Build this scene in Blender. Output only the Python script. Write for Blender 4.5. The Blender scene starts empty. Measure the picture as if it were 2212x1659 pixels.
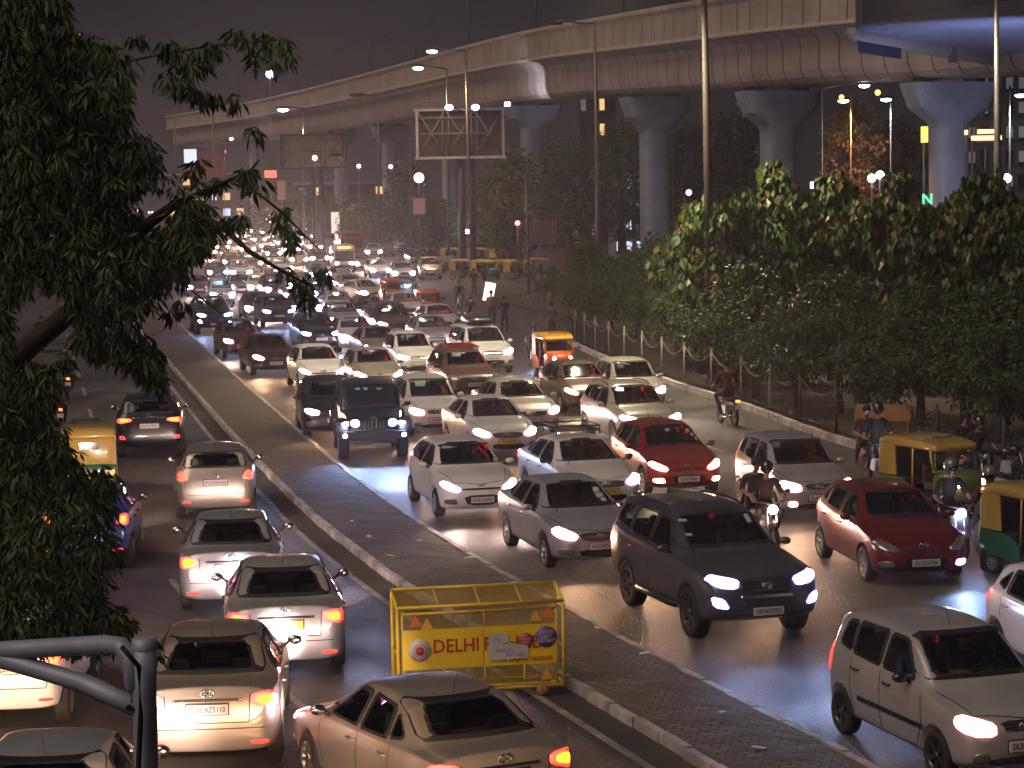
import bpy, bmesh, math, random
from mathutils import Vector, Matrix
from mathutils.bvhtree import BVHTree
rnd = random.Random(7)
S = bpy.context.scene
COL = S.collection
# ---------------------------------------------------------------- camera, sky, light, exposure
F = 4900.0; CH = 7.2; PITCH = math.radians(4.87); ROLL = math.radians(-1.0)
cam_d = bpy.data.cameras.new('camera'); cam = bpy.data.objects.new('camera', cam_d); COL.objects.link(cam)
CR = Matrix.Rotation(math.pi/2-PITCH, 3, 'X') @ Matrix.Rotation(ROLL, 3, 'Z')
cam.matrix_world = Matrix.Translation((0, 0, CH)) @ CR.to_4x4()
cam_d.sensor_width = 36.0; cam_d.lens = 36.0*F/2212.0; cam_d.clip_start = 0.5; cam_d.clip_end = 3000
S.camera = cam
w = bpy.data.worlds.new('World'); S.world = w; w.use_nodes = True
nt = w.node_tree; bg = nt.nodes['Background']
sky = nt.nodes.new('ShaderNodeTexSky'); sky.sky_type = 'NISHITA'; sky.sun_disc = False
sky.sun_elevation = math.radians(-4); sky.sun_rotation = math.radians(200); sky.air_density = 2.0; sky.dust_density = 4.0
mixw = nt.nodes.new('ShaderNodeMix'); mixw.data_type = 'RGBA'; mixw.blend_type = 'ADD'; mixw.inputs[0].default_value = 1.0
nt.links.new(sky.outputs[0], mixw.inputs[6]); mixw.inputs[7].default_value = (0.038, 0.041, 0.054, 1)
nt.links.new(mixw.outputs[2], bg.inputs[0]); bg.inputs[1].default_value = 0.10
sd = bpy.data.lights.new('night_sky_glow', 'SUN'); sd.energy = 0.52; sd.angle = math.radians(50); sd.color = (1.0, 0.80, 0.64)
sun = bpy.data.objects.new('night_sky_glow', sd); COL.objects.link(sun)
sun.rotation_euler = Vector((.66, .52, -.95)).to_track_quat('-Z', 'Y').to_euler()
S.view_settings.view_transform = 'Standard'; S.view_settings.look = 'None'; S.view_settings.exposure = 1.5; S.view_settings.gamma = 1.0
S.cycles.use_denoising = True
S.cycles.max_bounces = 5; S.cycles.diffuse_bounces = 2; S.cycles.glossy_bounces = 3; S.cycles.transmission_bounces = 3
S.cycles.volume_bounces = 0; S.cycles.transparent_max_bounces = 12
S.cycles.sample_clamp_indirect = 3.0; S.cycles.caustics_reflective = False; S.cycles.caustics_refractive = False
S.cycles.use_light_tree = True
# ---------------------------------------------------------------- picture point -> place
def ray(x, y): return CR @ Vector(((x-1106)/F, -(y-829.5)/F, -1))
def G(x, y, z=0.0):
    d = ray(x, y); t = (z-CH)/d.z; return Vector((d.x*t, d.y*t, z))
def AT(x, y, dist):
    d = ray(x, y); t = dist/d.y; return Vector((d.x*t, dist, CH+d.z*t))
# ---------------------------------------------------------------- materials
_M = {}
def mat(name, col, rough=0.6, metal=0.0, coat=0.0, emit=None, estr=0.0, noise=0.0, nscale=3.0, bump=0.0, bscale=40.0, alpha=None, spec=0.5, col2=None):
    if name in _M: return _M[name]
    m = bpy.data.materials.new(name); m.use_nodes = True; n = m.node_tree; p = n.nodes['Principled BSDF']
    p.inputs['Base Color'].default_value = (*col, 1); p.inputs['Roughness'].default_value = rough
    p.inputs['Metallic'].default_value = metal; p.inputs['Coat Weight'].default_value = coat; p.inputs['Coat Roughness'].default_value = 0.08
    p.inputs['Specular IOR Level'].default_value = spec
    if emit: p.inputs['Emission Color'].default_value = (*emit, 1); p.inputs['Emission Strength'].default_value = estr
    if noise or bump or col2:
        tc = n.nodes.new('ShaderNodeTexCoord'); nz = n.nodes.new('ShaderNodeTexNoise'); nz.inputs['Scale'].default_value = nscale; nz.inputs['Detail'].default_value = 5
        n.links.new(tc.outputs['Object'], nz.inputs['Vector'])
        r = n.nodes.new('ShaderNodeMapRange'); r.inputs['From Min'].default_value = 0.35; r.inputs['From Max'].default_value = 0.65
        n.links.new(nz.outputs['Fac'], r.inputs['Value'])
        c2 = col2 or tuple(max(0, c*(1-noise)) for c in col)
        mx = n.nodes.new('ShaderNodeMix'); mx.data_type = 'RGBA'; mx.inputs[6].default_value = (*col, 1); mx.inputs[7].default_value = (*c2, 1)
        n.links.new(r.outputs[0], mx.inputs[0]); n.links.new(mx.outputs[2], p.inputs['Base Color'])
    if bump:
        nb = n.nodes.new('ShaderNodeTexNoise'); nb.inputs['Scale'].default_value = bscale; nb.inputs['Detail'].default_value = 4
        n.links.new(tc.outputs['Object'], nb.inputs['Vector'])
        b = n.nodes.new('ShaderNodeBump'); b.inputs['Strength'].default_value = bump; b.inputs['Distance'].default_value = 0.02
        n.links.new(nb.outputs['Fac'], b.inputs['Height']); n.links.new(b.outputs[0], p.inputs['Normal'])
    if emit:
        m.cycles.emission_sampling = 'NONE'; gg = n.nodes.new('ShaderNodeNewGeometry'); mm = n.nodes.new('ShaderNodeMath'); mm.operation = 'MULTIPLY_ADD'; mm.inputs[1].default_value = -estr; mm.inputs[2].default_value = estr
        n.links.new(gg.outputs['Backfacing'], mm.inputs[0]); n.links.new(mm.outputs[0], p.inputs['Emission Strength'])
    _M[name] = m; return m
def glass_mat(name, tint, trans):
    if name in _M: return _M[name]
    m = bpy.data.materials.new(name); m.use_nodes = True; n = m.node_tree; n.nodes.clear()
    o = n.nodes.new('ShaderNodeOutputMaterial'); t = n.nodes.new('ShaderNodeBsdfTransparent'); t.inputs[0].default_value = (*[c*trans for c in tint], 1)
    g = n.nodes.new('ShaderNodeBsdfGlossy'); g.inputs['Roughness'].default_value = 0.06; g.inputs[0].default_value = (.9, .9, .9, 1)
    fr = n.nodes.new('ShaderNodeFresnel'); fr.inputs[0].default_value = 1.45
    mx = n.nodes.new('ShaderNodeMixShader'); n.links.new(fr.outputs[0], mx.inputs[0]); n.links.new(t.outputs[0], mx.inputs[1]); n.links.new(g.outputs[0], mx.inputs[2])
    n.links.new(mx.outputs[0], o.inputs[0]); _M[name] = m; return m
def paint(name, col, metal=0.35, rough=0.32):
    return mat('paint_'+name, col, rough=rough, metal=metal, coat=0.7, noise=0.22, nscale=1.1)
RUB = mat('black_rubber', (.012, .012, .013), .8, noise=.3, nscale=8)
TYRE = mat('tyre_rubber', (.022, .020, .019), .85, noise=.35, nscale=6, bump=.2, bscale=60)
DPL = mat('dark_plastic', (.018, .018, .020), .5)
CHR = mat('chrome', (.62, .62, .62), .18, 1.0)
ALLOY = mat('alloy_rim', (.42, .41, .40), .3, .9)
STEELC = mat('wheel_cover', (.30, .30, .30), .45, .4)
GLASS = glass_mat('window_glass', (.85, .97, .95), .88)
DGLASS = mat('tinted_glass', (.010, .012, .013), .07, 0, 0, spec=.6)
SEAT = mat('seat_fabric', (.045, .042, .040), .9, noise=.3)
SEATB = mat('seat_beige', (.22, .18, .12), .9, noise=.3)
LINER = mat('cabin_liner', (.05, .048, .045), .9)
PLW = mat('plate_white', (.62, .60, .60), .5, noise=.08)
PLY = mat('plate_yellow', (.75, .42, .02), .5, noise=.08)
INK = mat('plate_ink', (.015, .015, .015), .6)
def fringe_mat(kind):
    c = {'warm': ((1.0, .30, .26), 2.2), 'white': ((1.0, .30, .60), 2.2), 'blue': ((.34, .22, 1.0), 2.6), 'amber': ((1.0, .02, .006), 1.6), 'tail': ((1.0, .006, .006), 1.0), 'brake': ((1.0, .008, .006), 1.6)}.get(kind)  # glare fringe of lit lamps painted as a coloured glowing rim
    return mat('lamp_rim_'+kind, (.5, .5, .5), .2, emit=c[0], estr=c[1]) if c else lamp_mat(kind)  # lamp_rim_ is the painted glare fringe, not a part of the lamp
def lamp_mat(kind):
    spec = {'warm': ((1.0, .62, .50), 26), 'white': ((1.0, .74, .86), 26), 'blue': ((.62, .62, 1.0), 26), 'off': None,
            'amber': ((1.0, .22, .010), 2.2), 'tail': ((1.0, .050, .012), 2.0), 'brake': ((1.0, .11, .016), 2.9), 'toff': None, 'dim': ((1.0, .03, .02), 1.6)}[kind]
    if kind == 'off': return mat('headlamp_off', (.30, .30, .32), .12, .6, 1)
    if kind == 'toff': return mat('tail_lamp_off', (.16, .008, .008), .2, 0, 1)
    return mat('lamp_'+kind, (.8, .8, .8) if kind in ('warm', 'white', 'blue') else (.3, .01, .01), .2, emit=spec[0], estr=spec[1])
# ---------------------------------------------------------------- mesh helpers
def tag(o, label=None, cat=None, group=None, kind=None):
    if label: o['label'] = label
    if cat: o['category'] = cat
    if group: o['group'] = group
    if kind: o['kind'] = kind
    return o
def link(name, data, parent=None):
    o = bpy.data.objects.new(name, data); COL.objects.link(o)
    if parent is not None: o.parent = parent
    return o
def thing(name, label, cat, loc=(0, 0, 0), rz=0.0, group=None):
    o = link(name, None); o.location = loc; o.rotation_euler = (0, 0, rz); o.empty_display_size = .3
    return tag(o, label, cat, group)
class MB:
    def __init__(s): s.v = []; s.f = []; s.m = []; s.sm = []
    def add(s, vs, fs, mi=0, M=None, smooth=False):
        k = len(s.v); s.v += [tuple(M @ Vector(q)) if M is not None else tuple(q) for q in vs]
        for f in fs: s.f.append(tuple(k+i for i in f)); s.m.append(mi); s.sm.append(smooth)
        return s
    def box(s, c, d, mi=0, R=None, taper=1.0):
        x, y, z = d[0]/2, d[1]/2, d[2]/2; t = taper
        vs = [(-x, -y, -z), (x, -y, -z), (x, y, -z), (-x, y, -z), (-x*t, -y*t, z), (x*t, -y*t, z), (x*t, y*t, z), (-x*t, y*t, z)]
        M = Matrix.Translation(c) @ (R.to_4x4() if R is not None else Matrix.Identity(4))
        return s.add(vs, [(0, 3, 2, 1), (4, 5, 6, 7), (0, 1, 5, 4), (1, 2, 6, 5), (2, 3, 7, 6), (3, 0, 4, 7)], mi, M)
    def tube(s, pts, r, n=6, mi=0, cap=True, smooth=True):
        pts = [Vector(p) for p in pts]; rs = r if isinstance(r, (list, tuple)) else [r]*len(pts)
        vs = []; fs = []; up = None
        for i, p in enumerate(pts):
            a = pts[max(i-1, 0)]; b = pts[min(i+1, len(pts)-1)]; t = (b-a).normalized() if (b-a).length > 1e-9 else Vector((0, 0, 1))
            if up is None: up = Vector((0, 0, 1)) if abs(t.z) < .9 else Vector((1, 0, 0))
            u = t.cross(up).normalized(); v = t.cross(u); up = -v if False else up
            for k in range(n): an = 2*math.pi*k/n; vs.append(p+u*math.cos(an)*rs[i]+v*math.sin(an)*rs[i])
        for i in range(len(pts)-1):
            for k in range(n): fs.append((i*n+k, i*n+(k+1) % n, (i+1)*n+(k+1) % n, (i+1)*n+k))
        if cap: fs.append(tuple(range(n-1, -1, -1))); fs.append(tuple((len(pts)-1)*n+k for k in range(n)))
        return s.add(vs, fs, mi, None, smooth)
    def lathe(s, prof, n=24, M=None, mi=0, smooth=True, mis=None):
        vs = []; fs = []
        for (r, z) in prof:
            for k in range(n): a = 2*math.pi*k/n; vs.append((r*math.cos(a), r*math.sin(a), z))
        k0 = len(s.v); s.v += [tuple(M @ Vector(q)) if M is not None else q for q in vs]
        for i in range(len(prof)-1):
            for k in range(n):
                s.f.append((k0+i*n+k, k0+i*n+(k+1) % n, k0+(i+1)*n+(k+1) % n, k0+(i+1)*n+k)); s.m.append(mis[i] if mis else mi); s.sm.append(smooth)
        return s
    def prism(s, pts, a, b, axis='x', mi=0, smooth=False):
        def P(p, h): return (h, p[0], p[1]) if axis == 'x' else ((p[0], h, p[1]) if axis == 'y' else (p[0], p[1], h))
        n = len(pts); vs = [P(p, a) for p in pts]+[P(p, b) for p in pts]
        fs = [tuple(range(n-1, -1, -1)), tuple(range(n, 2*n))]+[(i, (i+1) % n, n+(i+1) % n, n+i) for i in range(n)]
        return s.add(vs, fs, mi, None, smooth)
    def ball(s, c, r, n=10, mi=0, sc=(1, 1, 1), M=None):
        pr = [(max(1e-4, math.sin(math.pi*i/n)), -math.cos(math.pi*i/n)) for i in range(n+1)]
        T = Matrix.Translation(c) @ Matrix.Diagonal((r*sc[0], r*sc[1], r*sc[2], 1)); T = (M @ T) if M is not None else T
        return s.lathe(pr, n+4, T, mi)
    def mesh(s, name, mats):
        me = bpy.data.meshes.new(name); me.from_pydata(s.v, [], s.f); me.update()
        for m in (mats if isinstance(mats, (list, tuple)) else [mats]): me.materials.append(m)
        me.polygons.foreach_set('material_index', s.m); me.polygons.foreach_set('use_smooth', s.sm)
        if s.f and not getattr(s, 'keep', False):
            bm = bmesh.new(); bm.from_mesh(me); bmesh.ops.recalc_face_normals(bm, faces=bm.faces); bm.to_mesh(me); bm.free()
        return me
    def build(s, name, mats, parent=None, loc=None, rz=None, label=None):
        o = link(name, s.mesh(name, mats), parent)
        if loc is not None: o.location = loc
        if rz is not None: o.rotation_euler = (0, 0, rz)
        if label: o['label'] = label
        return o
def structure(name, mb, mats):
    o = mb.build(name, mats); o['kind'] = 'structure'; return o
def copy_tree(o, parent=None):
    c = o.copy(); COL.objects.link(c)
    if parent is not None: c.parent = parent
    for ch in list(o.children): copy_tree(ch, c)
    return c
_T = {}
def text_mesh(txt, size, key=None, extrude=0.002):
    k = (txt, size)
    if k in _T: return _T[k]
    cu = bpy.data.curves.new('txt', 'FONT'); cu.body = txt; cu.size = size; cu.align_x = 'CENTER'; cu.align_y = 'CENTER'; cu.extrude = extrude; cu.resolution_u = 2; cu.offset = size*0.012
    o = bpy.data.objects.new('txt', cu); COL.objects.link(o); dg = bpy.context.evaluated_depsgraph_get()
    me = bpy.data.meshes.new_from_object(o.evaluated_get(dg)); bpy.data.objects.remove(o); bpy.data.curves.remove(cu)
    _T[k] = me; return me
def lettering(name, txt, size, material, parent, loc, rot, sx=1.0, extrude=.002):
    me = text_mesh(txt, size, extrude=extrude).copy(); me.materials.clear(); me.materials.append(material)
    o = link(name, me, parent); o.location = loc; o.rotation_euler = rot; o.scale = (sx, 1, 1); return o
def eval_mesh(o):
    dg = bpy.context.evaluated_depsgraph_get(); dg.update(); return bpy.data.meshes.new_from_object(o.evaluated_get(dg))
def interp(tab, s):
    if s <= tab[0][0]: return tab[0][1]
    for (a, va), (b, vb) in zip(tab, tab[1:]):
        if s <= b: return va+(vb-va)*(s-a)/(b-a)
    return tab[-1][1]
# ---------------------------------------------------------------- cars
CAR = {}
def mirror_poly(p): return [(-x, z) for x, z in reversed(p)]
def densify(poly, step):
    out = []
    for (a, b) in zip(poly, poly[1:]+poly[:1]):
        n = max(1, int(math.hypot(b[0]-a[0], b[1]-a[1])/step))
        for i in range(n): out.append((a[0]+(b[0]-a[0])*i/n, a[1]+(b[1]-a[1])*i/n))
    return out
def round_poly(p, k=1, cut=9):
    for _ in range(k):
        q = []
        for a, b in zip(p, p[1:]+p[:1]):
            f = min(.2, cut/max(1e-6, math.hypot(b[0]-a[0], b[1]-a[1]))); q += [(a[0]*(1-f)+b[0]*f, a[1]*(1-f)+b[1]*f), (a[0]*f+b[0]*(1-f), a[1]*f+b[1]*(1-f))]
        p = q
    return p
def grow(p, d):
    cx = sum(q[0] for q in p)/len(p); cz = sum(q[1] for q in p)/len(p); hx = max(abs(q[0]-cx) for q in p); hz = max(abs(q[1]-cz) for q in p)
    return [(cx+(x-cx)*(1+d/hx), cz+(z-cz)*(1+d*.5/hz)) for x, z in p]
def patch(bvh, poly, side, off=.006, step=.06, rings=(1, .93, .72, .45, .2), mats=(0, 0), far=3.5, rnd_=1, maxd=9.0, frit=0):
    """a curved panel lying on the body: poly is (x,z) seen from front/back, (y,z) from a side, (x,y) from above"""
    pl = densify(round_poly(poly, rnd_, .05 if frit else 9), step); n = len(pl); cx = sum(p[0] for p in pl)/n; cz = sum(p[1] for p in pl)/n
    hx = min(max(p[0] for p in pl)-min(p[0] for p in pl), max(p[1] for p in pl)-min(p[1] for p in pl))/2
    if frit: rings = (1, max(.72, 1-frit/hx))+tuple(k for k in rings[2:] if k < max(.72, 1-frit/hx)-.05)
    ref = [None]
    def cast(u, v):
        h, nn = cast0(u, v)
        k = {'f': 1, 'b': 1, 'l': 0, 'r': 0, 't': 2}[side]
        if ref[0] is not None and abs(h[k]-ref[0]) > maxd:
            q = Vector(h); q[k] = ref[0]+(.8*maxd if h[k] > ref[0] else -.8*maxd); r = bvh.find_nearest(q)
            h, nn = r[0], r[1]
            if (q-h).dot(nn) < 0 and False: nn = -nn
        return h, nn
    def cast0(u, v):
        if side == 'f': o, d = Vector((u, -far, v)), Vector((0, 1, 0))
        elif side == 'b': o, d = Vector((u, far, v)), Vector((0, -1, 0))
        elif side == 'l': o, d = Vector((far, u, v)), Vector((-1, 0, 0))
        elif side == 'r': o, d = Vector((-far, u, v)), Vector((1, 0, 0))
        else: o, d = Vector((u, v, far)), Vector((0, 0, -1))
        h, nn, i, dist = bvh.ray_cast(o, d)
        if h is None:
            h, nn, i, dist = bvh.find_nearest(Vector((u, v, 0)) if side == 't' else (Vector((u, -far*.6, v)) if side == 'f' else (Vector((u, far*.6, v)) if side == 'b' else Vector((far*.3*(1 if side == 'l' else -1), u, v)))))
            if h is None: return o, d
        if nn.dot(d) > 0: nn = -nn
        return h, nn
    vs = []; fs = []; fm = []
    k = {'f': 1, 'b': 1, 'l': 0, 'r': 0, 't': 2}[side]; ref[0] = cast(cx, cz)[0][k]
    for (u, v) in pl: h, nn = cast(u, v); vs.append(h-nn*.012)
    for k in rings:
        for (u, v) in pl: h, nn = cast(cx+(u-cx)*k, cz+(v-cz)*k); vs.append(h+nn*off)
    h, nn = cast(cx, cz); vs.append(h+nn*off)
    for r in range(len(rings)):
        for i in range(n): fs.append((r*n+i, r*n+(i+1) % n, (r+1)*n+(i+1) % n, (r+1)*n+i)); fm.append(mats[0] if r < 2 else mats[1])
    c = len(vs)-1; r = len(rings)
    for i in range(n): fs.append((r*n+i, r*n+(i+1) % n, c)); fm.append(mats[1])
    out = {'f': Vector((0, -1, 0)), 'b': Vector((0, 1, 0)), 'l': Vector((1, 0, 0)), 'r': Vector((-1, 0, 0)), 't': Vector((0, 0, 1))}[side]
    f = fs[-1]; nn = (vs[f[1]]-vs[f[0]]).cross(vs[f[2]]-vs[f[0]])
    if nn.dot(out) < 0: fs = [q[::-1] for q in fs]
    m = MB(); m.v = [tuple(q) for q in vs]; m.f = fs; m.m = fm; m.sm = [True]*len(fs); m.keep = True; return m
def loft_body(t):
    L = t['L']; top, belt, wid, bot = t['top'], t['belt'], t['wid'], t['bot']; wr = t['wr']; H = max(v for _, v in top)
    ss = sorted(set([a for a, _ in top]+[a for a, _ in wid]+[0, .04, L-.04, L])); S2 = [ss[0]]
    for s in ss[1:]:
        if s-S2[-1] > .5: S2.append((s+S2[-1])/2)
        if s-S2[-1] > .035: S2.append(s)
    S2[-1] = L
    bm = bmesh.new(); rows = []; hm = max(interp(top, s)-interp(belt, s) for s in S2)
    for s in S2:
        T = interp(top, s); B = min(interp(belt, s), T-.03); W = interp(wid, s); zb = interp(bot, s); k = min(1, max(0, (T-B)/hm)); k = k**.8
        wb = W*(.965 if 'boxy' not in t else .985); r = wb*.86*(1-k)+wr*k*(W/max(v for _, v in wid))**.6; g = .5
        cr = .035+.02*k; zr = T-cr-.045*k
        hs = [(0, zb), (W*.82, zb), (W*.965, zb+.07), (W, zb+.5*(B-zb)), (W*.995, zb+.8*(B-zb)), (wb, B), (wb+(r-wb)*g+.012*k, B+(zr-B)*g), (r, zr), (r*.93, T-cr*.6), (r*.5, T-.006), (0, T)]
        y = s-L/2; ring = [bm.verts.new((x, y, z)) for x, z in hs]+[bm.verts.new((-x, y, z)) for x, z in reversed(hs[1:-1])]; rows.append(ring)
    n = len(rows[0]); cr = bm.edges.layers.float.get('crease_edge') or bm.edges.layers.float.new('crease_edge')
    for a, b in zip(rows, rows[1:]):
        for i in range(n):
            f = bm.faces.new((a[i], a[(i+1) % n], b[(i+1) % n], b[i])); f.smooth = True
    bm.faces.new(rows[0][::-1]); bm.faces.new(rows[-1])
    for a, b in zip(rows, rows[1:]):
        for i, c in ((5, .45), (n-5, .45), (2, .3), (n-2, .3), (7, .3), (n-7, .3)):
            e = bm.edges.get((a[i], b[i]));
            if e: e[cr] = c
    for cs in t.get('crease', []):
        j = min(range(len(S2)), key=lambda q: abs(S2[q]-cs))
        for i in range(5, n-4):
            e = bm.edges.get((rows[j][i], rows[j][(i+1) % n]))
            if e: e[cr] = .55
    bmesh.ops.recalc_face_normals(bm, faces=bm.faces)
    me = bpy.data.meshes.new('body'); bm.to_mesh(me); bm.free(); me.materials.append(RUB); me.materials.append(DPL)
    o = link('tmp', me); md = o.modifiers.new('s', 'SUBSURF'); md.levels = 3; md.render_levels = 3
    cut = MB()
    for wy in (t['fa']-L/2, t['ra']-L/2):
        for sg in (1, -1):
            M = Matrix.Translation((sg*(t['hw']-.13), wy, t['R']+.01)) @ Matrix.Rotation(math.pi/2, 4, 'Y')
            cut.lathe([(1e-4, -.19), (t['R']+.055, -.19), (t['R']+.055, .3), (1e-4, .3)], 28, M, 1, False)
    cm = cut.mesh('cut', [RUB, DPL]); co = link('tmpc', cm); bm = bmesh.new(); bm.from_mesh(cm); bmesh.ops.remove_doubles(bm, verts=bm.verts, dist=.0005); bmesh.ops.recalc_face_normals(bm, faces=bm.faces); bm.to_mesh(cm); bm.free()
    b = o.modifiers.new('b', 'BOOLEAN'); b.object = co; b.operation = 'DIFFERENCE'; b.solver = 'EXACT'
    co.hide_render = True
    r = eval_mesh(o); bpy.data.objects.remove(o); bpy.data.objects.remove(co)
    if len(r.polygons) < 500: raise RuntimeError('boolean failed')
    return r
def wheel_parts(R, W, style):
    t = MB(); X = Matrix.Rotation(math.pi/2, 4, 'Y')
    t.lathe([(R*.64, -W/2), (R*.9, -W/2), (R*.985, -W*.4), (R, -W*.2), (R, W*.2), (R*.985, W*.4), (R*.9, W/2), (R*.64, W/2), (R*.62, W*.3)], 28, X)
    r = MB(); r.lathe([(R*.62, -W*.3), (R*.655, W*.5), (R*.60, W*.49), (R*.57, W*.3)], 28, X, 0)
    r.lathe([(R*.58, W*.12), (1e-3, W*.12)], 24, X, 1)
    sp = {'alloy5': 5, 'alloy10': 10, 'alloy6': 6}.get(style, 0)
    if sp:
        for k in range(sp):
            a = 2*math.pi*k/sp; w2 = .55/sp
            for q in ((-1, 1) if sp == 5 else (0,)):
                aa = a+q*.12; M = X @ Matrix.Rotation(aa, 4, 'Z'); h = R*.6; b = R*(.085 if sp == 5 else .07 if sp == 10 else .12)
                r.add([(.02, -b*.7, W*.40), (h, -b, W*.47), (h, b, W*.47), (.02, b*.7, W*.40), (.02, -b*.7, W*.3), (h, -b, W*.3), (h, b, W*.3), (.02, b*.7, W*.3)], [(0, 1, 2, 3), (0, 4, 5, 1), (3, 2, 6, 7)], 0, M)
        r.lathe([(R*.17, W*.3), (R*.16, W*.46), (1e-3, W*.47)], 12, X, 0)
    else:
        r.lathe([(R*.58, W*.40), (R*.5, W*.47), (R*.3, W*.45), (R*.12, W*.50), (1e-3, W*.5)], 24, X, 0)
        for k in range(9):
            a = 2*math.pi*k/9; r.box((0, 0, 0), (.001, .001, .001), 1); c = X @ Matrix.Rotation(a, 4, 'Z') @ Matrix.Translation((R*.42, 0, W*.468)); r.add([(-.03, -.014, 0), (.03, -.02, .0), (.03, .02, .0), (-.03, .014, 0)], [(0, 1, 2, 3)], 1, c)
    return t, r
def inset_strip(bvh, pts, side, wd=.009, off=.002):
    """thin dark gap line following pts on the body"""
    m = MB(); P = []
    for a, b in zip(pts, pts[1:]):
        n = max(1, int(math.hypot(b[0]-a[0], b[1]-a[1])/.07)); P += [(a[0]+(b[0]-a[0])*i/n, a[1]+(b[1]-a[1])*i/n) for i in range(n)]
    P.append(pts[-1]); V = []
    for i, p in enumerate(P):
        a = P[max(0, i-1)]; b = P[min(len(P)-1, i+1)]; d = Vector((b[0]-a[0], b[1]-a[1]))
        d = d.normalized() if d.length > 0 else Vector((1, 0)); nrm = Vector((-d.y, d.x))*wd
        for sg in (1, -1):
            u, v = p[0]+nrm.x*sg, p[1]+nrm.y*sg
            if side in 'lr': o, dd = Vector((3.5 if side == 'l' else -3.5, u, v)), Vector((-1 if side == 'l' else 1, 0, 0))
            elif side in 'fb': o, dd = Vector((u, -3.5 if side == 'f' else 3.5, v)), Vector((0, 1 if side == 'f' else -1, 0))
            else: o, dd = Vector((u, v, 3.5)), Vector((0, 0, -1))
            h, nn, i2, ds = bvh.ray_cast(o, dd)
            if h is None: V.append(None); continue
            V.append(tuple(h-dd*off))
    for i in range(len(P)-1):
        q = [V[2*i], V[2*i+1], V[2*i+3], V[2*i+2]]
        if None in q: continue
        if max((Vector(q[0])-Vector(q[3])).length, (Vector(q[1])-Vector(q[2])).length) > .25: continue
        m.add(q, [(0, 1, 2, 3)])
    return m
def box_profile(pts): return pts
def car_type(key):
    if key in CAR: return CAR[key]
    t = TYPES[key]; L = t['L']; hw = t['hw']; body = loft_body(t)
    bm = bmesh.new(); bm.from_mesh(body); bvh = BVHTree.FromBMesh(bm); bm.free()
    parts = []          # (name, mesh, parent index or None, role, detail level)
    def add(name, mb, mats, parent=None, role=None, lod=1):
        parts.append((name, mb.mesh(name, mats), parent, role, lod)); return len(parts)-1
    Y = lambda s: s-L/2
    glassm = [RUB, GLASS] if not t.get('tint') else [RUB, DGLASS]
    holes = []
    # windscreens and side glass
    ws = grow(t['wind'], .04); g = patch(bvh, [(x_, z_+(.022 if z_ < t['cowlz']+.15 else 0)) for x_, z_ in ws], 'f', mats=(0, 1), frit=.04, off=.010, maxd=.47); add('windshield', g, glassm, lod=0); holes.append(g)
    if t.get('rear'): g = patch(bvh, grow(t['rear'], .06), 'b', mats=(0, 1), frit=.04, off=.010); add('rear_window', g, glassm, lod=0); holes.append(g)
    for sd in 'lr':
        for wpoly in t['side']:
            p = grow([(Y(a), z) for a, z in wpoly], .03); g = patch(bvh, p, sd, mats=(0, 1), off=.010, frit=.035, step=.04); add('side_window', g, glassm, lod=0); holes.append(g)
    # openings in the shell behind the glass
    cut = MB()
    for g in holes:
        k = len(cut.v); cut.v += g.v
        for f, m in zip(g.f, g.m):
            if m == 1: cut.f.append(tuple(k+i for i in f))
    hb = BVHTree.FromPolygons([Vector(v) for v in cut.v], cut.f)
    bm = bmesh.new(); bm.from_mesh(body); dl = []
    if not t.get('tint'):
        for f in bm.faces:
            c = f.calc_center_median()
            if c.z > .7:
                h = hb.find_nearest(c, .016)
                if h[0] is not None: dl.append(f)
        bmesh.ops.delete(bm, geom=dl, context='FACES')
    for f in bm.faces:
        f.smooth = True
        c = f.calc_center_median()
        if f.material_index == 0 and t.get('clad') and c.z < t['clad'] : f.material_index = 2
        if c.z < .27 and abs(c.y) < L/2-.25: f.material_index = 1
    me = bpy.data.meshes.new('body'); bm.to_mesh(me); bm.free(); me.materials.clear()
    for m in (RUB, DPL, DPL): me.materials.append(m)
    parts.append(('body', me, None, 'paint', 0))
    # cabin
    cf = MB(); ca, cb = Y(t['cab'][0]), Y(t['cab'][1]); zf = t['zfloor']
    cf.box((0, (ca+cb)/2, zf-.03), (2*hw*.84, cb-ca, .06)); add('cabin_floor', cf, LINER)
    d = MB(); d.prism([(Y(t['cowl']-.02), zf), (Y(t['cowl']-.02), t['cowlz']-.10), (Y(t['cowl']+.35), t['cowlz']-.10), (Y(t['cowl']+.5), t['cowlz']-.2), (Y(t['cowl']+.45), zf)], -hw*.78, hw*.78); add('dashboard', d, DPL)
    M = Matrix.Translation((hw*.42, Y(t['cowl']+.62), t['cowlz']-.1)) @ Matrix.Rotation(math.radians(62), 4, 'X')
    sw = MB(); sw.tube([M @ Vector((.17*math.cos(a*math.pi/8), .17*math.sin(a*math.pi/8), 0)) for a in range(17)], .016, 5, cap=False); sw.tube([M @ Vector((-.16, 0, 0)), M @ Vector((.16, 0, 0))], .02, 4); add('steering_wheel', sw, DPL)
    for sx in (-1, 1):
        for sy, in ((t['cowl']+1.05,),):
            q = MB(); y = Y(sy); q.box((sx*hw*.42, y+.1, zf+.04), (.46, .5, .14)); q.box((sx*hw*.42, y+.38, zf+.30), (.44, .11, .5), R=Matrix.Rotation(math.radians(-14), 3, 'X'), taper=.86); q.box((sx*hw*.42, y+.47, zf+.62), (.24, .08, .16), taper=.8); add('seat', q, SEAT if not t.get('beige') else SEATB)
    q = MB(); y = Y(t['cowl']+2.05); q.box((0, y, zf+.04), (hw*1.5, .45, .14)); q.box((0, y+.3, zf+.26), (hw*1.5, .12, .46), taper=.9)
    for sx in (-1, 1): q.box((sx*hw*.42, y+.33, zf+.54), (.24, .08, .13), taper=.8)
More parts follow.
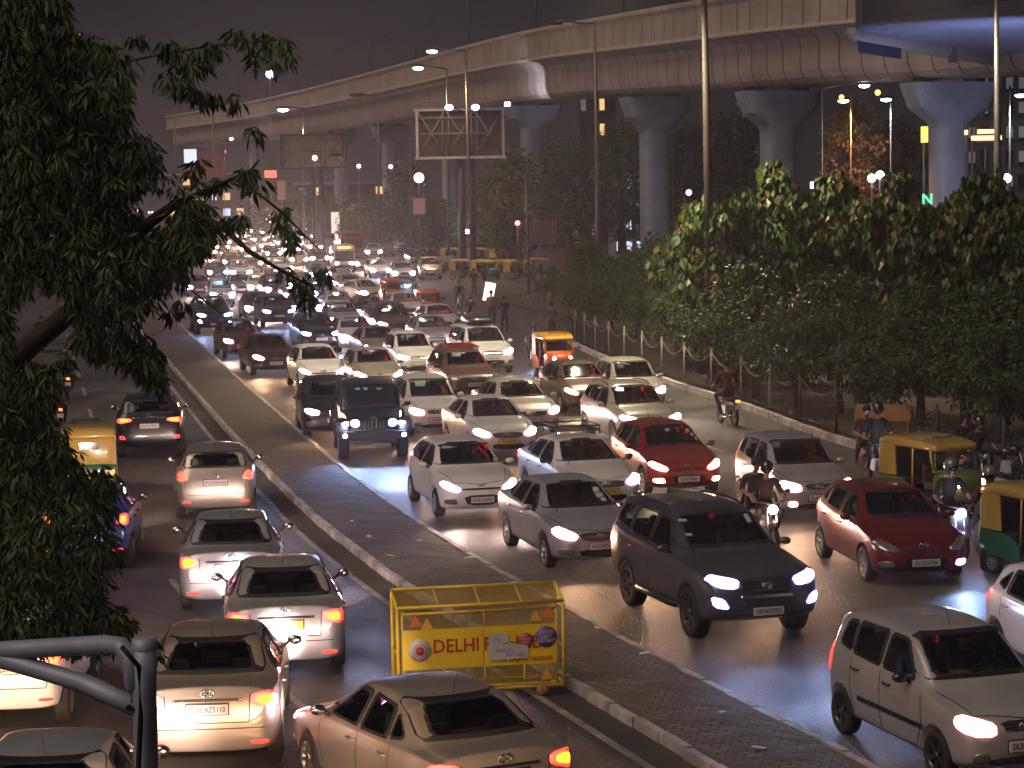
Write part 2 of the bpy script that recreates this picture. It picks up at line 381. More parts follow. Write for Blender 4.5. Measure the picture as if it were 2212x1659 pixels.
    add('rear_seat', q, SEAT if not t.get('beige') else SEATB)
    # lamps
    for nm, pl, sd, rl in (('headlight', t.get('head'), 'f', 'head'), ('fog_or_glare_lamp', t.get('fog'), 'f', 'fog'), ('tail_light', t.get('tail'), 'b', 'tail'), ('reflector', t.get('refl'), 'b', 'toff'), ('indicator', t.get('ind'), 'b', 'ind')):
        if pl:
            if nm in ('headlight', 'fog_or_glare_lamp'): pl = grow(pl, .045)  # lamp outlines enlarged so their shape carries the glare
            for q in (pl, mirror_poly(pl)):
                add(nm, patch(bvh, q, sd, off=.02 if nm != 'reflector' else .008, step=.05, maxd=.22, mats=(0, 1), rings=(1, .80 if nm in ('headlight', 'fog_or_glare_lamp') else .62, .5, .25)), [CHR, CHR], role=rl, lod=0)
    if t.get('grille'): add('grille', grille(bvh, t), [DPL, CHR], lod=0)
    for q, nm in ((t.get('intake'), 'air_intake'),):
        if q: add(nm, patch(bvh, q, 'f', off=.008), DPL, lod=0)
    for k, q in enumerate(t.get('trimf', [])): add('chrome_strip' if k == 0 else 'bumper_trim', patch(bvh, q, 'f', off=.014, rnd_=0), CHR if k == 0 else t.get('trimm', DPL))
    for k, q in enumerate(t.get('trimb', [])): add('boot_strip' if k == 0 else 'bumper_insert', patch(bvh, q, 'b', off=.012, rnd_=0), CHR if k == 0 else DPL)
    # plates
    def plate(z, sd, wd=.48, ht=.115):
        s = -1 if sd == 'f' else 1
        h = bvh.ray_cast(Vector((0, 3.5*s, z)), Vector((0, -s, 0)))[0]; y = h.y+s*.03
        q = MB(); q.box((0, y, z), (wd, .02, ht)); q.box((0, y-s*.016, z), (wd+.03, .012, ht+.03), 1)
        return q, y+s*.0115
    q, yf = plate(t['pf'], 'f'); ipf = add('number_plate', q, [PLW, DPL], role='plate', lod=0)
    q, yb = plate(t['pb'], 'b'); ipb = add('number_plate', q, [PLW, DPL], role='plate', lod=0)
    # badge
    for sd, z in (('f', t['bf']), ('b', t['bb'])):
        s = -1 if sd == 'f' else 1; h = bvh.ray_cast(Vector((0, 3.5*s, z)), Vector((0, -s, 0)))[0]
        q = MB(); bt = t.get('badge', 'oval')
        P = lambda x, zz: Vector((x, h.y+s*.02, z+zz))
        if bt in ('oval', 'star', 'rings'):
            rx, rz = {'oval': (.075, .042), 'star': (.08, .08), 'rings': (.075, .052)}[bt]
            q.tube([P(rx*math.cos(a*math.pi/8), rz*math.sin(a*math.pi/8)) for a in range(17)], .009, 5, cap=False)
            if bt == 'oval': q.tube([P(-.03, -.03), P(-.022, .03)], .009, 4); q.tube([P(.03, .03), P(.022, -.03)], .009, 4); q.tube([P(-.024, -.004), P(.024, .006)], .009, 4)
            elif bt == 'star': [q.tube([P(0, 0), P(.078*math.sin(a), .078*math.cos(a))], .008, 4) for a in (0, 2.094, 4.189)]
            else: q.tube([P(.026*math.cos(a*math.pi/6), .05*math.sin(a*math.pi/6)) for a in range(13)], .007, 4, cap=False)
        else:
            q.tube([P(.04, .045), P(-.035, .02), P(.035, -.012), P(-.03, -.04)], .012, 5); q.tube([P(-.04, -.03), P(.03, -.05)], .008, 4)
        add('badge', q, CHR)
    # mirrors
    for sx in (-1, 1):
        q = MB(); y = Y(t['cowl']+.42); x = sx*(hw*.93); z = t['beltz']+.05
        q.tube([(x, y, z-.05), (x+sx*.07, y-.01, z)], .022, 5)
        mr = MB(); mr.ball((x+sx*.15, y-.01, z+.03), .095, 8, 0, (1.0, .6, .66)); i = add('wing_mirror', mr, DPL, role='mirror', lod=0)
        gl = MB(); gl.ball((x+sx*.155, y+.022, z+.03), .088, 6, 0, (1, .42, .70)); add('mirror_glass', gl, CHR, parent=i)
        add('mirror_arm', q, DPL, parent=i)
    # wheels
    tb, rb = wheel_parts(t['R'], t['tw'], t.get('rim', 'cover'))
    tm = tb.mesh('tyre', [TYRE]); rm = rb.mesh('rim', [ALLOY if t.get('rim') else STEELC, DPL])
    for wy in (t['fa'], t['ra']):
        for sx in (1, -1): parts.append(('wheel', tm, None, ('wheel', sx*(hw-t['tw']/2-.015), Y(wy), t['R']), 0)); parts.append(('rim', rm, len(parts)-1, 'rim', 1))
    # side detail
    gaps = MB()
    for sd in 'lr':
        for ln in t.get('gaps', []):
            g2 = inset_strip(bvh, [(Y(a), z) for a, z in ln], sd); gaps.add(g2.v, g2.f)
    for ln in t.get('gapt', []): g2 = inset_strip(bvh, [(x, Y(a)) for x, a in ln], 't', .007); gaps.add(g2.v, g2.f)
    for ln in t.get('gapb', []): g2 = inset_strip(bvh, ln, 'b', .007); gaps.add(g2.v, g2.f)
    bd = [p_[1] for p_ in parts if p_[0] == 'body'][0]; bm = bmesh.new(); bm.from_mesh(bd); vv = [bm.verts.new(v_) for v_ in gaps.v]
    for f in gaps.f:
        try: nf = bm.faces.new([vv[i] for i in f]); nf.material_index = 1
        except ValueError: pass
    bm.to_mesh(bd); bm.free()
    for sx in (-1, 1):
        for a, z in t['handles']:
            h = bvh.ray_cast(Vector((3.5*sx, Y(a), z)), Vector((-sx, 0, 0)))[0]
            q = MB(); q.tube([(h.x-sx*.005, Y(a)-.09, z), (h.x+sx*.03, Y(a)-.06, z), (h.x+sx*.03, Y(a)+.06, z), (h.x-sx*.005, Y(a)+.09, z)], .013, 5); add('door_handle', q, CHR, role='handle')
        if t.get('mould'):
            a, b, z = t['mould']; q = inset_strip(bvh, [(Y(a), z), (Y(b), z)], 'l' if sx > 0 else 'r', .03, .012); add('side_moulding', q, DPL)
        if t.get('rails'):
            a, b = t['rails']; x = sx*t['railx']; P = []
            for i in range(9):
                y = Y(a+(b-a)*i/8); h = bvh.ray_cast(Vector((x, y, 3.5)), Vector((0, 0, -1)))[0]; P.append((x, y, h.z+(.045 if 0 < i < 8 else .0)))
            q = MB(); q.tube(P, .018, 6); add('roof_rail', q, DPL if not t.get('railc') else CHR, lod=0)
        if t.get('wellclad'):
            pass
    # wipers
    q = MB()
    for x0, x1 in ((.55, -.02), (-.05, -.6)):
        P = []
        for i in range(5):
            x = x0*hw+(x1-x0)*hw*i/4; z = t['wipz']+.03*i/4; h = bvh.ray_cast(Vector((x, -3.5, z)), Vector((0, 1, 0)))[0]
            if h: P.append((x, h.y-.02, z+.005))
        q.tube(P, .009, 4)
    add('wiper', q, DPL)
    y = Y(t.get('ant', 3.3)); h = bvh.ray_cast(Vector((0, y, 3.5)), Vector((0, 0, -1)))[0]
    q = MB()
    if t.get('fin'): q.prism([(y-.09, h.z-.01), (y+.06, h.z+.07), (y+.085, h.z-.01)], -.018, .018)
    else: q.tube([(0, y, h.z-.01), (0, y+.12, h.z+.22)], .005, 4)
    add('antenna', q, DPL)
    for e in t.get('extra', []): e(parts, add, bvh, Y, t)
    CAR[key] = dict(parts=parts, plates=((ipf, yf, 'f', t['pf']), (ipb, yb, 'b', t['pb'])), t=t, bvh=bvh)
    return CAR[key]
def grille(bvh, t):
    m = patch(bvh, t['grille'], 'f', off=.006, mats=(0, 0)); x1 = max(p[0] for p in t['grille']); z0 = min(p[1] for p in t['grille']); z1 = max(p[1] for p in t['grille'])
    nb = t.get('bars', 3); vert = t.get('vbars')
    if vert:
        for i in range(vert+1):
            x = -x1*.92+2*x1*.92*i/vert; b = inset_strip(bvh, [(x, z0+.03), (x, z1-.03)], 'f', .02, .022); m.add(b.v, b.f, 1 if t.get('barc', 1) else 0)
    else:
        for i in range(nb):
            z = z0+(z1-z0)*(i+.7)/(nb+.4); k = t.get('gk', .85)
            b = inset_strip(bvh, [(-x1*k, z), (x1*k, z)], 'f', .008 if nb > 1 else .012, .018); m.add(b.v, b.f, 1)
    o = t.get('gout')
    if o: b = inset_strip(bvh, o+o[:1], 'f', .012, .016); m.add(b.v, b.f, 1)
    return m
def SPOT(parent, loc, rot, energy, color, size=58, blend=.6, name='beam'):
    l = bpy.data.lights.new(name, 'SPOT'); l.energy = energy; l.color = color; l.spot_size = math.radians(size); l.spot_blend = blend; l.shadow_soft_size = .06
    o = link(name, l, parent); o.location = loc; o.rotation_euler = rot; return o
SCL = 1.07
BEAM = {'warm': (1.0, .56, .30), 'white': (1.0, .72, .60), 'blue': (.36, .52, 1.0)}
def make_car(name, key, pnt, label, x, y, heading, head='white', fog='off', tail='tail', plate=None, yellow=False, lod=1, group=None, anchor='f', beam=1.0, mirror=None, rimm=None, toward=True, cat='car', ind=None, sides=2, world=None):
    """x,y: picture point where the middle of the nearest axle meets the road"""
    c = car_type(key); t = c['t']; L = t['L']; p = Vector(world) if world else G(x, y); h = math.radians(heading)
    fwd = Vector((math.sin(h), -math.cos(h), 0)) if toward else Vector((-math.sin(h), math.cos(h), 0))
    ax = t['fa'] if toward else t['ra']; off = L/2-ax; o = p-fwd*off
    rz = h if toward else h+math.pi
    T = thing(name, label, cat, p-fwd*off*SCL, rz, group); T.scale = (SCL,)*3; ob = {}
    for i, (nm, me, par, role, lv) in enumerate(c['parts']):
        if lv > lod: continue
        if par is not None and par not in ob: continue
        ch = link(nm, me, ob[par] if par is not None else T); ob[i] = ch
        def setm(k, m):
            ch.material_slots[k].link = 'OBJECT'; ch.material_slots[k].material = m
        if role == 'paint':
            setm(0, pnt)
            if t.get('cladm') == 'body': setm(2, pnt)
        elif role in ('mirror', 'handle'): setm(0, mirror or pnt)
        elif role == 'head' and len(me.materials) == 1: setm(0, lamp_mat(head))
        elif role == 'head': setm(0, fringe_mat(head)); setm(1, lamp_mat(head))
        elif role == 'fog': setm(0, fringe_mat(fog)); setm(1, lamp_mat(fog))
        elif role == 'tail': setm(0, fringe_mat(tail)); setm(1, lamp_mat(tail))
        elif role == 'toff': setm(0, lamp_mat('dim' if not toward else 'toff')); setm(1, lamp_mat('dim' if not toward else 'toff'))
        elif role == 'ind': setm(0, lamp_mat(ind or tail))
        elif role == 'rim' and rimm: setm(0, rimm)
        elif role == 'plate' and yellow: setm(0, PLY)
        elif isinstance(role, tuple):
            ch.location = role[1:]
            if role[1] < 0: ch.rotation_euler = (0, 0, math.pi)
    if plate:
        ip, yy, sd, z = c['plates'][0 if toward else 1]
        if ip in ob:
            rot = (math.pi/2, 0, 0) if sd == 'f' else (math.pi/2, 0, math.pi)
            lettering('plate_text', plate, .092, INK, ob[ip], (0, yy, z), rot, sx=.80)
    if head in BEAM and beam > 0:
        zh = sum(q[1] for q in t['head'])/len(t['head']); xh = sum(q[0] for q in t['head'])/len(t['head'])
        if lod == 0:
            for sx in (1, -1): q = MB(); q.ball((0, 0, 0), .17, 7, 0, (1, .5, .85)); q.build('fog_or_glare_lamp', lamp_mat(head), T, (sx*xh, -L/2+.02, zh-.05))  # glare balls added over far headlights, not real fog lamps
        for sx in ((1, -1) if lod > 0 and sides == 2 else (0,)):
            SPOT(T, (sx*xh, -L/2-.12, zh), (math.radians(90-6), 0, 0) if False else (math.radians(84), 0, math.pi), 115*beam*(1 if lod > 0 and sides == 2 else (1.8 if lod else 3.6)), BEAM[head], 70, .9)
    return T
def SP(*a): return list(a)
hatch_head = SP((.46, .66), (.52, .60), (.70, .64), (.80, .74), (.79, .80), (.66, .755))
TYPES = {
 'hatch': dict(L=3.88, hw=.855, R=.305, tw=.19, fa=.80, ra=3.33, wr=.585, cowl=1.02, cowlz=.98, beltz=.95, zfloor=.62, cab=(1.05, 3.45), rim='alloy10',
  top=[(0, .56), (.05, .66), (.18, .77), (.5, .89), (.95, .99), (1.08, 1.02), (1.75, 1.40), (1.95, 1.455), (2.4, 1.50), (2.9, 1.49), (3.35, 1.43), (3.5, 1.39), (3.72, 1.10), (3.80, .96), (3.86, .80), (3.88, .62)],
  belt=[(0, .50), (.18, .70), (.5, .80), (1.1, .92), (2.2, .96), (3.2, 1.03), (3.6, 1.02), (3.8, .86), (3.88, .56)],
  wid=[(0, .52), (.05, .66), (.18, .77), (.45, .83), (.9, .855), (3.1, .855), (3.5, .82), (3.72, .77), (3.84, .69), (3.88, .58)],
  bot=[(0, .36), (.05, .24), (.3, .19), (3.5, .22), (3.82, .27), (3.88, .42)], crease=[1.08, 1.95, 3.5],
  wind=[(-.70, 1.035), (.70, 1.035), (.575, 1.405), (-.575, 1.405)], rear=[(-.62, 1.12), (.62, 1.12), (.52, 1.36), (-.52, 1.36)],
  side=[[(1.38, 1.0), (2.18, 1.01), (2.16, 1.37), (1.86, 1.36)], [(2.27, 1.01), (3.0, 1.06), (3.02, 1.36), (2.26, 1.37)], [(3.08, 1.08), (3.36, 1.14), (3.12, 1.34)]],
  head=hatch_head, fog=[(.56, .37), (.70, .37), (.71, .43), (.58, .44)], tail=[(.56, .86), (.77, .82), (.76, 1.0), (.66, 1.03), (.58, .93)], refl=[(.5, .38), (.68, .38), (.68, .42), (.5, .42)],
  grille=[(-.44, .655), (.44, .655), (.40, .625), (-.40, .625)], bars=1, intake=[(-.40, .52), (.40, .52), (.30, .31), (-.30, .31)], trimf=[], pf=.42, pb=.80, bf=.70, bb=.93,
  gaps=[[(1.22, .95), (1.16, .6), (1.28, .30), (2.2, .27), (2.22, .95)], [(2.22, .27), (3.0, .30), (3.14, .62), (3.12, 1.0)]], gapt=[[(-.72, 1.0), (-.55, .25), (0, .12), (.55, .25), (.72, 1.0)]], gapb=[[(-.66, .98), (-.6, .55), (.6, .55), (.66, .98)]],
  handles=[(2.05, .86), (2.98, .88)], wipz=1.045, ant=3.2),
 'sedan': dict(L=4.38, hw=.86, R=.305, tw=.19, fa=.84, ra=3.42, wr=.575, cowl=1.08, cowlz=.96, beltz=.93, zfloor=.58, cab=(1.1, 3.4), rim='alloy10',
  top=[(0, .56), (.05, .66), (.2, .76), (.55, .87), (1.05, .96), (1.15, .99), (1.85, 1.37), (2.05, 1.42), (2.5, 1.455), (2.95, 1.43), (3.2, 1.37), (3.78, 1.085), (3.9, 1.06), (4.25, 1.03), (4.33, .95), (4.38, .66)],
  belt=[(0, .50), (.2, .69), (.55, .79), (1.15, .90), (2.2, .93), (3.2, .97), (3.9, 1.00), (4.25, .96), (4.33, .88), (4.38, .58)],
  wid=[(0, .52), (.05, .66), (.18, .77), (.5, .84), (1.0, .86), (3.5, .86), (4.0, .835), (4.25, .78), (4.34, .70), (4.38, .60)],
  bot=[(0, .36), (.05, .24), (.3, .19), (4.0, .22), (4.33, .27), (4.38, .40)], crease=[1.15, 2.05, 3.2, 3.78, 4.25],
  wind=[(-.70, 1.005), (.70, 1.005), (.565, 1.375), (-.565, 1.375)], rear=[(-.62, 1.105), (.62, 1.105), (.51, 1.355), (-.51, 1.355)],
  side=[[(1.5, .97), (2.32, .98), (2.30, 1.33), (1.98, 1.325)], [(2.41, .98), (3.12, 1.01), (2.98, 1.30), (2.40, 1.33)], [(3.18, 1.02), (3.46, 1.06), (3.10, 1.26)]],
  head=[(.44, .66), (.52, .59), (.72, .62), (.82, .73), (.80, .79), (.64, .755)], fog=[(.56, .36), (.70, .36), (.71, .42), (.57, .43)], tail=[(.50, .84), (.78, .76), (.81, .90), (.76, .96), (.52, .94)], refl=[(.5, .36), (.7, .36), (.7, .40), (.5, .40)],
  grille=[(-.42, .69), (.42, .69), (.33, .56), (-.33, .56)], bars=2, gout=None, intake=[(-.44, .42), (.44, .42), (.36, .28), (-.36, .28)], trimb=[[(-.40, .865), (.40, .865), (.40, .895), (-.40, .895)]], pf=.47, pb=.78, bf=.645, bb=.955,
  gaps=[[(1.3, .93), (1.24, .6), (1.38, .30), (2.34, .27), (2.36, .93)], [(2.36, .27), (3.06, .30), (3.2, .62), (3.25, .97)]], gapt=[[(-.74, 1.08), (-.58, .28), (0, .14), (.58, .28), (.74, 1.08)]], gapb=[[(-.50, 1.0), (-.48, .62), (.48, .62), (.50, 1.0)], [(-.8, .55), (.8, .55)]],
  handles=[(2.18, .82), (3.08, .84)], wipz=1.015, ant=3.05),
 'suv': dict(L=4.78, hw=.93, R=.385, tw=.25, fa=.93, ra=3.68, wr=.66, cowl=1.30, cowlz=1.20, beltz=1.16, zfloor=.85, cab=(1.35, 4.5), rim='alloy6',
  top=[(0, .72), (.05, .95), (.2, 1.06), (.6, 1.14), (1.25, 1.20), (1.36, 1.23), (2.05, 1.66), (2.3, 1.735), (2.9, 1.79), (3.8, 1.78), (4.3, 1.74), (4.45, 1.69), (4.62, 1.38), (4.70, 1.15), (4.76, .9), (4.78, .66)],
  belt=[(0, .66), (.2, .96), (.6, 1.04), (1.3, 1.12), (2.4, 1.15), (3.6, 1.19), (4.3, 1.24), (4.6, 1.18), (4.72, .95), (4.78, .6)],
  wid=[(0, .64), (.05, .78), (.18, .87), (.45, .915), (.9, .93), (4.1, .93), (4.5, .89), (4.70, .80), (4.78, .70)],
  bot=[(0, .50), (.05, .38), (.35, .30), (4.3, .34), (4.72, .42), (4.78, .55)], crease=[1.36, 2.3, 4.45],
  wind=[(-.76, 1.25), (.76, 1.25), (.65, 1.68), (-.65, 1.68)], rear=[(-.66, 1.26), (.66, 1.26), (.58, 1.64), (-.58, 1.64)],
  side=[[(1.78, 1.20), (2.62, 1.22), (2.60, 1.63), (2.22, 1.62)], [(2.71, 1.22), (3.52, 1.24), (3.52, 1.65), (2.70, 1.64)], [(3.62, 1.25), (4.30, 1.36), (4.28, 1.60), (3.62, 1.65)]],
  head=[(.46, .95), (.50, .86), (.74, .88), (.86, .98), (.84, 1.02), (.60, .985)], fog=[(.64, .58), (.78, .60), (.80, .72), (.70, .70)], tail=[(.48, 1.02), (.84, 1.0), (.84, 1.12), (.50, 1.11)], refl=[(.60, .66), (.76, .66), (.76, .74), (.62, .74)],
  grille=[(-.42, .98), (.42, .98), (.40, .76), (-.40, .76)], bars=3, intake=[(-.40, .68), (.40, .68), (.36, .55), (-.36, .55)], trimf=[[(-.42, .70), (.42, .70), (.42, .745), (-.42, .745)]], trimb=[[(-.44, 1.10), (.44, 1.10), (.44, 1.145), (-.44, 1.145)]], pf=.50, pb=.95, bf=.87, bb=1.12, badge='rings',
  gaps=[[(1.52, 1.15), (1.44, .75), (1.6, .42), (2.64, .40), (2.66, 1.17)], [(2.66, .40), (3.3, .42), (3.46, .8), (3.57, 1.18)]], gapt=[[(-.78, 1.25), (-.66, .3), (0, .14), (.66, .3), (.78, 1.25)]], gapb=[[(-.72, 1.2), (-.66, .62), (.66, .62), (.72, 1.2)]],
  handles=[(2.46, 1.02), (3.36, 1.04)], rails=(2.4, 4.35), railx=.60, wipz=1.27, ant=4.1, fin=1, clad=.46),
 'cuv': dict(L=4.25, hw=.885, R=.345, tw=.22, fa=.86, ra=3.50, wr=.62, cowl=1.15, cowlz=1.08, beltz=1.04, zfloor=.74, cab=(1.2, 3.9), rim='alloy5',
  top=[(0, .66), (.05, .84), (.2, .94), (.55, 1.01), (1.1, 1.08), (1.2, 1.11), (1.88, 1.51), (2.1, 1.575), (2.6, 1.62), (3.3, 1.61), (3.75, 1.56), (3.88, 1.51), (4.08, 1.22), (4.16, 1.05), (4.23, .82), (4.25, .62)],
  belt=[(0, .60), (.2, .85), (.55, .92), (1.2, 1.01), (2.3, 1.04), (3.3, 1.09), (3.9, 1.11), (4.15, .96), (4.25, .56)],
  wid=[(0, .60), (.05, .73), (.18, .82), (.45, .87), (.9, .885), (3.6, .885), (4.0, .84), (4.18, .76), (4.25, .66)],
  bot=[(0, .44), (.05, .32), (.3, .25), (3.9, .28), (4.2, .35), (4.25, .48)], crease=[1.2, 2.1, 3.88],
  wind=[(-.73, 1.13), (.73, 1.13), (.61, 1.52), (-.61, 1.52)], rear=[(-.64, 1.20), (.64, 1.20), (.55, 1.48), (-.55, 1.48)],
  side=[[(1.58, 1.09), (2.38, 1.10), (2.36, 1.48), (2.0, 1.47)], [(2.47, 1.10), (3.2, 1.13), (3.2, 1.48), (2.46, 1.49)], [(3.28, 1.14), (3.72, 1.22), (3.62, 1.42), (3.28, 1.47)]],
  head=[(.46, .84), (.50, .75), (.72, .77), (.83, .87), (.81, .91), (.60, .875)], fog=[(.60, .46), (.74, .46), (.75, .56), (.62, .56)], tail=[(.44, .98), (.81, .92), (.80, 1.06), (.46, 1.05)], refl=[(.60, .52), (.76, .52), (.76, .62), (.66, .62)],
  grille=[(-.42, .86), (.42, .86), (.38, .68), (-.38, .68)], bars=3, intake=[(-.42, .56), (.42, .56), (.36, .42), (-.36, .42)], trimb=[[(-.42, 1.05), (.42, 1.05), (.42, 1.08), (-.42, 1.08)]], pf=.60, pb=.86, bf=.77, bb=1.12, badge='rings',
  gaps=[[(1.36, 1.03), (1.28, .68), (1.42, .36), (2.4, .34), (2.42, 1.05)], [(2.42, .34), (3.1, .36), (3.24, .72), (3.24, 1.08)]], gapt=[[(-.74, 1.12), (-.62, .28), (0, .14), (.62, .28), (.74, 1.12)]], gapb=[[(-.68, 1.1), (-.62, .58), (.62, .58), (.68, 1.1)]],
  handles=[(2.22, .92), (3.12, .94)], rails=(2.2, 3.7), railx=.57, wipz=1.15, ant=3.5, clad=.40),
 'tall': dict(L=3.58, hw=.79, R=.285, tw=.17, fa=.70, ra=3.08, wr=.60, cowl=.90, cowlz=1.03, beltz=.99, zfloor=.66, cab=(.95, 3.3), rim='alloy5',
  top=[(0, .60), (.05, .74), (.15, .83), (.45, .93), (.86, 1.02), (.95, 1.05), (1.50, 1.47), (1.68, 1.54), (2.2, 1.59), (2.8, 1.58), (3.2, 1.53), (3.32, 1.49), (3.46, 1.15), (3.52, 1.0), (3.56, .82), (3.58, .62)],
  belt=[(0, .54), (.15, .76), (.45, .86), (.95, .96), (2.0, .99), (3.0, 1.03), (3.35, 1.04), (3.5, .92), (3.58, .56)],
  wid=[(0, .54), (.05, .66), (.15, .73), (.4, .775), (.8, .79), (3.0, .79), (3.35, .765), (3.5, .71), (3.58, .62)],
  bot=[(0, .38), (.05, .26), (.3, .20), (3.2, .23), (3.53, .28), (3.58, .44)], crease=[.95, 1.68, 3.32],
  wind=[(-.66, 1.07), (.66, 1.07), (.585, 1.49), (-.585, 1.49)], rear=[(-.60, 1.13), (.60, 1.13), (.54, 1.45), (-.54, 1.45)],
  side=[[(1.25, 1.04), (2.0, 1.05), (1.98, 1.45), (1.62, 1.44)], [(2.09, 1.05), (2.76, 1.08), (2.76, 1.45), (2.08, 1.46)], [(2.84, 1.09), (3.16, 1.14), (3.08, 1.42), (2.84, 1.44)]],
  head=[(.40, .74), (.42, .64), (.66, .65), (.75, .76), (.72, .82), (.56, .79)], fog=[(.50, .36), (.60, .36), (.60, .42), (.51, .42)], tail=[(.58, .72), (.72, .72), (.72, 1.10), (.62, 1.08)], refl=[(.48, .36), (.64, .36), (.64, .40), (.48, .40)],
  grille=[(-.32, .765), (.32, .765), (.22, .66), (-.22, .66)], bars=3, intake=[(-.48, .38), (.48, .38), (.44, .29), (-.44, .29)], pf=.50, pb=.72, bf=.715, bb=.92,
  trimf=[[(.001, .0), (.002, .0), (.002, .001)]][:0],
  gaps=[[(1.05, .98), (1.0, .6), (1.14, .30), (2.02, .27), (2.04, 1.0)], [(2.04, .27), (2.66, .30), (2.8, .62), (2.80, 1.03)]], gapt=[[(-.66, .88), (-.55, .22), (0, .11), (.55, .22), (.66, .88)]], gapb=[[(-.62, 1.0), (-.56, .55), (.56, .55), (.62, 1.0)]],
  handles=[(1.86, .88), (2.66, .90)], mould=(.95, 2.6, .56), wipz=1.09, ant=1.75),
 'mpv': dict(L=4.55, hw=.885, R=.33, tw=.21, fa=.86, ra=3.60, wr=.645, cowl=1.0, cowlz=1.13, beltz=1.08, zfloor=.76, cab=(1.1, 4.3), rim='alloy5',
  top=[(0, .66), (.05, .84), (.18, .94), (.5, 1.03), (.95, 1.12), (1.05, 1.15), (1.72, 1.62), (1.95, 1.695), (2.5, 1.75), (3.6, 1.75), (4.2, 1.70), (4.33, 1.65), (4.46, 1.28), (4.50, 1.1), (4.53, .85), (4.55, .64)],
  belt=[(0, .60), (.18, .86), (.5, .95), (1.05, 1.06), (2.2, 1.08), (3.6, 1.12), (4.3, 1.14), (4.48, 1.0), (4.55, .56)],
  wid=[(0, .60), (.05, .74), (.18, .82), (.45, .87), (.9, .885), (4.0, .885), (4.35, .86), (4.48, .79), (4.55, .68)],
  bot=[(0, .42), (.05, .30), (.35, .24), (4.2, .28), (4.5, .34), (4.55, .48)], crease=[1.05, 1.95, 4.33],
  wind=[(-.75, 1.17), (.75, 1.17), (.63, 1.64), (-.63, 1.64)], rear=[(-.66, 1.22), (.66, 1.22), (.58, 1.60), (-.58, 1.60)],
  side=[[(1.42, 1.12), (2.3, 1.14), (2.28, 1.60), (1.86, 1.59)], [(2.38, 1.14), (3.25, 1.16), (3.25, 1.61), (2.38, 1.61)], [(3.34, 1.17), (4.15, 1.24), (4.12, 1.55), (3.34, 1.61)]],
  head=[(.45, .84), (.48, .73), (.72, .76), (.83, .90), (.80, .94), (.60, .90)], fog=[(.58, .44), (.72, .44), (.72, .52), (.60, .52)], tail=[(.64, .95), (.81, .93), (.80, 1.35), (.70, 1.33)], refl=[(.55, .48), (.75, .48), (.75, .54), (.57, .54)],
  grille=[(-.42, .87), (.42, .87), (.37, .72), (-.37, .72)], bars=3, intake=[(-.46, .54), (.46, .54), (.40, .38), (-.40, .38)], pf=.60, pb=.84, bf=.79, bb=1.12, badge='rings',
  gaps=[[(1.2, 1.06), (1.14, .68), (1.3, .36), (2.32, .34), (2.34, 1.1)], [(2.34, .34), (3.2, .36), (3.3, 1.12)]], gapt=[[(-.76, .98), (-.62, .26), (0, .12), (.62, .26), (.76, .98)]], gapb=[[(-.7, 1.15), (-.64, .6), (.64, .6), (.7, 1.15)]],
  handles=[(2.14, .96), (3.08, .98)], wipz=1.19, ant=2.2),
 'jeep': dict(L=3.95, hw=.90, R=.40, tw=.26, fa=.72, ra=3.15, wr=.76, cowl=1.40, cowlz=1.22, beltz=1.18, zfloor=.9, cab=(1.5, 3.8), boxy=1, tint=1, rim='alloy6',
  top=[(0, .80), (.03, 1.02), (.10, 1.10), (.5, 1.16), (1.38, 1.20), (1.45, 1.22), (1.68, 1.72), (1.78, 1.79), (2.3, 1.83), (3.7, 1.83), (3.84, 1.80), (3.90, 1.5), (3.93, 1.1), (3.95, .7)],
  belt=[(0, .76), (.10, 1.04), (.5, 1.10), (1.4, 1.16), (3.8, 1.18), (3.92, 1.0), (3.95, .66)],
  wid=[(0, .56), (.03, .62), (.10, .66), (.45, .70), (1.2, .76), (1.42, .80), (3.8, .80), (3.92, .78), (3.95, .72)],
  bot=[(0, .58), (.05, .50), (.3, .44), (3.7, .44), (3.95, .55)], crease=[.10, 1.45, 1.78, 3.84],
  wind=[(-.70, 1.25), (.70, 1.25), (.67, 1.73), (-.67, 1.73)], rear=[(-.55, 1.28), (.55, 1.28), (.5, 1.66), (-.5, 1.66)],
  side=[[(1.72, 1.24), (2.55, 1.24), (2.55, 1.70), (1.86, 1.70)], [(2.75, 1.24), (3.65, 1.24), (3.62, 1.70), (2.75, 1.70)]],
  head=[(.40, .90), (.47, .86), (.54, .90), (.56, .97), (.50, 1.03), (.41, 1.01)], fog=[(.1, .1)]*0, tail=[(.66, .9), (.76, .9), (.76, 1.1), (.66, 1.1)],
  grille=[(-.36, 1.03), (.36, 1.03), (.35, .76), (-.35, .76)], vbars=7, barc=1, pf=.70, pb=.85, bf=1.06, bb=1.2, badge='rings',
  gaps=[[(1.62, 1.15), (1.62, .5), (2.62, .5), (2.64, 1.15)]], gapt=[[(-.66, 1.36), (-.62, .12), (.62, .12), (.66, 1.36)]],
  handles=[(2.5, 1.02)], wipz=1.27, ant=2.0),
}
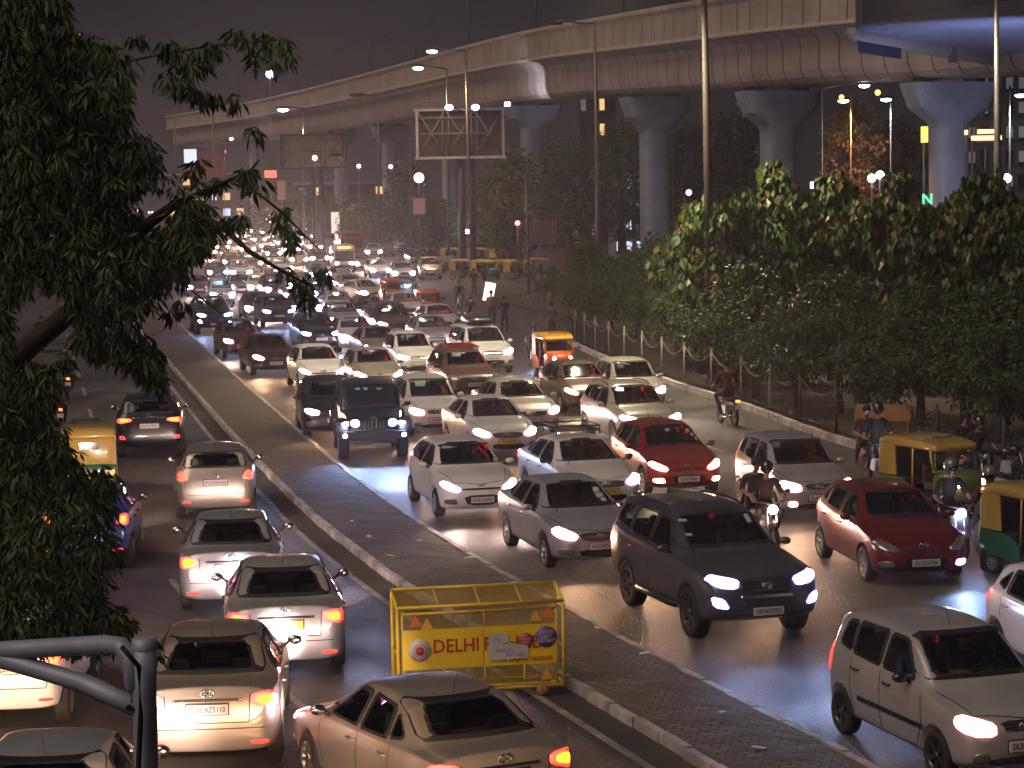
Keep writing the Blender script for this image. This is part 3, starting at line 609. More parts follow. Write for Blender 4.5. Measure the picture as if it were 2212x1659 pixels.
def jeep_extra(parts, add, bvh, Y, t):
    for sx in (-1, 1):
        for a, b in ((.18, 1.30), (2.6, 3.7)):
            q = MB(); P = [(Y(a), .78), (Y(a+.14), .98), (Y(a+.3), 1.03), (Y(b-.35), 1.03), (Y(b-.1), .85), (Y(b), .60)]
            for p, n in zip(P, P[1:]):
                q.add([(sx*.60, p[0], p[1]), (sx*.97, p[0], p[1]-.02), (sx*.97, n[0], n[1]-.02), (sx*.60, n[0], n[1]), (sx*.60, p[0], p[1]-.05), (sx*.97, p[0], p[1]-.07), (sx*.97, n[0], n[1]-.07), (sx*.60, n[0], n[1]-.05)], [(0, 1, 2, 3), (7, 6, 5, 4), (1, 5, 6, 2), (0, 4, 5, 1), (3, 2, 6, 7)])
            add('fender', q, DPL, lod=0)
        q = MB(); q.ball((sx*.71, Y(.16), .93), .065, 8, 0, (1.5, .6, .8)); add('marker_light', q, [CHR], role='head', lod=0)
        q = MB(); q.ball((sx*.74, Y(-.12), .66), .085, 8, 0, (1.0, .6, .9)); add('fog_or_glare_lamp', q, [CHR], role='head', lod=0)
    q = MB(); q.box((0, Y(-.06), .66), (1.72, .20, .20), taper=.95); q.box((0, Y(-.12), .50), (1.1, .12, .10)); add('bumper', q, DPL, lod=0)
    q = MB(); P = [(Y(-.10), .74), (Y(-.16), .80)]; add('tow_bar', q.tube([(-.5, Y(-.17), .78), (.5, Y(-.17), .78)], .02, 6), DPL)
TYPES['jeep']['extra'] = [jeep_extra]
def suv_extra(parts, add, bvh, Y, t):
    for sx in (-1, 1):
        q = MB(); q.tube([(sx*.86, Y(1.5), .40), (sx*.95, Y(1.65), .42), (sx*.95, Y(3.05), .42), (sx*.86, Y(3.2), .40)], .05, 6); add('side_step', q, DPL)
TYPES['suv']['extra'] = [suv_extra]
# ---------------------------------------------------------------- general lofts
def loft(st, n=20, e=.4, mi=0, mb=None):
    """stations (y, half width, z low, z high); rounded box section"""
    mb = mb or MB(); vs = []; fs = []
    for (y, w_, z0, z1) in st:
        for k in range(n):
            a = 2*math.pi*(k+.5)/n; c, s_ = math.cos(a), math.sin(a)
            vs.append((w_*math.copysign(abs(c)**e, c), y, (z0+z1)/2+(z1-z0)/2*math.copysign(abs(s_)**e, s_)))
    for i in range(len(st)-1):
        for k in range(n): fs.append((i*n+k, i*n+(k+1) % n, (i+1)*n+(k+1) % n, (i+1)*n+k))
    fs += [tuple(range(n-1, -1, -1)), tuple((len(st)-1)*n+k for k in range(n))]
    return mb.add(vs, fs, mi, None, True)
GREEN = paint('rickshaw_green', (.012, .10, .05), 0); YEL = paint('rickshaw_yellow', (.44, .29, .06), 0); ORG = paint('rickshaw_orange', (.50, .10, .01), 0)
CANV = mat('canvas_yellow', (.50, .36, .06), .8, noise=.3, nscale=4)
def lampball(parent, name, loc, r, kind, sc=(1, .5, 1)):
    q = MB(); q.ball((0, 0, 0), r, 8, 0, sc); o = q.build(name, lamp_mat(kind), parent, loc); return o
def wheel(parent, x, y, R, W, style='cover'):
    k = ('w', R, W, style)
    if k not in _T:
        a, b = wheel_parts(R, W, style); _T[k] = (a.mesh('tyre', [TYRE]), b.mesh('rim', [ALLOY if style != 'cover' else STEELC, DPL]))
    o = link('wheel', _T[k][0], parent); o.location = (x, y, R)
    if x < 0: o.rotation_euler = (0, 0, math.pi)
    link('rim', _T[k][1], o); return o
AUTO = {}
def auto_rickshaw(label, x, y, heading, toward=True, body=GREEN, top=YEL, head='off', tail='tail', world=None, group=None, beam=.5, rack=True, plate=None, amber=False):
    key = (body.name, top.name)
    p = Vector(world) if world else G(x, y); h = math.radians(heading); fwd = Vector((math.sin(h), -math.cos(h), 0)) if toward else Vector((-math.sin(h), math.cos(h), 0))
    T = thing('auto_rickshaw', label, 'auto rickshaw', p-fwd*(1.0 if toward else .95), h if toward else h+math.pi, group)
    q = loft([(-1.33, .12, .52, .74), (-1.30, .22, .44, .90), (-1.15, .34, .38, 1.0), (-.9, .50, .36, 1.05), (-.66, .60, .36, 1.04)]); q.build('front_cowl', body, T)
    q = MB(); q.box((0, .3, .40), (1.24, 1.9, .12)); q.build('floor', DPL, T)
    for sx in (-1, 1):
        q = MB(); q.prism([(.05, .36), (.05, .62), (.45, .80), (1.22, .84), (1.27, .5), (1.2, .36)], sx*.60, sx*.66); q.build('side_panel', body, T)
        q = MB(); q.prism([(.62, .84), (.66, 1.5), (1.18, 1.5), (1.26, .84)], sx*.61, sx*.645); q.build('rear_quarter_cover', top, T)
        q = MB(); q.tube([(sx*.58, -.66, 1.0), (sx*.56, -.50, 1.52)], .025, 6); q.build('front_post', top, T); q = MB(); q.tube([(sx*.60, .08, .6), (sx*.60, .05, 1.52)], .02, 6); q.build('middle_post', top, T)
    q = loft([(1.20, .64, .50, 1.50), (1.27, .63, .48, 1.52), (1.31, .58, .52, 1.46)], e=.3); q.build('rear_cover', top, T)
    q = MB(); q.box((0, 1.318, 1.27), (.46, .02, .17), 0); q.build('rear_window', [DGLASS], T)
    q = loft([(1.21, .655, .40, .86), (1.29, .65, .38, .85), (1.33, .60, .42, .80)], e=.3); o = q.build('tail_panel', body, T)
    q = MB()
    for a in range(3):
        A, B = [(0, .72), (.11, .54), (-.11, .54)][a], [(0, .72), (.11, .54), (-.11, .54)][(a+1) % 3]; q.tube([(A[0], 1.345, A[1]), (B[0], 1.345, B[1])], .014, 4)
    q.build('warning_triangle', mat('triangle_pale', (.6, .35, .3), .5), o)
    loft([(-.72, .50, 1.46, 1.53), (-.66, .56, 1.45, 1.60), (-.3, .62, 1.46, 1.67), (.4, .66, 1.46, 1.71), (1.0, .66, 1.46, 1.70), (1.26, .63, 1.44, 1.62), (1.31, .58, 1.44, 1.53)], e=.35).build('canopy', top, T)
    if rack:
        q = MB()
        for yy in (-.55, -.30): q.tube([(-.32, yy, 1.64), (-.32, yy, 1.74), (.32, yy, 1.74), (.32, yy, 1.64)], .012, 5)
        for xx in (-.32, 0, .32): q.tube([(xx, -.55, 1.74), (xx, -.3, 1.74)], .01, 4)
        q.build('roof_rack', DPL, T)
    q = MB(); q.add([(-.54, -.70, 1.04), (.54, -.70, 1.04), (.48, -.56, 1.47), (-.48, -.56, 1.47)], [(0, 1, 2, 3)]); q.build('windshield', glass_mat('window_glass', (.8, .95, .92), .88), T)
    q = MB(); q.tube([(-.55, -.71, 1.03), (.55, -.71, 1.03), (.49, -.565, 1.48), (-.49, -.565, 1.48), (-.55, -.71, 1.03)], .025, 5); q.build('windshield_frame', body, T)
    q = MB(); q.box((0, -.18, .66), (.7, .36, .14)); q.box((0, .02, .92), (.7, .08, .42)); q.build('driver_seat', SEAT, T)
    q = MB(); q.box((0, .82, .68), (1.1, .5, .18)); q.box((0, 1.08, 1.0), (1.1, .1, .5)); q.build('bench_seat', SEAT, T)
    q = MB(); q.tube([(-.28, -.58, 1.0), (.28, -.58, 1.0)], .018, 5); q.tube([(0, -.58, 1.0), (0, -.75, .5)], .02, 5); q.build('handlebar', DPL, T)
    wheel(T, .0001, -1.0, .24, .12); q = MB(); q.tube([(0, -1.28, .36), (0, -1.16, .54), (0, -.9, .56), (0, -.75, .42)], .09, 8); q.build('front_mudguard', DPL, T)
    wheel(T, .55, .95, .24, .12); wheel(T, -.55, .95, .24, .12)
    if head != 'none':
        for sx in (-.3, .3): lampball(T, 'headlight', (sx, -1.20, .80), .075, head, (1, .6, 1))
    else: lampball(T, 'headlight', (0, -1.32, .78), .08, 'off')
    for sx in (-1, 1):
        q = MB(); q.box((0, 0, 0), (.10, .03, .13)); q.build('tail_light', lamp_mat('amber' if amber and sx > 0 else tail), T, (sx*.54, 1.345, .62))
        q = MB(); q.tube([(sx*.56, -.6, 1.12), (sx*.74, -.66, 1.16)], .01, 4); q.ball((sx*.78, -.66, 1.16), .07, 6, 0, (1, .3, .8)); q.build('wing_mirror', DPL, T)
    q = MB(); q.box((0, 1.35, .46), (.34, .015, .11)); o = q.build('number_plate', PLY, T)
    if plate: lettering('plate_text', plate, .07, INK, o, (0, 1.36, .46), (math.pi/2, 0, math.pi), .8)
    if head in BEAM: SPOT(T, (0, -1.4, .8), (math.radians(84), 0, math.pi), 66*beam, BEAM[head], 70, .9)
    return T
def motorbike(label, x, y, heading, toward=True, scooter=False, col=None, head='off', tail='tail', world=None, group=None, beam=.5, lean=0):
    p = Vector(world) if world else G(x, y); h = math.radians(heading)
    T = thing('scooter' if scooter else 'motorcycle', label, 'scooter' if scooter else 'motorcycle', p, h if toward else h+math.pi, group)
    T.rotation_euler[0] = 0; col = col or paint('bike_black', (.02, .02, .025), .2)
    R = .25 if scooter else .30; yb = .62
    for yy in (-yb, yb):
        k = ('bw', R)
        if k not in _T:
            X = Matrix.Rotation(math.pi/2, 4, 'Y'); a = MB(); a.lathe([(R-.07, -.03), (R-.02, -.045), (R, 0), (R-.02, .045), (R-.07, .03)], 24, X)
            b = MB(); b.lathe([(R-.075, -.02), (R-.06, 0), (R-.075, .02)], 24, X); b.lathe([(.04, -.05), (.04, .05)], 10, X)
            for s_ in range(6 if not scooter else 5): aa = s_*math.pi*2/(6 if not scooter else 5); b.tube([(0, .03*math.cos(aa), .03*math.sin(aa)), (0, (R-.07)*math.cos(aa), (R-.07)*math.sin(aa))], .012, 4)
            _T[k] = (a.mesh('tyre', [TYRE]), b.mesh('rim', [ALLOY]))
        o = link('wheel', _T[k][0], T); o.location = (0, yy, R); link('rim', _T[k][1], o)
    if scooter:
        loft([(-.50, .20, .30, .62), (-.47, .24, .28, .92), (-.42, .17, .30, .98)], e=.6).build('front_shield', col, T)
        q = MB(); q.box((0, -.12, .30), (.34, .62, .06)); q.build('floorboard', DPL, T)
        loft([(.10, .13, .34, .60), (.25, .19, .34, .72), (.6, .19, .42, .76), (.86, .10, .58, .74)], e=.6).build('rear_body', col, T)
        loft([(-.84, .05, .40, .50), (-.72, .09, .46, .56), (-.5, .08, .50, .58)], e=.7).build('front_mudguard', col, T)
    else:
        q = MB(); q.tube([(0, -.42, .92), (0, -.30, .45), (0, .05, .32), (0, .3, .40)], .025, 6)
        for sx in (-.07, .07): q.tube([(sx, -.40, .88), (sx, .1, .72), (sx, .75, .78)], .018, 5); q.tube([(sx*1.3, .2, .5), (sx*1.3, yb, R)], .02, 5)
        q.build('frame', DPL, T)
        loft([(-.40, .06, .80, .92), (-.30, .14, .74, .99), (-.05, .15, .74, .98), (.10, .09, .74, .88)], e=.7).build('fuel_tank', col, T)
        q = MB(); q.box((0, -.05, .48), (.24, .34, .28), taper=.8)
        for i in range(5): q.box((0, -.2, .44+.04*i), (.28, .12, .012))
        q.build('engine', STEELC, T)
        q = MB(); q.tube([(.12, -.18, .40), (.15, -.1, .26), (.17, .3, .28), (.19, .8, .36)], [.02, .025, .045, .045], 7); q.build('exhaust', CHR, T)
        q = MB(); q.tube([(0, -.86, .60), (0, -.62, .66), (0, -.38, .58)], .05, 6); q.build('mudguard', col, T)
        q = MB(); q.tube([(0, .45, .68), (0, .72, .68), (0, .93, .50)], .055, 6); q.build('mudguard', DPL, T)
    loft([(.05, .11, .78, .84), (.2, .15, .76, .86), (.6, .15, .78, .88), (.84, .08, .82, .88)], e=.6).build('seat', RUB, T)
    q = MB()
    for sx in (-.09, .09): q.tube([(sx, -yb, R), (sx, -.44, .85)], .022, 5)
    q.build('front_fork', ALLOY, T)
    q = MB(); q.tube([(-.36, -.22, 1.02), (-.22, -.34, 1.03), (0, -.42, .98), (.22, -.34, 1.03), (.36, -.22, 1.02)], .014, 5); q.build('handlebar', DPL, T)
    for sx in (-1, 1): q = MB(); q.tube([(sx*.26, -.32, 1.03), (sx*.34, -.36, 1.2)], .008, 4); q.ball((sx*.35, -.36, 1.24), .06, 6, 0, (1.2, .3, .8)); q.build('wing_mirror', DPL, T)
    lampball(T, 'headlight', (0, -.56, .90), .09, head, (1.1, .7, 1)); q = MB(); q.box((0, 0, 0), (.13, .05, .07)); q.build('tail_light', lamp_mat(tail), T, (0, .93, .80))
    q = MB(); q.box((0, .98, .62), (.2, .012, .12)); q.build('number_plate', PLW, T)
    if head in BEAM: SPOT(T, (0, -.68, .90), (math.radians(84), 0, math.pi), 66*beam, BEAM[head], 70, .9)
    return T
# ---------------------------------------------------------------- people
SKIN = mat('skin', (.22, .11, .065), .6); HAIR = mat('hair', (.010, .008, .008), .7); SHOE = mat('shoe', (.02, .018, .016), .6)
POSE = {
 'ride': dict(hip=(0, .12, .90), ch=(0, -.02, 1.24), nk=(0, -.06, 1.46), hd=(0, -.10, 1.66), kn=(.24, -.30, .82), an=(.19, .02, .36), to=(.19, -.17, .32), sh=(.19, -.03, 1.40), el=(.32, -.10, 1.14), wr=(.33, -.22, 1.07), hf=(.0, -1, -.1)),
 'pillion': dict(hip=(0, .52, .95), ch=(0, .46, 1.28), nk=(0, .43, 1.50), hd=(.03, .38, 1.70), kn=(.30, .12, .82), an=(.24, .40, .44), to=(.24, .22, .38), sh=(.19, .45, 1.44), el=(.30, .38, 1.18), wr=(.20, .12, 1.10), hf=(0, -1, -.2)),
 'stand': dict(hip=(0, 0, .94), ch=(0, 0, 1.25), nk=(0, -.01, 1.47), hd=(0, -.03, 1.66), kn=(.10, -.02, .50), an=(.10, .03, .09), to=(.11, -.16, .04), sh=(.19, 0, 1.42), el=(.24, .03, 1.14), wr=(.25, -.05, .89), hf=(0, -.1, -1)),
 'drive': dict(hip=(0, .12, .14), ch=(0, .20, .44), nk=(0, .20, .64), hd=(0, .16, .83), kn=(.18, -.35, .20), an=(.15, -.60, -.1), to=(.15, -.75, -.1), sh=(.19, .20, .58), el=(.28, -.02, .36), wr=(.16, -.26, .42), hf=(0, -1, .1)),
}
PM = {}
def person_mesh(pose, walk=0):
    k = (pose, walk)
    if k in PM: return PM[k]
    P = POSE[pose]; V = []; E = []; Rr = []; Tg = []
    def v(p, r, t): V.append(p); Rr.append(r); Tg.append(t); return len(V)-1
    hip = v(P['hip'], .135, 'leg'); wa = v(tuple((a+b)/2 for a, b in zip(P['hip'], P['ch'])), .125, 'top'); ch = v(P['ch'], .172, 'top')
    up = v(tuple(a*.35+b*.65 for a, b in zip(P['ch'], P['nk'])), .125, 'top'); nk = v(P['nk'], .055, 'skin'); hd = P['hd']
    chin = v((hd[0], hd[1]+.0, hd[2]-.08), .066, 'skin'); h0 = v(hd, .086, 'skin'); tp = v((hd[0], hd[1]+.01, hd[2]+.07), .062, 'skin')
    E += [(hip, wa), (wa, ch), (ch, up), (up, nk), (nk, chin), (chin, h0), (h0, tp)]
    nose = v((hd[0], hd[1]-.098, hd[2]-.03), .014, 'skin'); E.append((h0, nose))
    for s in (1, -1):
        m = lambda p: (p[0]*s, p[1], p[2])
        dy = walk*s*.22
        kn = m(P['kn']); an = m(P['an']); to = m(P['to'])
        if walk: kn = (kn[0], kn[1]-dy*.6-.04, kn[2]); an = (an[0], an[1]-dy, an[2]+(.05 if s < 0 else 0)); to = (to[0], to[1]-dy, to[2]+(.0 if s > 0 else .02))
        th = v((P['hip'][0]+s*.09, P['hip'][1]*.9+kn[1]*.1, P['hip'][2]-.03), .11, 'leg'); a = v(kn, .072, 'leg'); b = v(an, .042, 'leg'); c = v(to, .035, 'shoe')
        E += [(hip, th), (th, a), (a, b), (b, c)]
        sh = v(m(P['sh']), .078, 'top'); el = m(P['el']); wr = m(P['wr'])
        if walk: el = (el[0], el[1]+dy*.5, el[2]); wr = (wr[0], wr[1]+dy, wr[2])
        e = v(el, .058, 'top'); w_ = v(wr, .028, 'skin'); E += [(up, sh), (sh, e), (e, w_)]
        f = Vector(P['hf']).normalized(); pc = Vector(wr)+f*.06; pa = v(tuple(pc), .026, 'skin'); E.append((w_, pa)); side = Vector((1, 0, 0))
        for q, ln in ((-1.5, .058), (-.5, .072), (.5, .075), (1.5, .066)):
            b0 = pc+side*.019*q+f*.025; b1 = b0+f*ln*.55+Vector((0, 0, -.006)); b2 = b1+f*ln*.3+Vector((0, 0, -.028))
            i0 = v(tuple(b0), .009, 'skin'); i1 = v(tuple(b1), .0085, 'skin'); i2 = v(tuple(b2), .007, 'skin'); E += [(pa, i0), (i0, i1), (i1, i2)]
        t0 = pc-side*s*.035-f*.01; t1 = t0-side*s*.02+f*.035+Vector((0, 0, -.015)); i0 = v(tuple(t0), .010, 'skin'); i1 = v(tuple(t1), .008, 'skin'); E += [(pa, i0), (i0, i1)]
    me = bpy.data.meshes.new('body'); me.from_pydata(V, E, []); o = link('tmp', me); o.modifiers.new('k', 'SKIN'); me.skin_vertices[0].data
    for i, r in enumerate(Rr): me.skin_vertices[0].data[i].radius = (r, r*(.8 if Tg[i] == 'top' and r > .1 else 1))
    me.skin_vertices[0].data[0].use_root = True
    sb = o.modifiers.new('s', 'SUBSURF'); sb.levels = 1; sb.render_levels = 1
    r = eval_mesh(o); bpy.data.objects.remove(o)
    for q in range(4): r.materials.append(SKIN)
    idx = {'skin': 0, 'top': 1, 'leg': 2, 'shoe': 3}
    seg = [(Vector(V[a]), Vector(V[b]), Tg[b]) for a, b in E]
    for p in r.polygons:
        c = Vector(p.center); best = 9; bt = 'top'
        for a, b, t in seg:
            ab = b-a; tt = max(0, min(1, (c-a).dot(ab)/max(1e-9, ab.dot(ab)))); d = (c-(a+ab*tt)).length
            if d < best: best = d; bt = t
        p.material_index = idx[bt]; p.use_smooth = True
    PM[k] = r; return r
_cl = {}
def cloth(c):
    if c not in _cl: _cl[c] = mat('cloth_%d' % len(_cl), tuple(x*.6 for x in c), .9, noise=.3, nscale=6)
    return _cl[c]
def person(label, loc, rz, pose='ride', top=(.03, .03, .035), legs=(.03, .035, .05), helmet=None, walk=0, mask=None, cap=None, group=None, scale=1.0):
    T = thing('person', label, 'person', loc, rz, group); T.scale = (scale,)*3
    b = link('body', person_mesh(pose, walk), T)
    for i, m in enumerate((SKIN, cloth(top), cloth(legs), SHOE)): b.material_slots[i].link = 'OBJECT'; b.material_slots[i].material = m
    hd = Vector(POSE[pose]['hd'])
    q = MB(); q.ball(hd+Vector((0, .02, .035)), .112, 10, 0, (.95, 1.05, .95)); q.v = [(x, max(y, hd.y-.07+.6*max(0, hd.z-z)), z) if z < hd.z+.03 else (x, y, z) for x, y, z in q.v]; q.build('hair', HAIR, T)
    for s in (-1, 1):
        q = MB(); q.ball(hd+Vector((s*.033, -.083, .0)), .011, 6); q.build('eye', mat('eye_dark', (.01, .01, .01), .2), T)
    if helmet:
        pass
        q = MB(); q.ball(hd+Vector((0, .015, .03)), .145, 12, 0, (.92, 1.08, 1)); q.build('helmet', helmet, T)
        q = MB(); q.ball(hd+Vector((0, -.03, .0)), .118, 8, 0, (.95, 1.12, .62)); q.build('visor', DGLASS, T)
    if mask: q = MB(); q.ball(hd+Vector((0, -.05, -.05)), .068, 8, 0, (1, .9, .85)); q.build('face_mask', mask, T)
    return T
HELM = mat('helmet_black', (.015, .015, .018), .15, 0, 1); HELG = mat('helmet_grey', (.12, .12, .13), .2, 0, 1)
# ---------------------------------------------------------------- foliage
def leafmesh(cl, r, per, ls, asp, droop, seed, cols, name='crown', cup=.15):
    """clusters of leaves: cl = list of (centre, radius)"""
    R = random.Random(seed); v = []; f = []; mi = []
    for (c, cr) in cl:
        for _ in range(per):
            d = Vector((R.gauss(0, 1), R.gauss(0, 1), R.gauss(0, 1))).normalized()
            p = Vector(c)+d*cr*(R.random()**.5)
            ax = (d*(1-droop)+Vector((0, 0, -1))*droop+Vector((R.uniform(-.5, .5), R.uniform(-.5, .5), R.uniform(-.3, .3)))*.6).normalized()
            sd = ax.cross(Vector((R.uniform(-1, 1), R.uniform(-1, 1), R.uniform(-1, 1)))).normalized(); nn = ax.cross(sd)
            L = ls*R.uniform(.6, 1.25); W = L*asp/2; k = len(v)
            v += [p, p+ax*L*.45+sd*W+nn*L*cup*.5, p+ax*L-nn*L*cup*.4, p+ax*L*.45-sd*W+nn*L*cup*.5]
            f += [(k, k+1, k+2), (k, k+2, k+3)]; m = R.choices(range(len(cols)), [q[1] for q in cols])[0]; mi += [m, m]
    me = bpy.data.meshes.new(name); me.from_pydata(v, [], f); me.update()
    for q in cols: me.materials.append(q[0])
    me.polygons.foreach_set('material_index', mi); return me
def leafmat(name, c, rough=.55):
    m = mat(name, c, rough, noise=.35, nscale=2.0, spec=.35)
    return m
# ================================================================ the setting
def nodes_mat(name):
    m = bpy.data.materials.new(name); m.use_nodes = True; return m, m.node_tree, m.node_tree.nodes['Principled BSDF']
def asphalt():
    m, n, p = nodes_mat('asphalt'); N = n.nodes.new; Lk = n.links.new
    tc = N('ShaderNodeTexCoord'); a = N('ShaderNodeTexNoise'); a.inputs['Scale'].default_value = 28; a.inputs['Detail'].default_value = 6; Lk(tc.outputs['Object'], a.inputs['Vector'])
    b = N('ShaderNodeTexNoise'); b.inputs['Scale'].default_value = .35; b.inputs['Detail'].default_value = 5; Lk(tc.outputs['Object'], b.inputs['Vector'])
    v = N('ShaderNodeTexVoronoi'); v.inputs['Scale'].default_value = 55; Lk(tc.outputs['Object'], v.inputs['Vector'])
    r1 = N('ShaderNodeValToRGB'); r1.color_ramp.elements[0].position = .3; r1.color_ramp.elements[0].color = (.050, .047, .043, 1); r1.color_ramp.elements[1].position = .75; r1.color_ramp.elements[1].color = (.185, .170, .152, 1); Lk(a.outputs['Fac'], r1.inputs[0])
    r2 = N('ShaderNodeValToRGB'); r2.color_ramp.elements[0].position = .35; r2.color_ramp.elements[0].color = (.45, .45, .46, 1); r2.color_ramp.elements[1].position = .7; r2.color_ramp.elements[1].color = (1.15, 1.12, 1.08, 1); Lk(b.outputs['Fac'], r2.inputs[0])
    mx = N('ShaderNodeMix'); mx.data_type = 'RGBA'; mx.blend_type = 'MULTIPLY'; mx.inputs[0].default_value = 1; Lk(r1.outputs[0], mx.inputs[6]); Lk(r2.outputs[0], mx.inputs[7])
    # cracks and patch seams
    c = N('ShaderNodeTexVoronoi'); c.feature = 'DISTANCE_TO_EDGE'; c.inputs['Scale'].default_value = .16; nz = N('ShaderNodeMix'); nz.data_type = 'VECTOR'; nz.inputs[0].default_value = .12
    Lk(tc.outputs['Object'], nz.inputs[4]); Lk(b.outputs['Color'], nz.inputs[5]); Lk(nz.outputs[1], c.inputs['Vector'])
    cr = N('ShaderNodeMapRange'); cr.inputs['From Min'].default_value = 0; cr.inputs['From Max'].default_value = .008; cr.inputs['To Min'].default_value = .30; Lk(c.outputs['Distance'], cr.inputs['Value'])
    m2 = N('ShaderNodeMix'); m2.data_type = 'RGBA'; m2.blend_type = 'MULTIPLY'; m2.inputs[0].default_value = .8; Lk(mx.outputs[2], m2.inputs[6]); Lk(cr.outputs[0], m2.inputs[7])
    vc = N('ShaderNodeTexVoronoi'); vc.inputs['Scale'].default_value = .13; Lk(nz.outputs[1], vc.inputs['Vector'])
    mp = N('ShaderNodeMapping'); mp.inputs['Rotation'].default_value = (0, 0, math.radians(-14)); mp.inputs['Scale'].default_value = (1.5, .05, 1); Lk(tc.outputs['Object'], mp.inputs[0])
    sn = N('ShaderNodeTexNoise'); sn.inputs['Scale'].default_value = 1; sn.inputs['Detail'].default_value = 4; Lk(mp.outputs[0], sn.inputs['Vector'])
    s1 = N('ShaderNodeMapRange'); s1.inputs['From Min'].default_value = .3; s1.inputs['From Max'].default_value = .7; s1.inputs['To Min'].default_value = .62; s1.inputs['To Max'].default_value = 1.25; Lk(sn.outputs['Fac'], s1.inputs['Value'])
    sp_ = N('ShaderNodeSeparateColor'); Lk(vc.outputs['Color'], sp_.inputs[0]); s2 = N('ShaderNodeMapRange'); s2.inputs['To Min'].default_value = .78; s2.inputs['To Max'].default_value = 1.25; Lk(sp_.outputs[0], s2.inputs['Value'])
    pr = N('ShaderNodeMath'); pr.operation = 'MULTIPLY'; Lk(s1.outputs[0], pr.inputs[0]); Lk(s2.outputs[0], pr.inputs[1])
    m3 = N('ShaderNodeMix'); m3.data_type = 'RGBA'; m3.blend_type = 'MULTIPLY'; m3.inputs[0].default_value = 1; Lk(m2.outputs[2], m3.inputs[6]); Lk(pr.outputs[0], m3.inputs[7])
    Lk(m3.outputs[2], p.inputs['Base Color'])
    rr = N('ShaderNodeMapRange'); rr.inputs['From Min'].default_value = .3; rr.inputs['From Max'].default_value = .7; rr.inputs['To Min'].default_value = .40; rr.inputs['To Max'].default_value = .72; Lk(b.outputs['Fac'], rr.inputs['Value']); Lk(rr.outputs[0], p.inputs['Roughness'])
    bp = N('ShaderNodeBump'); bp.inputs['Strength'].default_value = 1.0; bp.inputs['Distance'].default_value = .03; Lk(v.outputs['Distance'], bp.inputs['Height']); Lk(bp.outputs[0], p.inputs['Normal'])
    return m
def pavers():
    m, n, p = nodes_mat('median_pavers'); N = n.nodes.new; Lk = n.links.new
    tc = N('ShaderNodeTexCoord'); mp = N('ShaderNodeMapping'); mp.inputs['Rotation'].default_value = (0, 0, math.radians(12)); Lk(tc.outputs['Object'], mp.inputs[0])
    br = N('ShaderNodeTexBrick'); br.inputs['Scale'].default_value = 1; br.inputs['Brick Width'].default_value = .24; br.inputs['Row Height'].default_value = .13; br.inputs['Mortar Size'].default_value = .012
    br.inputs['Color1'].default_value = (.11, .092, .078, 1); br.inputs['Color2'].default_value = (.18, .145, .115, 1); br.inputs['Mortar'].default_value = (.025, .022, .02, 1); Lk(mp.outputs[0], br.inputs['Vector'])
    a = N('ShaderNodeTexNoise'); a.inputs['Scale'].default_value = 1.6; a.inputs['Detail'].default_value = 8; Lk(tc.outputs['Object'], a.inputs['Vector'])
    r = N('ShaderNodeValToRGB'); r.color_ramp.elements[0].position = .38; r.color_ramp.elements[1].position = .62; Lk(a.outputs['Fac'], r.inputs[0])
    mx = N('ShaderNodeMix'); mx.data_type = 'RGBA'; Lk(r.outputs[0], mx.inputs[0]); Lk(br.outputs['Color'], mx.inputs[6]); mx.inputs[7].default_value = (.10, .080, .062, 1); Lk(mx.outputs[2], p.inputs['Base Color'])
    p.inputs['Roughness'].default_value = .9
    ad = N('ShaderNodeMath'); ad.operation = 'MULTIPLY_ADD'; Lk(a.outputs['Fac'], ad.inputs[0]); ad.inputs[1].default_value = 2.2; Lk(br.outputs['Fac'], ad.inputs[2])
    bp = N('ShaderNodeBump'); bp.inputs['Strength'].default_value = 1.0; bp.inputs['Distance'].default_value = .05; bp.invert = False; Lk(ad.outputs[0], bp.inputs['Height']); Lk(bp.outputs[0], p.inputs['Normal'])
    return m
ASPH = asphalt()
CONC = mat('concrete', (.33, .30, .27), .75, noise=.35, nscale=.6, bump=.25, bscale=5)
CONCB = mat('pier_concrete', (.28, .30, .38), .7, noise=.3, nscale=.5, bump=.2, bscale=4)
KERB = mat('kerb_paint', (.50, .46, .42), .7, col2=(.20, .18, .16), nscale=1.7, bump=.4, bscale=14)
SOIL = mat('trodden_soil', (.085, .065, .042), .95, noise=.5, nscale=.5, bump=.5, bscale=6)
GRASS = mat('plaza_grass', (.075, .080, .048), .9, noise=.4, nscale=.3, bump=.4, bscale=5)
STEEL = mat('galvanised_steel', (.20, .18, .165), .45, .6, noise=.25, nscale=2)
DSTEEL = mat('dark_steel', (.055, .05, .048), .5, .5)
q = MB(); q.add([(-900, -30, 0), (900, -30, 0), (900, 1500, 0), (-900, 1500, 0)], [(0, 1, 2, 3)]); structure('road', q, ASPH)
RC = [(1850+480, 1659+255), (1850, 1659), (1500, 1480), (1150, 1290), (920, 1155), (690, 985), (380, 700)]
LC = [(1520+400, 1659+240), (1520, 1659), (1225, 1480), (870, 1280), (600, 1060), (350, 770)]
def resample(P, step):
    out = [P[0]]; acc = 0
    for a, b in zip(P, P[1:]):
        L = (b-a).length; d = step-acc
        while d < L: out.append(a.lerp(b, d/L)); d += step
        acc = L-(d-step)
    out.append(P[-1]); return out
def smooth_path(P, it=3):
    for _ in range(it): P = [P[0]]+[x for a, b in zip(P, P[1:]) for x in (a.lerp(b, .25), a.lerp(b, .75))]+[P[-1]]
    return P
RCP = smooth_path([G(*p) for p in RC]+[Vector((-38, 225, 0)), Vector((-62, 360, 0))]); LCP = smooth_path([G(*p) for p in LC]+[Vector((-21.5, 129, 0)), Vector((-40.5, 225, 0)), Vector((-64.5, 360, 0))])
RCP = resample(RCP, 1.0); LCP = resample(LCP, 1.0)
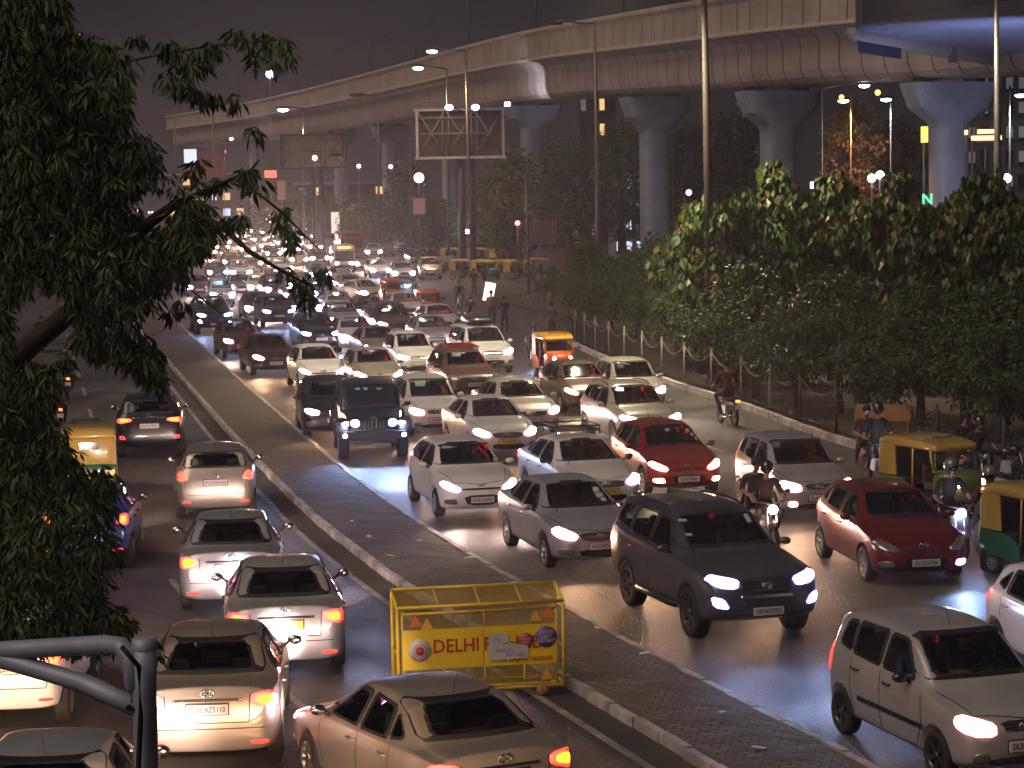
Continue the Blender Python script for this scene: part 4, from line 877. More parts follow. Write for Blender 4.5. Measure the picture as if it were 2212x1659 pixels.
def at_y(P, y):
    for a, b in zip(P, P[1:]):
        if (a.y-y)*(b.y-y) <= 0 and a.y != b.y: return a.lerp(b, (y-a.y)/(b.y-a.y))
    return P[-1]
ys = [13+1.5*i for i in range(230)]
q = MB(); vs = []; fs = []
for y in ys:
    a = at_y(LCP, y); b = at_y(RCP, y); a = Vector((a.x+.08, y, .135)); b = Vector((b.x-.08, y, .135)); m_ = (a+b)/2+Vector((0, 0, .07)); vs += [a, m_, b]
for i in range(len(ys)-1): fs += [(3*i, 3*i+1, 3*i+4, 3*i+3), (3*i+1, 3*i+2, 3*i+5, 3*i+4)]
q.add(vs, fs, 0, None, True); structure('median', q, pavers())
def kerb(P, name, w_=.16, h=.17, side=1, gap=.02, step=.9):
    q = MB(); P = resample(P, step); R = random.Random(5)
    for a, b in zip(P, P[1:]):
        d = (b-a); L = d.length
        if L < .3: continue
        ang = math.atan2(d.y, d.x)+R.uniform(-.012, .012); c = (a+b)/2; q.box((c.x+R.uniform(-.012, .012), c.y, h/2+R.uniform(-.01, .01)), (L-gap, w_, h), 0, Matrix.Rotation(ang, 3, 'Z'), .97)
    return structure(name, q, KERB)
kerb(RCP, 'median_kerb', .12, .15); kerb(LCP, 'median_kerb', .12, .15)
# painted lines on the road
LINE = mat('road_paint', (.34, .33, .30), .6, col2=(.12, .115, .105), nscale=2.3)
def painted(P, w_, dash=None, z=.004):
    q = MB(); P = resample(P, .8)
    for i, (a, b) in enumerate(zip(P, P[1:])):
        if dash and (i*.8) % (dash[0]+dash[1]) > dash[0]: continue
        d = (b-a).normalized(); n = Vector((-d.y, d.x, 0))*w_/2
        q.add([(a-n).xy[:]+(z,), (a+n).xy[:]+(z,), (b+n).xy[:]+(z,), (b-n).xy[:]+(z,)], [(0, 1, 2, 3)])
    return structure('lane_marking', q, LINE)
def offset(P, d):
    out = []
    for i, p in enumerate(P):
        a = P[max(0, i-1)]; b = P[min(len(P)-1, i+1)]; t = (b-a).normalized(); out.append(p+Vector((t.y, -t.x, 0))*d)
    return out
painted(offset(LCP, -.62), .13)
painted(offset(RCP, 3.7)[:150], .12, (3, 6)); painted(offset(RCP, 7.3)[:150], .12, (3, 6))
painted(offset(LCP, -3.9)[:150], .12, (3, 6)); painted(offset(RCP, 10.6)[18:60], .14)
# far side of the carriageway: footpath, kerb, park floor
FE = [G(*p) for p in ((2500, 1135), (2212, 1055), (1850, 965), (1600, 870), (1490, 840), (1300, 770), (1235, 735))]
FEP = resample(smooth_path(FE), 1.0)
kerb(offset(FEP, -.35), 'footpath_kerb', .18, .2)
vs = []; q = MB(); n = len(FEP)
for p in FEP: vs += [(p.x-.0+.25*0, p.y, .13)]
for p in reversed(FEP): vs.append((p.x+60, p.y+20, .13))
q.add([(*v_[:2], .13) for v_ in vs], [tuple(range(len(vs)))]); structure('park_ground', q, SOIL)
A = [G(*p) for p in ((1235, 690), (1010, 640), (1060, 600), (1500, 575))]
q = MB(); q.add([(A[0].x, A[0].y-1, .12), (A[1].x, A[1].y, .12), (A[2].x, A[2].y, .12), (A[3].x+30, A[3].y, .12), (A[0].x+55, A[0].y-5, .12), (FEP[-1].x+1.0, FEP[-1].y+2, .12)], [(0, 1, 2, 3, 4, 5)]); structure('plaza_ground', q, GRASS)
# small litter on the median
LIT = mat('litter_paper', (.6, .58, .55), .8)
LEAFLIT = mat('litter_leaf', (.25, .10, .04), .9)
for i, (x, y, s) in enumerate(((1227, 1705/1.0-500, .12), (797, 1163, .09), (815, 1205, .10), (1278-10, 1755/1.533+80, .1), (898, 1190, .08), (1490, 1415, .10), (1400, 1360, .07), (1640, 1622, .1), (1560, 1545, .09), (1135, 1262, .08), (905, 1172, .07), (760, 1130, .06))):
    p = G(x, y, .2); a = at_y(LCP, p.y).x+.3; b = at_y(RCP, p.y).x-.3
    p.x = min(max(p.x, a), b); q = MB(); q.add([(-s, -s*.5, 0), (s*.7, -s*.6, .015), (s, s*.6, .03), (-s*.6, s*.5, .01)], [(0, 1, 2, 3)])
    o = q.build('litter', LIT if i != 4 else LEAFLIT, None, p+Vector((0, 0, .035)), i*1.3); tag(o, 'scrap of pale litter on the paved median' if i != 4 else 'dry brown leaf lying on the paved median', 'litter', 'litter on the median' if i != 4 else None)
# ---------------------------------------------------------------- viaduct
def sweep(path, sec, mi=0, mb=None, cap=False):
    mb = mb or MB(); vs = []; m = len(sec)
    for i, p in enumerate(path):
        a = path[max(0, i-1)]; b = path[min(len(path)-1, i+1)]; t = (b-a); t.z = 0; t.normalize(); nrm = Vector((t.y, -t.x, 0))
        for (u, v_) in sec: vs.append(p+nrm*u+Vector((0, 0, v_)))
    fs = [(i*m+k, i*m+k+1, (i+1)*m+k+1, (i+1)*m+k) for i in range(len(path)-1) for k in range(m-1)]
    return mb.add(vs, fs, mi, None, True)
VP = [(2600, 132, 138), (2300, 150, 146), (2010, 166, 160), (1700, 183, 178), (1415, 200, 210), (1150, 213, 255), (850, 261, 335), (600, 297, 440), (380, 316, 560)]
vp = [AT(*p) for p in VP]; vp = resample(smooth_path(vp, 2), 3.0)
# near side of the section is u<0 (the path runs away to the left)
half = [(0, -.05), (2.2, -.02), (2.75, .08), (3.15, .45), (3.38, 1.0), (3.45, 1.7), (3.40, 2.4), (3.40, 2.9), (3.62, 3.45), (4.1, 3.85), (4.75, 4.0), (4.95, 4.05), (4.98, 4.25), (4.86, 4.34), (4.80, 4.5), (4.76, 5.4), (4.78, 6.6), (4.88, 6.75), (5.05, 6.95), (5.03, 7.2), (4.85, 7.38), (4.6, 7.38), (4.5, 7.2), (4.5, 4.6), (0, 4.5)]
mid = [p+Vector((0, 0, 0)) for p in vp]
sg = 1 if (vp[1]-vp[0]).cross(Vector((0, 0, 1))).y < 0 else -1
off = [Vector(p) for p in vp]
def nrm_at(P, i):
    a = P[max(0, i-1)]; b = P[min(len(P)-1, i+1)]; t = b-a; t.z = 0; t.normalize(); n = Vector((t.y, -t.x, 0))
    return -n if n.y > 0 else n      # toward the camera side
CL = [p-nrm_at(vp, i)*2.6 for i, p in enumerate(vp)]
sec = [(-u, v_) for u, v_ in reversed(half)]+half[1:]
V = link('metro_viaduct', None); tag(V, 'long curved concrete metro viaduct with rounded trough girder crossing above the piers', 'viaduct')
q = MB(); vs = []
for i, p in enumerate(CL):
    n = nrm_at(vp, i)
    for (u, v_) in sec: vs.append(p+n*u+Vector((0, 0, v_)))
m_ = len(sec); q.add(vs, [(i*m_+k, i*m_+k+1, (i+1)*m_+k+1, (i+1)*m_+k) for i in range(len(CL)-1) for k in range(m_-1)], 0, None, False)
VCON = mat('viaduct_concrete', (.42, .33, .28), .55, noise=.28, nscale=.25, bump=.3, bscale=2.2)
outer = [h for h in half if h[1] < 4.06]; par = [h for h in half if 4.2 < h[1] and h[0] > 4.55]
SEAM = mat('girder_joint', (.035, .03, .028), .9); SEAML = mat('parapet_joint', (.45, .38, .32), .7)
def joints(seq, w_, nm, mt, every, jit=0, outw=.025, far=400):
    q = MB(); R = random.Random(3)
    for i in range(2, len(CL)-2, every):
        if CL[i].y > far: break
        n = nrm_at(vp, i); t = (CL[i+1]-CL[i-1]).normalized(); j = R.uniform(-jit, jit)
        c = Vector((0, 0))
        vs = []
        for k, (u, v_) in enumerate(seq):
            a = seq[max(0, k-1)]; b = seq[min(len(seq)-1, k+1)]; nn = Vector((b[1]-a[1], -(b[0]-a[0]))); nn.normalize()
            for s_ in (-1, 1): vs.append(CL[i]+n*(u+nn.x*outw)+Vector((0, 0, v_+nn.y*outw))+t*(w_/2*s_+j))
        q.add(vs, [(2*k, 2*k+1, 2*k+3, 2*k+2) for k in range(len(seq)-1)])
    GQ.add(q.v, q.f, mt)
GQ = q
joints(outer, .13, '', 1, 1); joints(par, .10, '', 1, 1, .5)
joints([h for h in par if h[0] < 4.85 and h[1] < 6.7], .10, '', 2, 7, .8, .04)
GQ.build('girder', [VCON, SEAM, SEAML], V)
q = MB(); vs = []                       # pale lip line
for i, p in enumerate(CL):
    n = nrm_at(vp, i)
    for u, v_ in ((4.99, 4.04), (5.02, 4.10), (5.02, 4.22), (4.99, 4.27)): vs.append(p+n*u+Vector((0, 0, v_)))
q.add(vs, [(i*4+k, i*4+k+1, (i+1)*4+k+1, (i+1)*4+k) for i in range(len(CL)-1) for k in range(3)]); q.build('flange_lip', mat('lip_pale', (.55, .47, .40), .5, noise=.3), V)
for j in range(6, len(CL)-30, 11):
    n = nrm_at(vp, j); p = CL[j]+Vector((0, 0, 4.6)); T = thing('catenary_mast', 'slim dark catenary mast standing up from the viaduct deck against the night sky', 'mast', p, math.atan2(n.y, n.x), 'catenary masts on the viaduct')
    q = MB(); q.tube([(3.9, 0, 0), (3.9, 0, 9.0)], .14, 6); q.build('post', DSTEEL, T); q = MB(); q.tube([(3.9, 0, 8.2), (1.2, 0, 8.6)], .06, 5); q.tube([(3.9, 0, 7.2), (1.2, 0, 8.6)], .04, 5); q.tube([(1.2, 0, 7.4), (1.2, 0, 8.6)], .04, 5); q.build('arm', DSTEEL, T)
# piers
def pier(px, wpx, capw, capy, label, soff=0):
    j = min(range(len(CL)), key=lambda i: abs((CL[i].x/CL[i].y)-(px-1106)/F)); c = CL[j]; n = nrm_at(vp, j); d = c.y; m1 = d/F
    T = thing('viaduct_pier', label, 'pier', (c.x, c.y, 0), math.radians(17), 'piers of the metro viaduct'); r = wpx*m1/2; z1 = c.z-.35; cw = capw*m1/2; hz = capy*m1
    q = MB(); N_ = 20
    def ring(hx, hy, z, e=.62): return [(hx*math.copysign(abs(math.cos(2*math.pi*(k+.5)/N_))**e, math.cos(2*math.pi*(k+.5)/N_)), hy*math.copysign(abs(math.sin(2*math.pi*(k+.5)/N_))**e, math.sin(2*math.pi*(k+.5)/N_)), z) for k in range(N_)]
    R_ = [ring(r, r, 0), ring(r, r, z1-hz-1.0), ring(r, r, z1-hz), ring(r*1.02, r*1.15, z1-hz+.05)]
    vs = sum(R_[:3], []); q.add(vs, [(i*N_+k, i*N_+(k+1) % N_, (i+1)*N_+(k+1) % N_, (i+1)*N_+k) for i in range(2) for k in range(N_)], 0, None, True); q.build('shaft', CONCB, T)
    q = MB(); R_ = [ring(r, r, z1-hz), ring(r*1.12, r*1.02, z1-hz*.88), ring(cw*.82, r*1.05, z1-hz*.55, .3), ring(cw, r*1.1, z1-.1, .25), ring(cw, r*1.1, z1, .25)]
    q.add(sum(R_, []), [(i*N_+k, i*N_+(k+1) % N_, (i+1)*N_+(k+1) % N_, (i+1)*N_+k) for i in range(4) for k in range(N_)]+[tuple(4*N_+k for k in range(N_))]); q.build('pier_cap', CONCB, T)
    for s_ in (-1, 1): q = MB(); q.box((s_*cw*.6, 0, z1+.17), (.8, r*1.4, .34)); q.build('bearing', DSTEEL, T)
    q = MB(); q.tube([(r+.12, -r*.7, .2), (r+.12, -r*.7, z1-hz+.1), (cw*.9, -r*.9, z1-hz*.4), (cw*.98, -r*.9, z1)], .09, 6); q.build('drain_pipe', STEEL, T)
    return T
for a in ((2045, 76, 205, 96, 'rightmost grey pier standing beside the glowing signs'), (1700, 70, 176, 84, 'tall grey pier rising behind the big leaf trees with orange tree at its right'), (1415, 60, 144, 76, 'grey pier between the steel lamp mast and the white shopfront'), (1153, 46, 122, 50, 'pier just right of the dark billboard'),
          (984, 34, 84, 40, 'greenish lit pier below the dark billboard'), (850, 33, 80, 40, 'pier left of the dark billboard'), (748, 26, 66, 34, 'pale pier behind the cream backed billboard'), (560, 16, 44, 24, 'small hazy pier farthest down the viaduct')): pier(*a)
# floodlights washing the girder; those behind trees and beyond the edge are added
def flood(px, py, dist, aim, e, col, label, lamp=None):
    p = AT(px, py, dist); T = thing('floodlight', label, 'floodlight', p)
    q = MB(); q.box((0, 0, 0), (.7, .3, .5)); q.build('housing', DSTEEL, T)
    q = MB(); q.box((0, -.16, 0), (.6, .03, .4)); q.build('lens', mat('lamp_flood_'+('w' if col[0] > .8 else 'b'), (.8, .8, .8), .3, emit=col, estr=7), T)
    l = bpy.data.lights.new('beam', 'SPOT'); l.energy = e; l.color = col; l.spot_size = math.radians(75); l.spot_blend = 1; l.shadow_soft_size = .3
    o = link('beam', l, T); d = (AT(*aim)-p); o.rotation_euler = d.to_track_quat('-Z', 'Y').to_euler(); o.location = d.normalized()*.5
flood(1096, 225, 243, (1175, 165, 252), 1500, (.74, .80, 1.0), 'white floodlight on the pier cap under the girder')
flood(500, 300, 420, (470, 285, 480), 3000, (.74, .80, 1.0), 'floodlight far down the viaduct throwing a pale patch on the girder')
flood(2062, 455, 148, (2046, 360, 157), 700, (.62, .72, 1.0), 'added unseen floodlight behind the trees washing the rightmost pier blue')  # hidden lamp added for the blue on the pier shaft
flood(2290, 560, 112, (2150, 60, 128), 5200, (.58, .66, 1.0), 'added unseen floodlight beyond the right edge washing the station soffit')  # unseen lamp added to turn the soffit blue
flood(1760, 400, 150, (1700, 225, 172), 500, (.55, .66, 1.0), 'added unseen floodlight behind the hedge washing the second pier')  # hidden lamp added to brighten the second pier
flood(1478, 470, 175, (1415, 260, 205), 900, (.55, .62, 1.0), 'floodlight at the foot of the pier beside the shopfront')
flood(1010, 500, 225, (984, 420, 250), 500, (.5, 1.0, .75), 'greenish lamp washing the pier below the dark billboard')
# ---------------------------------------------------------------- the station deck at upper right
BL = mat('station_blue_panel', (.012, .022, .09), .5, noise=.2, nscale=.3); GRYB = mat('station_soffit', (.22, .25, .42), .6, noise=.15, nscale=.2); DKB = mat('station_dark_face', (.030, .030, .045), .7, noise=.2, nscale=.2)  # cool station light is put into the soffit's blue
St = link('station_deck', None); tag(St, 'big dark blue and grey station deck crossing above the viaduct at the top right', 'station')
zs = 15.6
def ZP(x, y, z): d = ray(x, y); t = (z-CH)/d.z; return Vector((d.x*t, d.y*t, z))
P0 = ZP(1848, 66, zs); P1 = ZP(2400, 168, zs); P2 = ZP(1862, 52, zs); P3 = ZP(2260, -12, zs)
q = MB(); dn = (P1-P0).normalized(); zt = 26
q.add([P0, P1, P3, P2], [(0, 1, 2, 3)]); q.add([P+Vector((0, 0, .6)) for P in (P0, P1, P3, P2)], [(3, 2, 1, 0)]); q.build('soffit', GRYB, St)
q = MB(); q.add([P2, P3, P3+Vector((0, 0, 9)), P2+Vector((0, 0, 9))], [(0, 1, 2, 3)]); q.add([P2, P0, P0+Vector((0, 0, 9)), P2+Vector((0, 0, 9))], [(0, 1, 2, 3)]); q.build('dark_fascia', DKB, St)
q = MB(); a = P0; b = P0.lerp(P1, .12); q.add([a+Vector((0, 0, -1.2)), b+Vector((0, 0, -1.2)), b+Vector((0, 0, 1.9)), a+Vector((0, 0, 1.9))], [(0, 1, 2, 3)]); k_ = Vector((.1, -.25, 0)); q.v = [tuple(Vector(v_)+k_) for v_ in q.v]; q.build('blue_panel', BL, St)
q = MB(); q.tube([P0+Vector((-.3, -.5, -.25)), P1+Vector((0, -.5, -.25))], .42, 10); q.build('drain_pipe', mat('pipe_grey', (.22, .21, .23), .5, noise=.2), St)
q = MB(); q.tube([P0+Vector((.3, -.6, 0)), P0+Vector((.3, -.6, 9))], .3, 8); q.tube([P0+Vector((1.5, -.6, 0)), P0+Vector((1.5, -.6, 9))], .3, 8); q.build('downpipe', mat('pipe_grey', (.22, .21, .23), .5), St)
q = MB(); c = P0.lerp(P1, .28); q.box(c+Vector((0, -.9, -.2)), (.5, .4, 1.5)); q.build('pipe_bracket', DSTEEL, St)
# ---------------------------------------------------------------- street lamps
def street_lamp(bx, dist, tx, ty, hx, hy, label, lit=None, r=.13, energy=0, warm=(1, .62, .36), mast=None):
    base = AT(bx, 500, dist); base.z = 0; top = AT(tx, ty, dist); hd = AT(hx, hy, dist-.5)
    T = thing('street_lamp', label, 'street lamp', base)
    q = MB(); tp = top-base; q.tube([(0, 0, 0), (0, 0, .3)], r*1.8, 10); q.tube([(0, 0, .3), Vector((tp.x*.5, 0, tp.z*.5)), tp], [r*1.25, r, r*.62], 10); q.build('mast', STEEL if r < .15 else mat('mast_rusty', (.050, .040, .033), .7, .1, noise=.3), T)
    h = hd-base; q = MB(); q.tube([tp-Vector((0, 0, .1)), tp.lerp(h, .3)+Vector((0, 0, -.1 if h.z < tp.z else .0)), tp.lerp(h, .75)+Vector((0, 0, .12)), h+Vector((0, 0, .08))], .06*max(1, dist/150), 6); q.build('arm', STEEL, T)
    s = max(1.0, dist/130); q = MB(); q.ball((0, 0, 0), .34*s, 8, 0, (1.25, .6, .32)); hh = q.build('lamp_head', DSTEEL, T, h)
    if lit:
        q = MB(); q.ball((0, 0, 0), .26*s, 8, 0, (1.2, .7, .5)); q.build('lens', mat('lamp_street_'+lit, (.8, .8, .8), .3, emit={'pink': (1, .72, .66), 'white': (.86, .88, 1), 'warm': (1, .55, .2)}[lit], estr=7), hh, (0, -.02, -.10*s))
    if energy:
        l = bpy.data.lights.new('glow', 'SPOT'); l.energy = energy; l.color = warm; l.spot_size = math.radians(125); l.spot_blend = .8; l.shadow_soft_size = .35
        o = link('glow', l, hh); o.location = (0, 0, -.35*s)
    return T
WARM = (1.0, .60, .34)
street_lamp(1018, 185, 1005, 106, 933, 107, 'tall lamp mast with a lit pink head, right one of the close pair', 'pink', energy=2200, warm=WARM)
street_lamp(968, 205, 965, 147, 903, 143, 'lamp mast crossing the dark billboard with its lit head at left', 'pink', energy=2200, warm=WARM)
street_lamp(1293, 130, 1284, 46, 1200, 50, 'unlit lamp mast right of the pier with its arm in front of the girder', None)
street_lamp(656, 300, 655, 233, 611, 233, 'distant lamp mast with lit head in front of the cream backed billboard', 'pink', energy=7000, warm=WARM)
street_lamp(818, 262, 816, 206, 770, 205, 'lamp mast with a dark head left of the billboard', None)
street_lamp(1140, 150, 1135, 366, 1118, 362, 'short lamp post with small hooked arm in front of a pier', None, r=.09)
street_lamp(462, 330, 460, 216, 430, 214, 'faint thin lamp mast far left before the viaduct', None)
street_lamp(379, 330, 377, 205, 352, 203, 'farthest left lamp mast beside the tree crown', None)
street_lamp(742, 240, 740, 335, 725, 333, 'short slim post right of the cream backed billboard', None, r=.08)
street_lamp(1924, 170, 1924, 205, 1914, 211, 'lamp post with bright white head near the orange lit tree', 'white', r=.07, energy=800, warm=(.8, .86, 1))
street_lamp(1776, 172, 1776, 190, 1867, 181, 'lamp post behind the pier with long arm and white head', 'white', r=.06, energy=600, warm=(.9, .9, 1))
street_lamp(2181, 150, 2181, 184, 2204, 202, 'dark lamp post at the right edge with white head', 'white', r=.08, energy=1000, warm=(.8, .86, 1))
street_lamp(886, 250, 886, 300, 896, 303, 'thin post holding a round glowing lamp left of the billboard', None, r=.06)
M1 = street_lamp(1536, 82, 1519, -90, 1330, -110, 'thick rusty mast rising out of the trees and past the top of the picture', 'warm', r=.155, energy=5500, warm=(1.0, .84, .55))
M2 = street_lamp(2158, 96, 2152, -60, 2000, -90, 'thick mast near the right edge rising past the top of the picture', 'warm', r=.145, energy=3500, warm=(1.0, .88, .66))
# ---------------------------------------------------------------- lights seen as blobs on shops and signs
def blob(px, py, dist, r, col, est, label, cat='lamp', post=True):
    p = AT(px, py, dist); T = thing('lamp', label, cat, (p.x, p.y, 0 if post else p.z))
    if post: q = MB(); q.tube([(0, 0, 0), (0, 0, p.z-r*.5)], .06, 6); q.build('post', STEEL, T)
    else: q = MB(); q.box((0, r*.5, 0), (r*.8, r*.5, r*.8)); q.build('housing', DSTEEL, T)
    q = MB(); q.ball((0, 0, p.z if post else 0), r, 8, 0, (1, .6, 1)); q.build('globe', mat('lamp_blob_%d_%d_%d' % tuple(int(c*10) for c in col), (.8, .8, .8), .3, emit=tuple(c**1.6 for c in col), estr=est*.3), T); return T
blob(905, 384, 245, .55, (1, .62, .5), 7, 'round glowing orange lamp left of the greenish pier')
blob(680, 341, 280, .32, (1, .6, .75), 9, 'pink point lamp on a post in front of the cream backed billboard')
blob(844, 360, 262, .25, (1, .5, .5), 8, 'small pink lamp on a post before the pier')
blob(583, 160, 420, .75, (.86, .84, 1), 12, 'white lamp burning high in the night sky on a far tower', 'lamp')
blob(775, 359, 270, .26, (.8, .6, 1), 6, 'small violet lamp at the foot of the pale pier')
blob(1488, 416, 200, .26, (.7, .62, 1), 9, 'violet lamp just right of the white shopfront pier', post=False)
blob(1883, 385, 150, .28, (.86, .88, 1), 10, 'left one of two white lamps above the hedge trees')
blob(1901, 378, 150, .28, (.86, .88, 1), 10, 'right one of two white lamps above the hedge trees')
blob(2175, 385, 140, .28, (.86, .95, 1), 10, 'white lamp above the trees at the right edge')
blob(1118, 482, 190, .22, (1, .3, .4), 6, 'small red lamp by the foot of the pier')
blob(1896, 200, 160, .2, (1, .5, .15), 7, 'amber lamp beside the white lamp head', post=False)
blob(1818, 210, 165, .18, (1, .6, .12), 7, 'small amber lamp in the orange lit tree', post=False)
blob(681, 481, 330, .42, (.85, .88, 1), 16, 'cold white floodlight glaring behind the traffic')
blob(482, 328, 420, .5, (1, .5, .6), 8, 'pink lamp beside the red hoarding')
# ---------------------------------------------------------------- billboards
def billboard(x0, y0, x1, y1, dist, label, back, frame, lit=None, posts=True, skew=0):
    a = AT(x0, y1, dist); b = AT(x1, y0, dist+skew); w_ = b.x-a.x; zb, zt = a.z, AT(x0, y0, dist).z
    T = thing('billboard', label, 'billboard', (a.x, a.y, 0), math.atan2(skew, w_)); W = math.hypot(w_, skew)
    q = MB(); q.box((W/2, .25, (zb+zt)/2), (W, .08, zt-zb)); q.build('panel', back, T)
    q = MB(); r = .11
    for z in (zb, zt): q.box((W/2, -.02, z), (W+.4, .3, r*2))
    for x in (0, W): q.box((x, -.02, (zb+zt)/2), (r*2, .3, zt-zb-r*2-.01))
    q.build('frame', frame, T)
    q = MB()
    n = 3; hx = W/n; zm = (zb+zt)/2
    for i in range(n+1):
        if 0 < i < n:
            for dx in (-.25, .25): q.tube([(i*hx+dx, -.1, zb), (i*hx+dx, -.1, zt)], .05, 4)
    for z in (zm, zb+(zt-zb)*.83): q.tube([(0, -.1, z), (W, -.1, z)], .07, 4)
    for i in range(n):
        q.tube([(i*hx, -.1, zb), ((i+1)*hx, -.1, zt)], .06, 4); q.tube([(i*hx, -.1, zt), ((i+1)*hx, -.1, zb)], .06, 4)
    q.build('truss', mat('truss_steel', (.10, .09, .085), .6, .3), T)
    if posts:
        for x in (W*.5, W*.62): q = MB(); q.tube([(x, .7, 0), (x, .7, zt)], .3, 8); q.build('post', DSTEEL, T)
    return T, a, b
billboard(902, 238, 1086, 342, 190, 'dark empty billboard with a white frame and crossed struts under the viaduct', mat('hoarding_dark', (.018, .013, .014), .8, noise=.2, nscale=.3), mat('frame_white', (.26, .25, .25), .5, noise=.25))
billboard(609, 292, 740, 364, 285, 'cream backed billboard seen through its rusty scaffold', mat('hoarding_cream', (.38, .30, .17), .8, noise=.25, nscale=.3), DSTEEL)
billboard(395, 322, 485, 386, 400, 'red hoarding standing beyond the tree by the far end of the viaduct', mat('hoarding_red', (.42, .035, .05), .7, noise=.2, nscale=.3), DSTEEL, posts=True)
for px, lb in ((970, 'bright floodlight on a bracket above the dark billboard, left one'), (1027, 'bright floodlight on a bracket above the dark billboard, right one')):
    p = AT(px, 232, 186.5); T = thing('billboard_floodlight', lb, 'floodlight', p)
    q = MB(); q.tube([(1.0, 3.4, -.2), (0, 0, .15)], .05, 5); q.build('bracket', STEEL, T)
    q = MB(); q.ball((0, 0, 0), .30, 8, 0, (1.1, .7, .8)); q.build('lens', mat('lamp_bb', (.8, .8, .8), .3, emit=(.62, .6, 1.0), estr=8), T)
    l = bpy.data.lights.new('beam', 'SPOT'); l.energy = 14; l.color = (.8, .84, 1); l.spot_size = math.radians(130); l.shadow_soft_size = .2; o = link('beam', l, T); o.location = (0, .3, -.2); o.rotation_euler = (math.radians(25), 0, 0)
# ---------------------------------------------------------------- signs
def sign(nm, label, px0, py0, px1, py1, dist, mt, post=True, thick=.25, txt=None, tm=None):
    a = AT(px0, py1, dist); b = AT(px1, py0, dist); w_ = b.x-a.x; h = b.z-a.z; T = thing(nm, label, 'sign', ((a.x+b.x)/2, dist, 0))
    q = MB(); q.box((0, 0, (a.z+b.z)/2), (w_, thick, h)); q.build('face', mt, T)
    if post: q = MB(); q.tube([(0, thick*.5+.08, 0), (0, thick*.5+.08, b.z)], .08, 6); q.build('post', STEEL, T)
    if txt: lettering('lettering', txt[0], txt[1], tm, T, (0, -thick/2-.01, (a.z+b.z)/2), (math.pi/2, 0, 0))
    return T
EM = lambda n, c, s: mat('lit_'+n, (.5, .5, .5), .4, emit=c, estr=s*.33)
T = sign('shop_sign', 'red and yellow lit two line shop sign by the right mast', 2106, 276, 2154, 308, 132, mat('sign_box', (.06, .02, .02), .6), txt=None)
a = AT(2130, 285, 131.8)
for (x, y, w_, h_) in ((2131, 284, 1.05, .24), (2131, 298, 1.75, .27)):
    p = AT(x, y, 131.75)-T.location; q = MB(); q.box((p.x, p.y, p.z), (w_, .06, h_)); q.build('lit_row', EM('orange', (1, .45, .12), 3.2), T)
sign('shop_sign', 'yellow lit sign beside the blue washed pier', 1990, 273, 2004, 308, 148, EM('yellow', (1, .72, .08), 1.6), thick=.3)
sign('shop_sign', 'small amber sign left of the two line sign', 2084, 281, 2090, 291, 132, EM('orange', (1, .45, .12), 3.2))
sign('shop_sign', 'green letter N sign over the hedge trees', 1997, 421, 2008, 441, 146, mat('sign_pale', (.35, .37, .36), .6), txt=('N', .95), tm=EM('green', (.05, 1, .35), 2.2))
sign('shop_sign', 'red and white oblong sign glowing over the far traffic', 572, 368, 597, 384, 330, EM('red', (1, .08, .04), 2.6))
sign('shop_sign', 'tall white framed poster standing by the far traffic', 600, 390, 616, 432, 300, mat('poster_frame', (.42, .25, .24), .6))
sign('shop_sign', 'blue white lit sign cluster beyond the tree', 398, 322, 424, 352, 380, EM('bluewhite', (.6, .68, 1), 1.5))
sign('route_board', 'pale pink four pane board by the greenish pier', 893, 428, 918, 463, 215, mat('board_pink', (.30, .20, .24), .7))
sign('notice_board', 'brown notice board on a post in front of the plaza', 1155, 606, 1192, 632, 125, mat('board_brown', (.05, .03, .025), .8))
sign('banner', 'narrow white banner flag glowing above the traffic', 716, 458, 733, 504, 300, EM('banner', (1, .85, .75), .9), thick=.1)
sign('booth', 'pale roadside cabinet with dark side at the foot of the pier', 1145, 478, 1200, 527, 180, mat('booth', (.10, .06, .055), .7), post=False, thick=3)
# ---------------------------------------------------------------- buildings beyond
def building(label, px0, px1, ytop, dist, col, rows, cols, lit, seed, wall=None, depth=14):
    a = AT(px0, ytop, dist); b = AT(px1, ytop, dist); w_ = b.x-a.x; H = a.z; T = thing('building', label, 'building', ((a.x+b.x)/2, dist+depth/2, 0)); R = random.Random(seed)
    q = MB(); q.box((0, 0, H/2), (w_, depth, H)); q.build('wall', mat('bwall_%d' % seed, col, .85, noise=.3, nscale=.2), T)
    q = MB(); q.box((0, -depth/2-.3, H+.25), (w_+.8, .8, .5)); q.box((0, -depth/2+2, H+.2), (w_*.96, depth*.7, .39)); q.build('roof', CONC, T)
    for r in range(rows):
        for c in range(cols):
            x = -w_/2+w_*(c+.5)/cols; z = H*(r+.6)/rows; mt = lit[R.randrange(len(lit))]
            q = MB(); q.box((x, -depth/2-.05, z), (w_/cols*.62, .12, H/rows*.55)); q.box((x, -depth/2-.12, z-H/rows*.3), (w_/cols*.7, .2, .12)); f = q.build('window', DSTEEL, T)
            q = MB(); q.box((x, -depth/2-.12, z), (w_/cols*.54, .03, H/rows*.46)); q.build('pane', mt, f)
    return T
D = mat('pane_dark', (.02, .022, .03), .2); W1 = EM('pane_cool', (.62, .72, 1), 1.3); W2 = EM('pane_warm', (1, .62, .25), 1.2); W3 = EM('pane_dim', (.5, .55, .7), .12)
building('dark office block behind the piers with a few warm lit windows', 1250, 1330, 205, 300, (.04, .04, .045), 6, 4, [D, D, W2, D, W3], 1)
building('white lit shopfront glimpsed through branches left of the grey pier', 1325, 1390, 380, 235, (.16, .18, .22), 4, 3, [W1, W1, W3], 2)
building('tall dim block behind the second pier', 1600, 1700, 225, 290, (.035, .035, .04), 7, 5, [D, D, W3, D], 3)
building('glass fronted grid building at the far right', 2085, 2330, 160, 190, (.16, .17, .20), 8, 9, [W3, W3, D], 4)
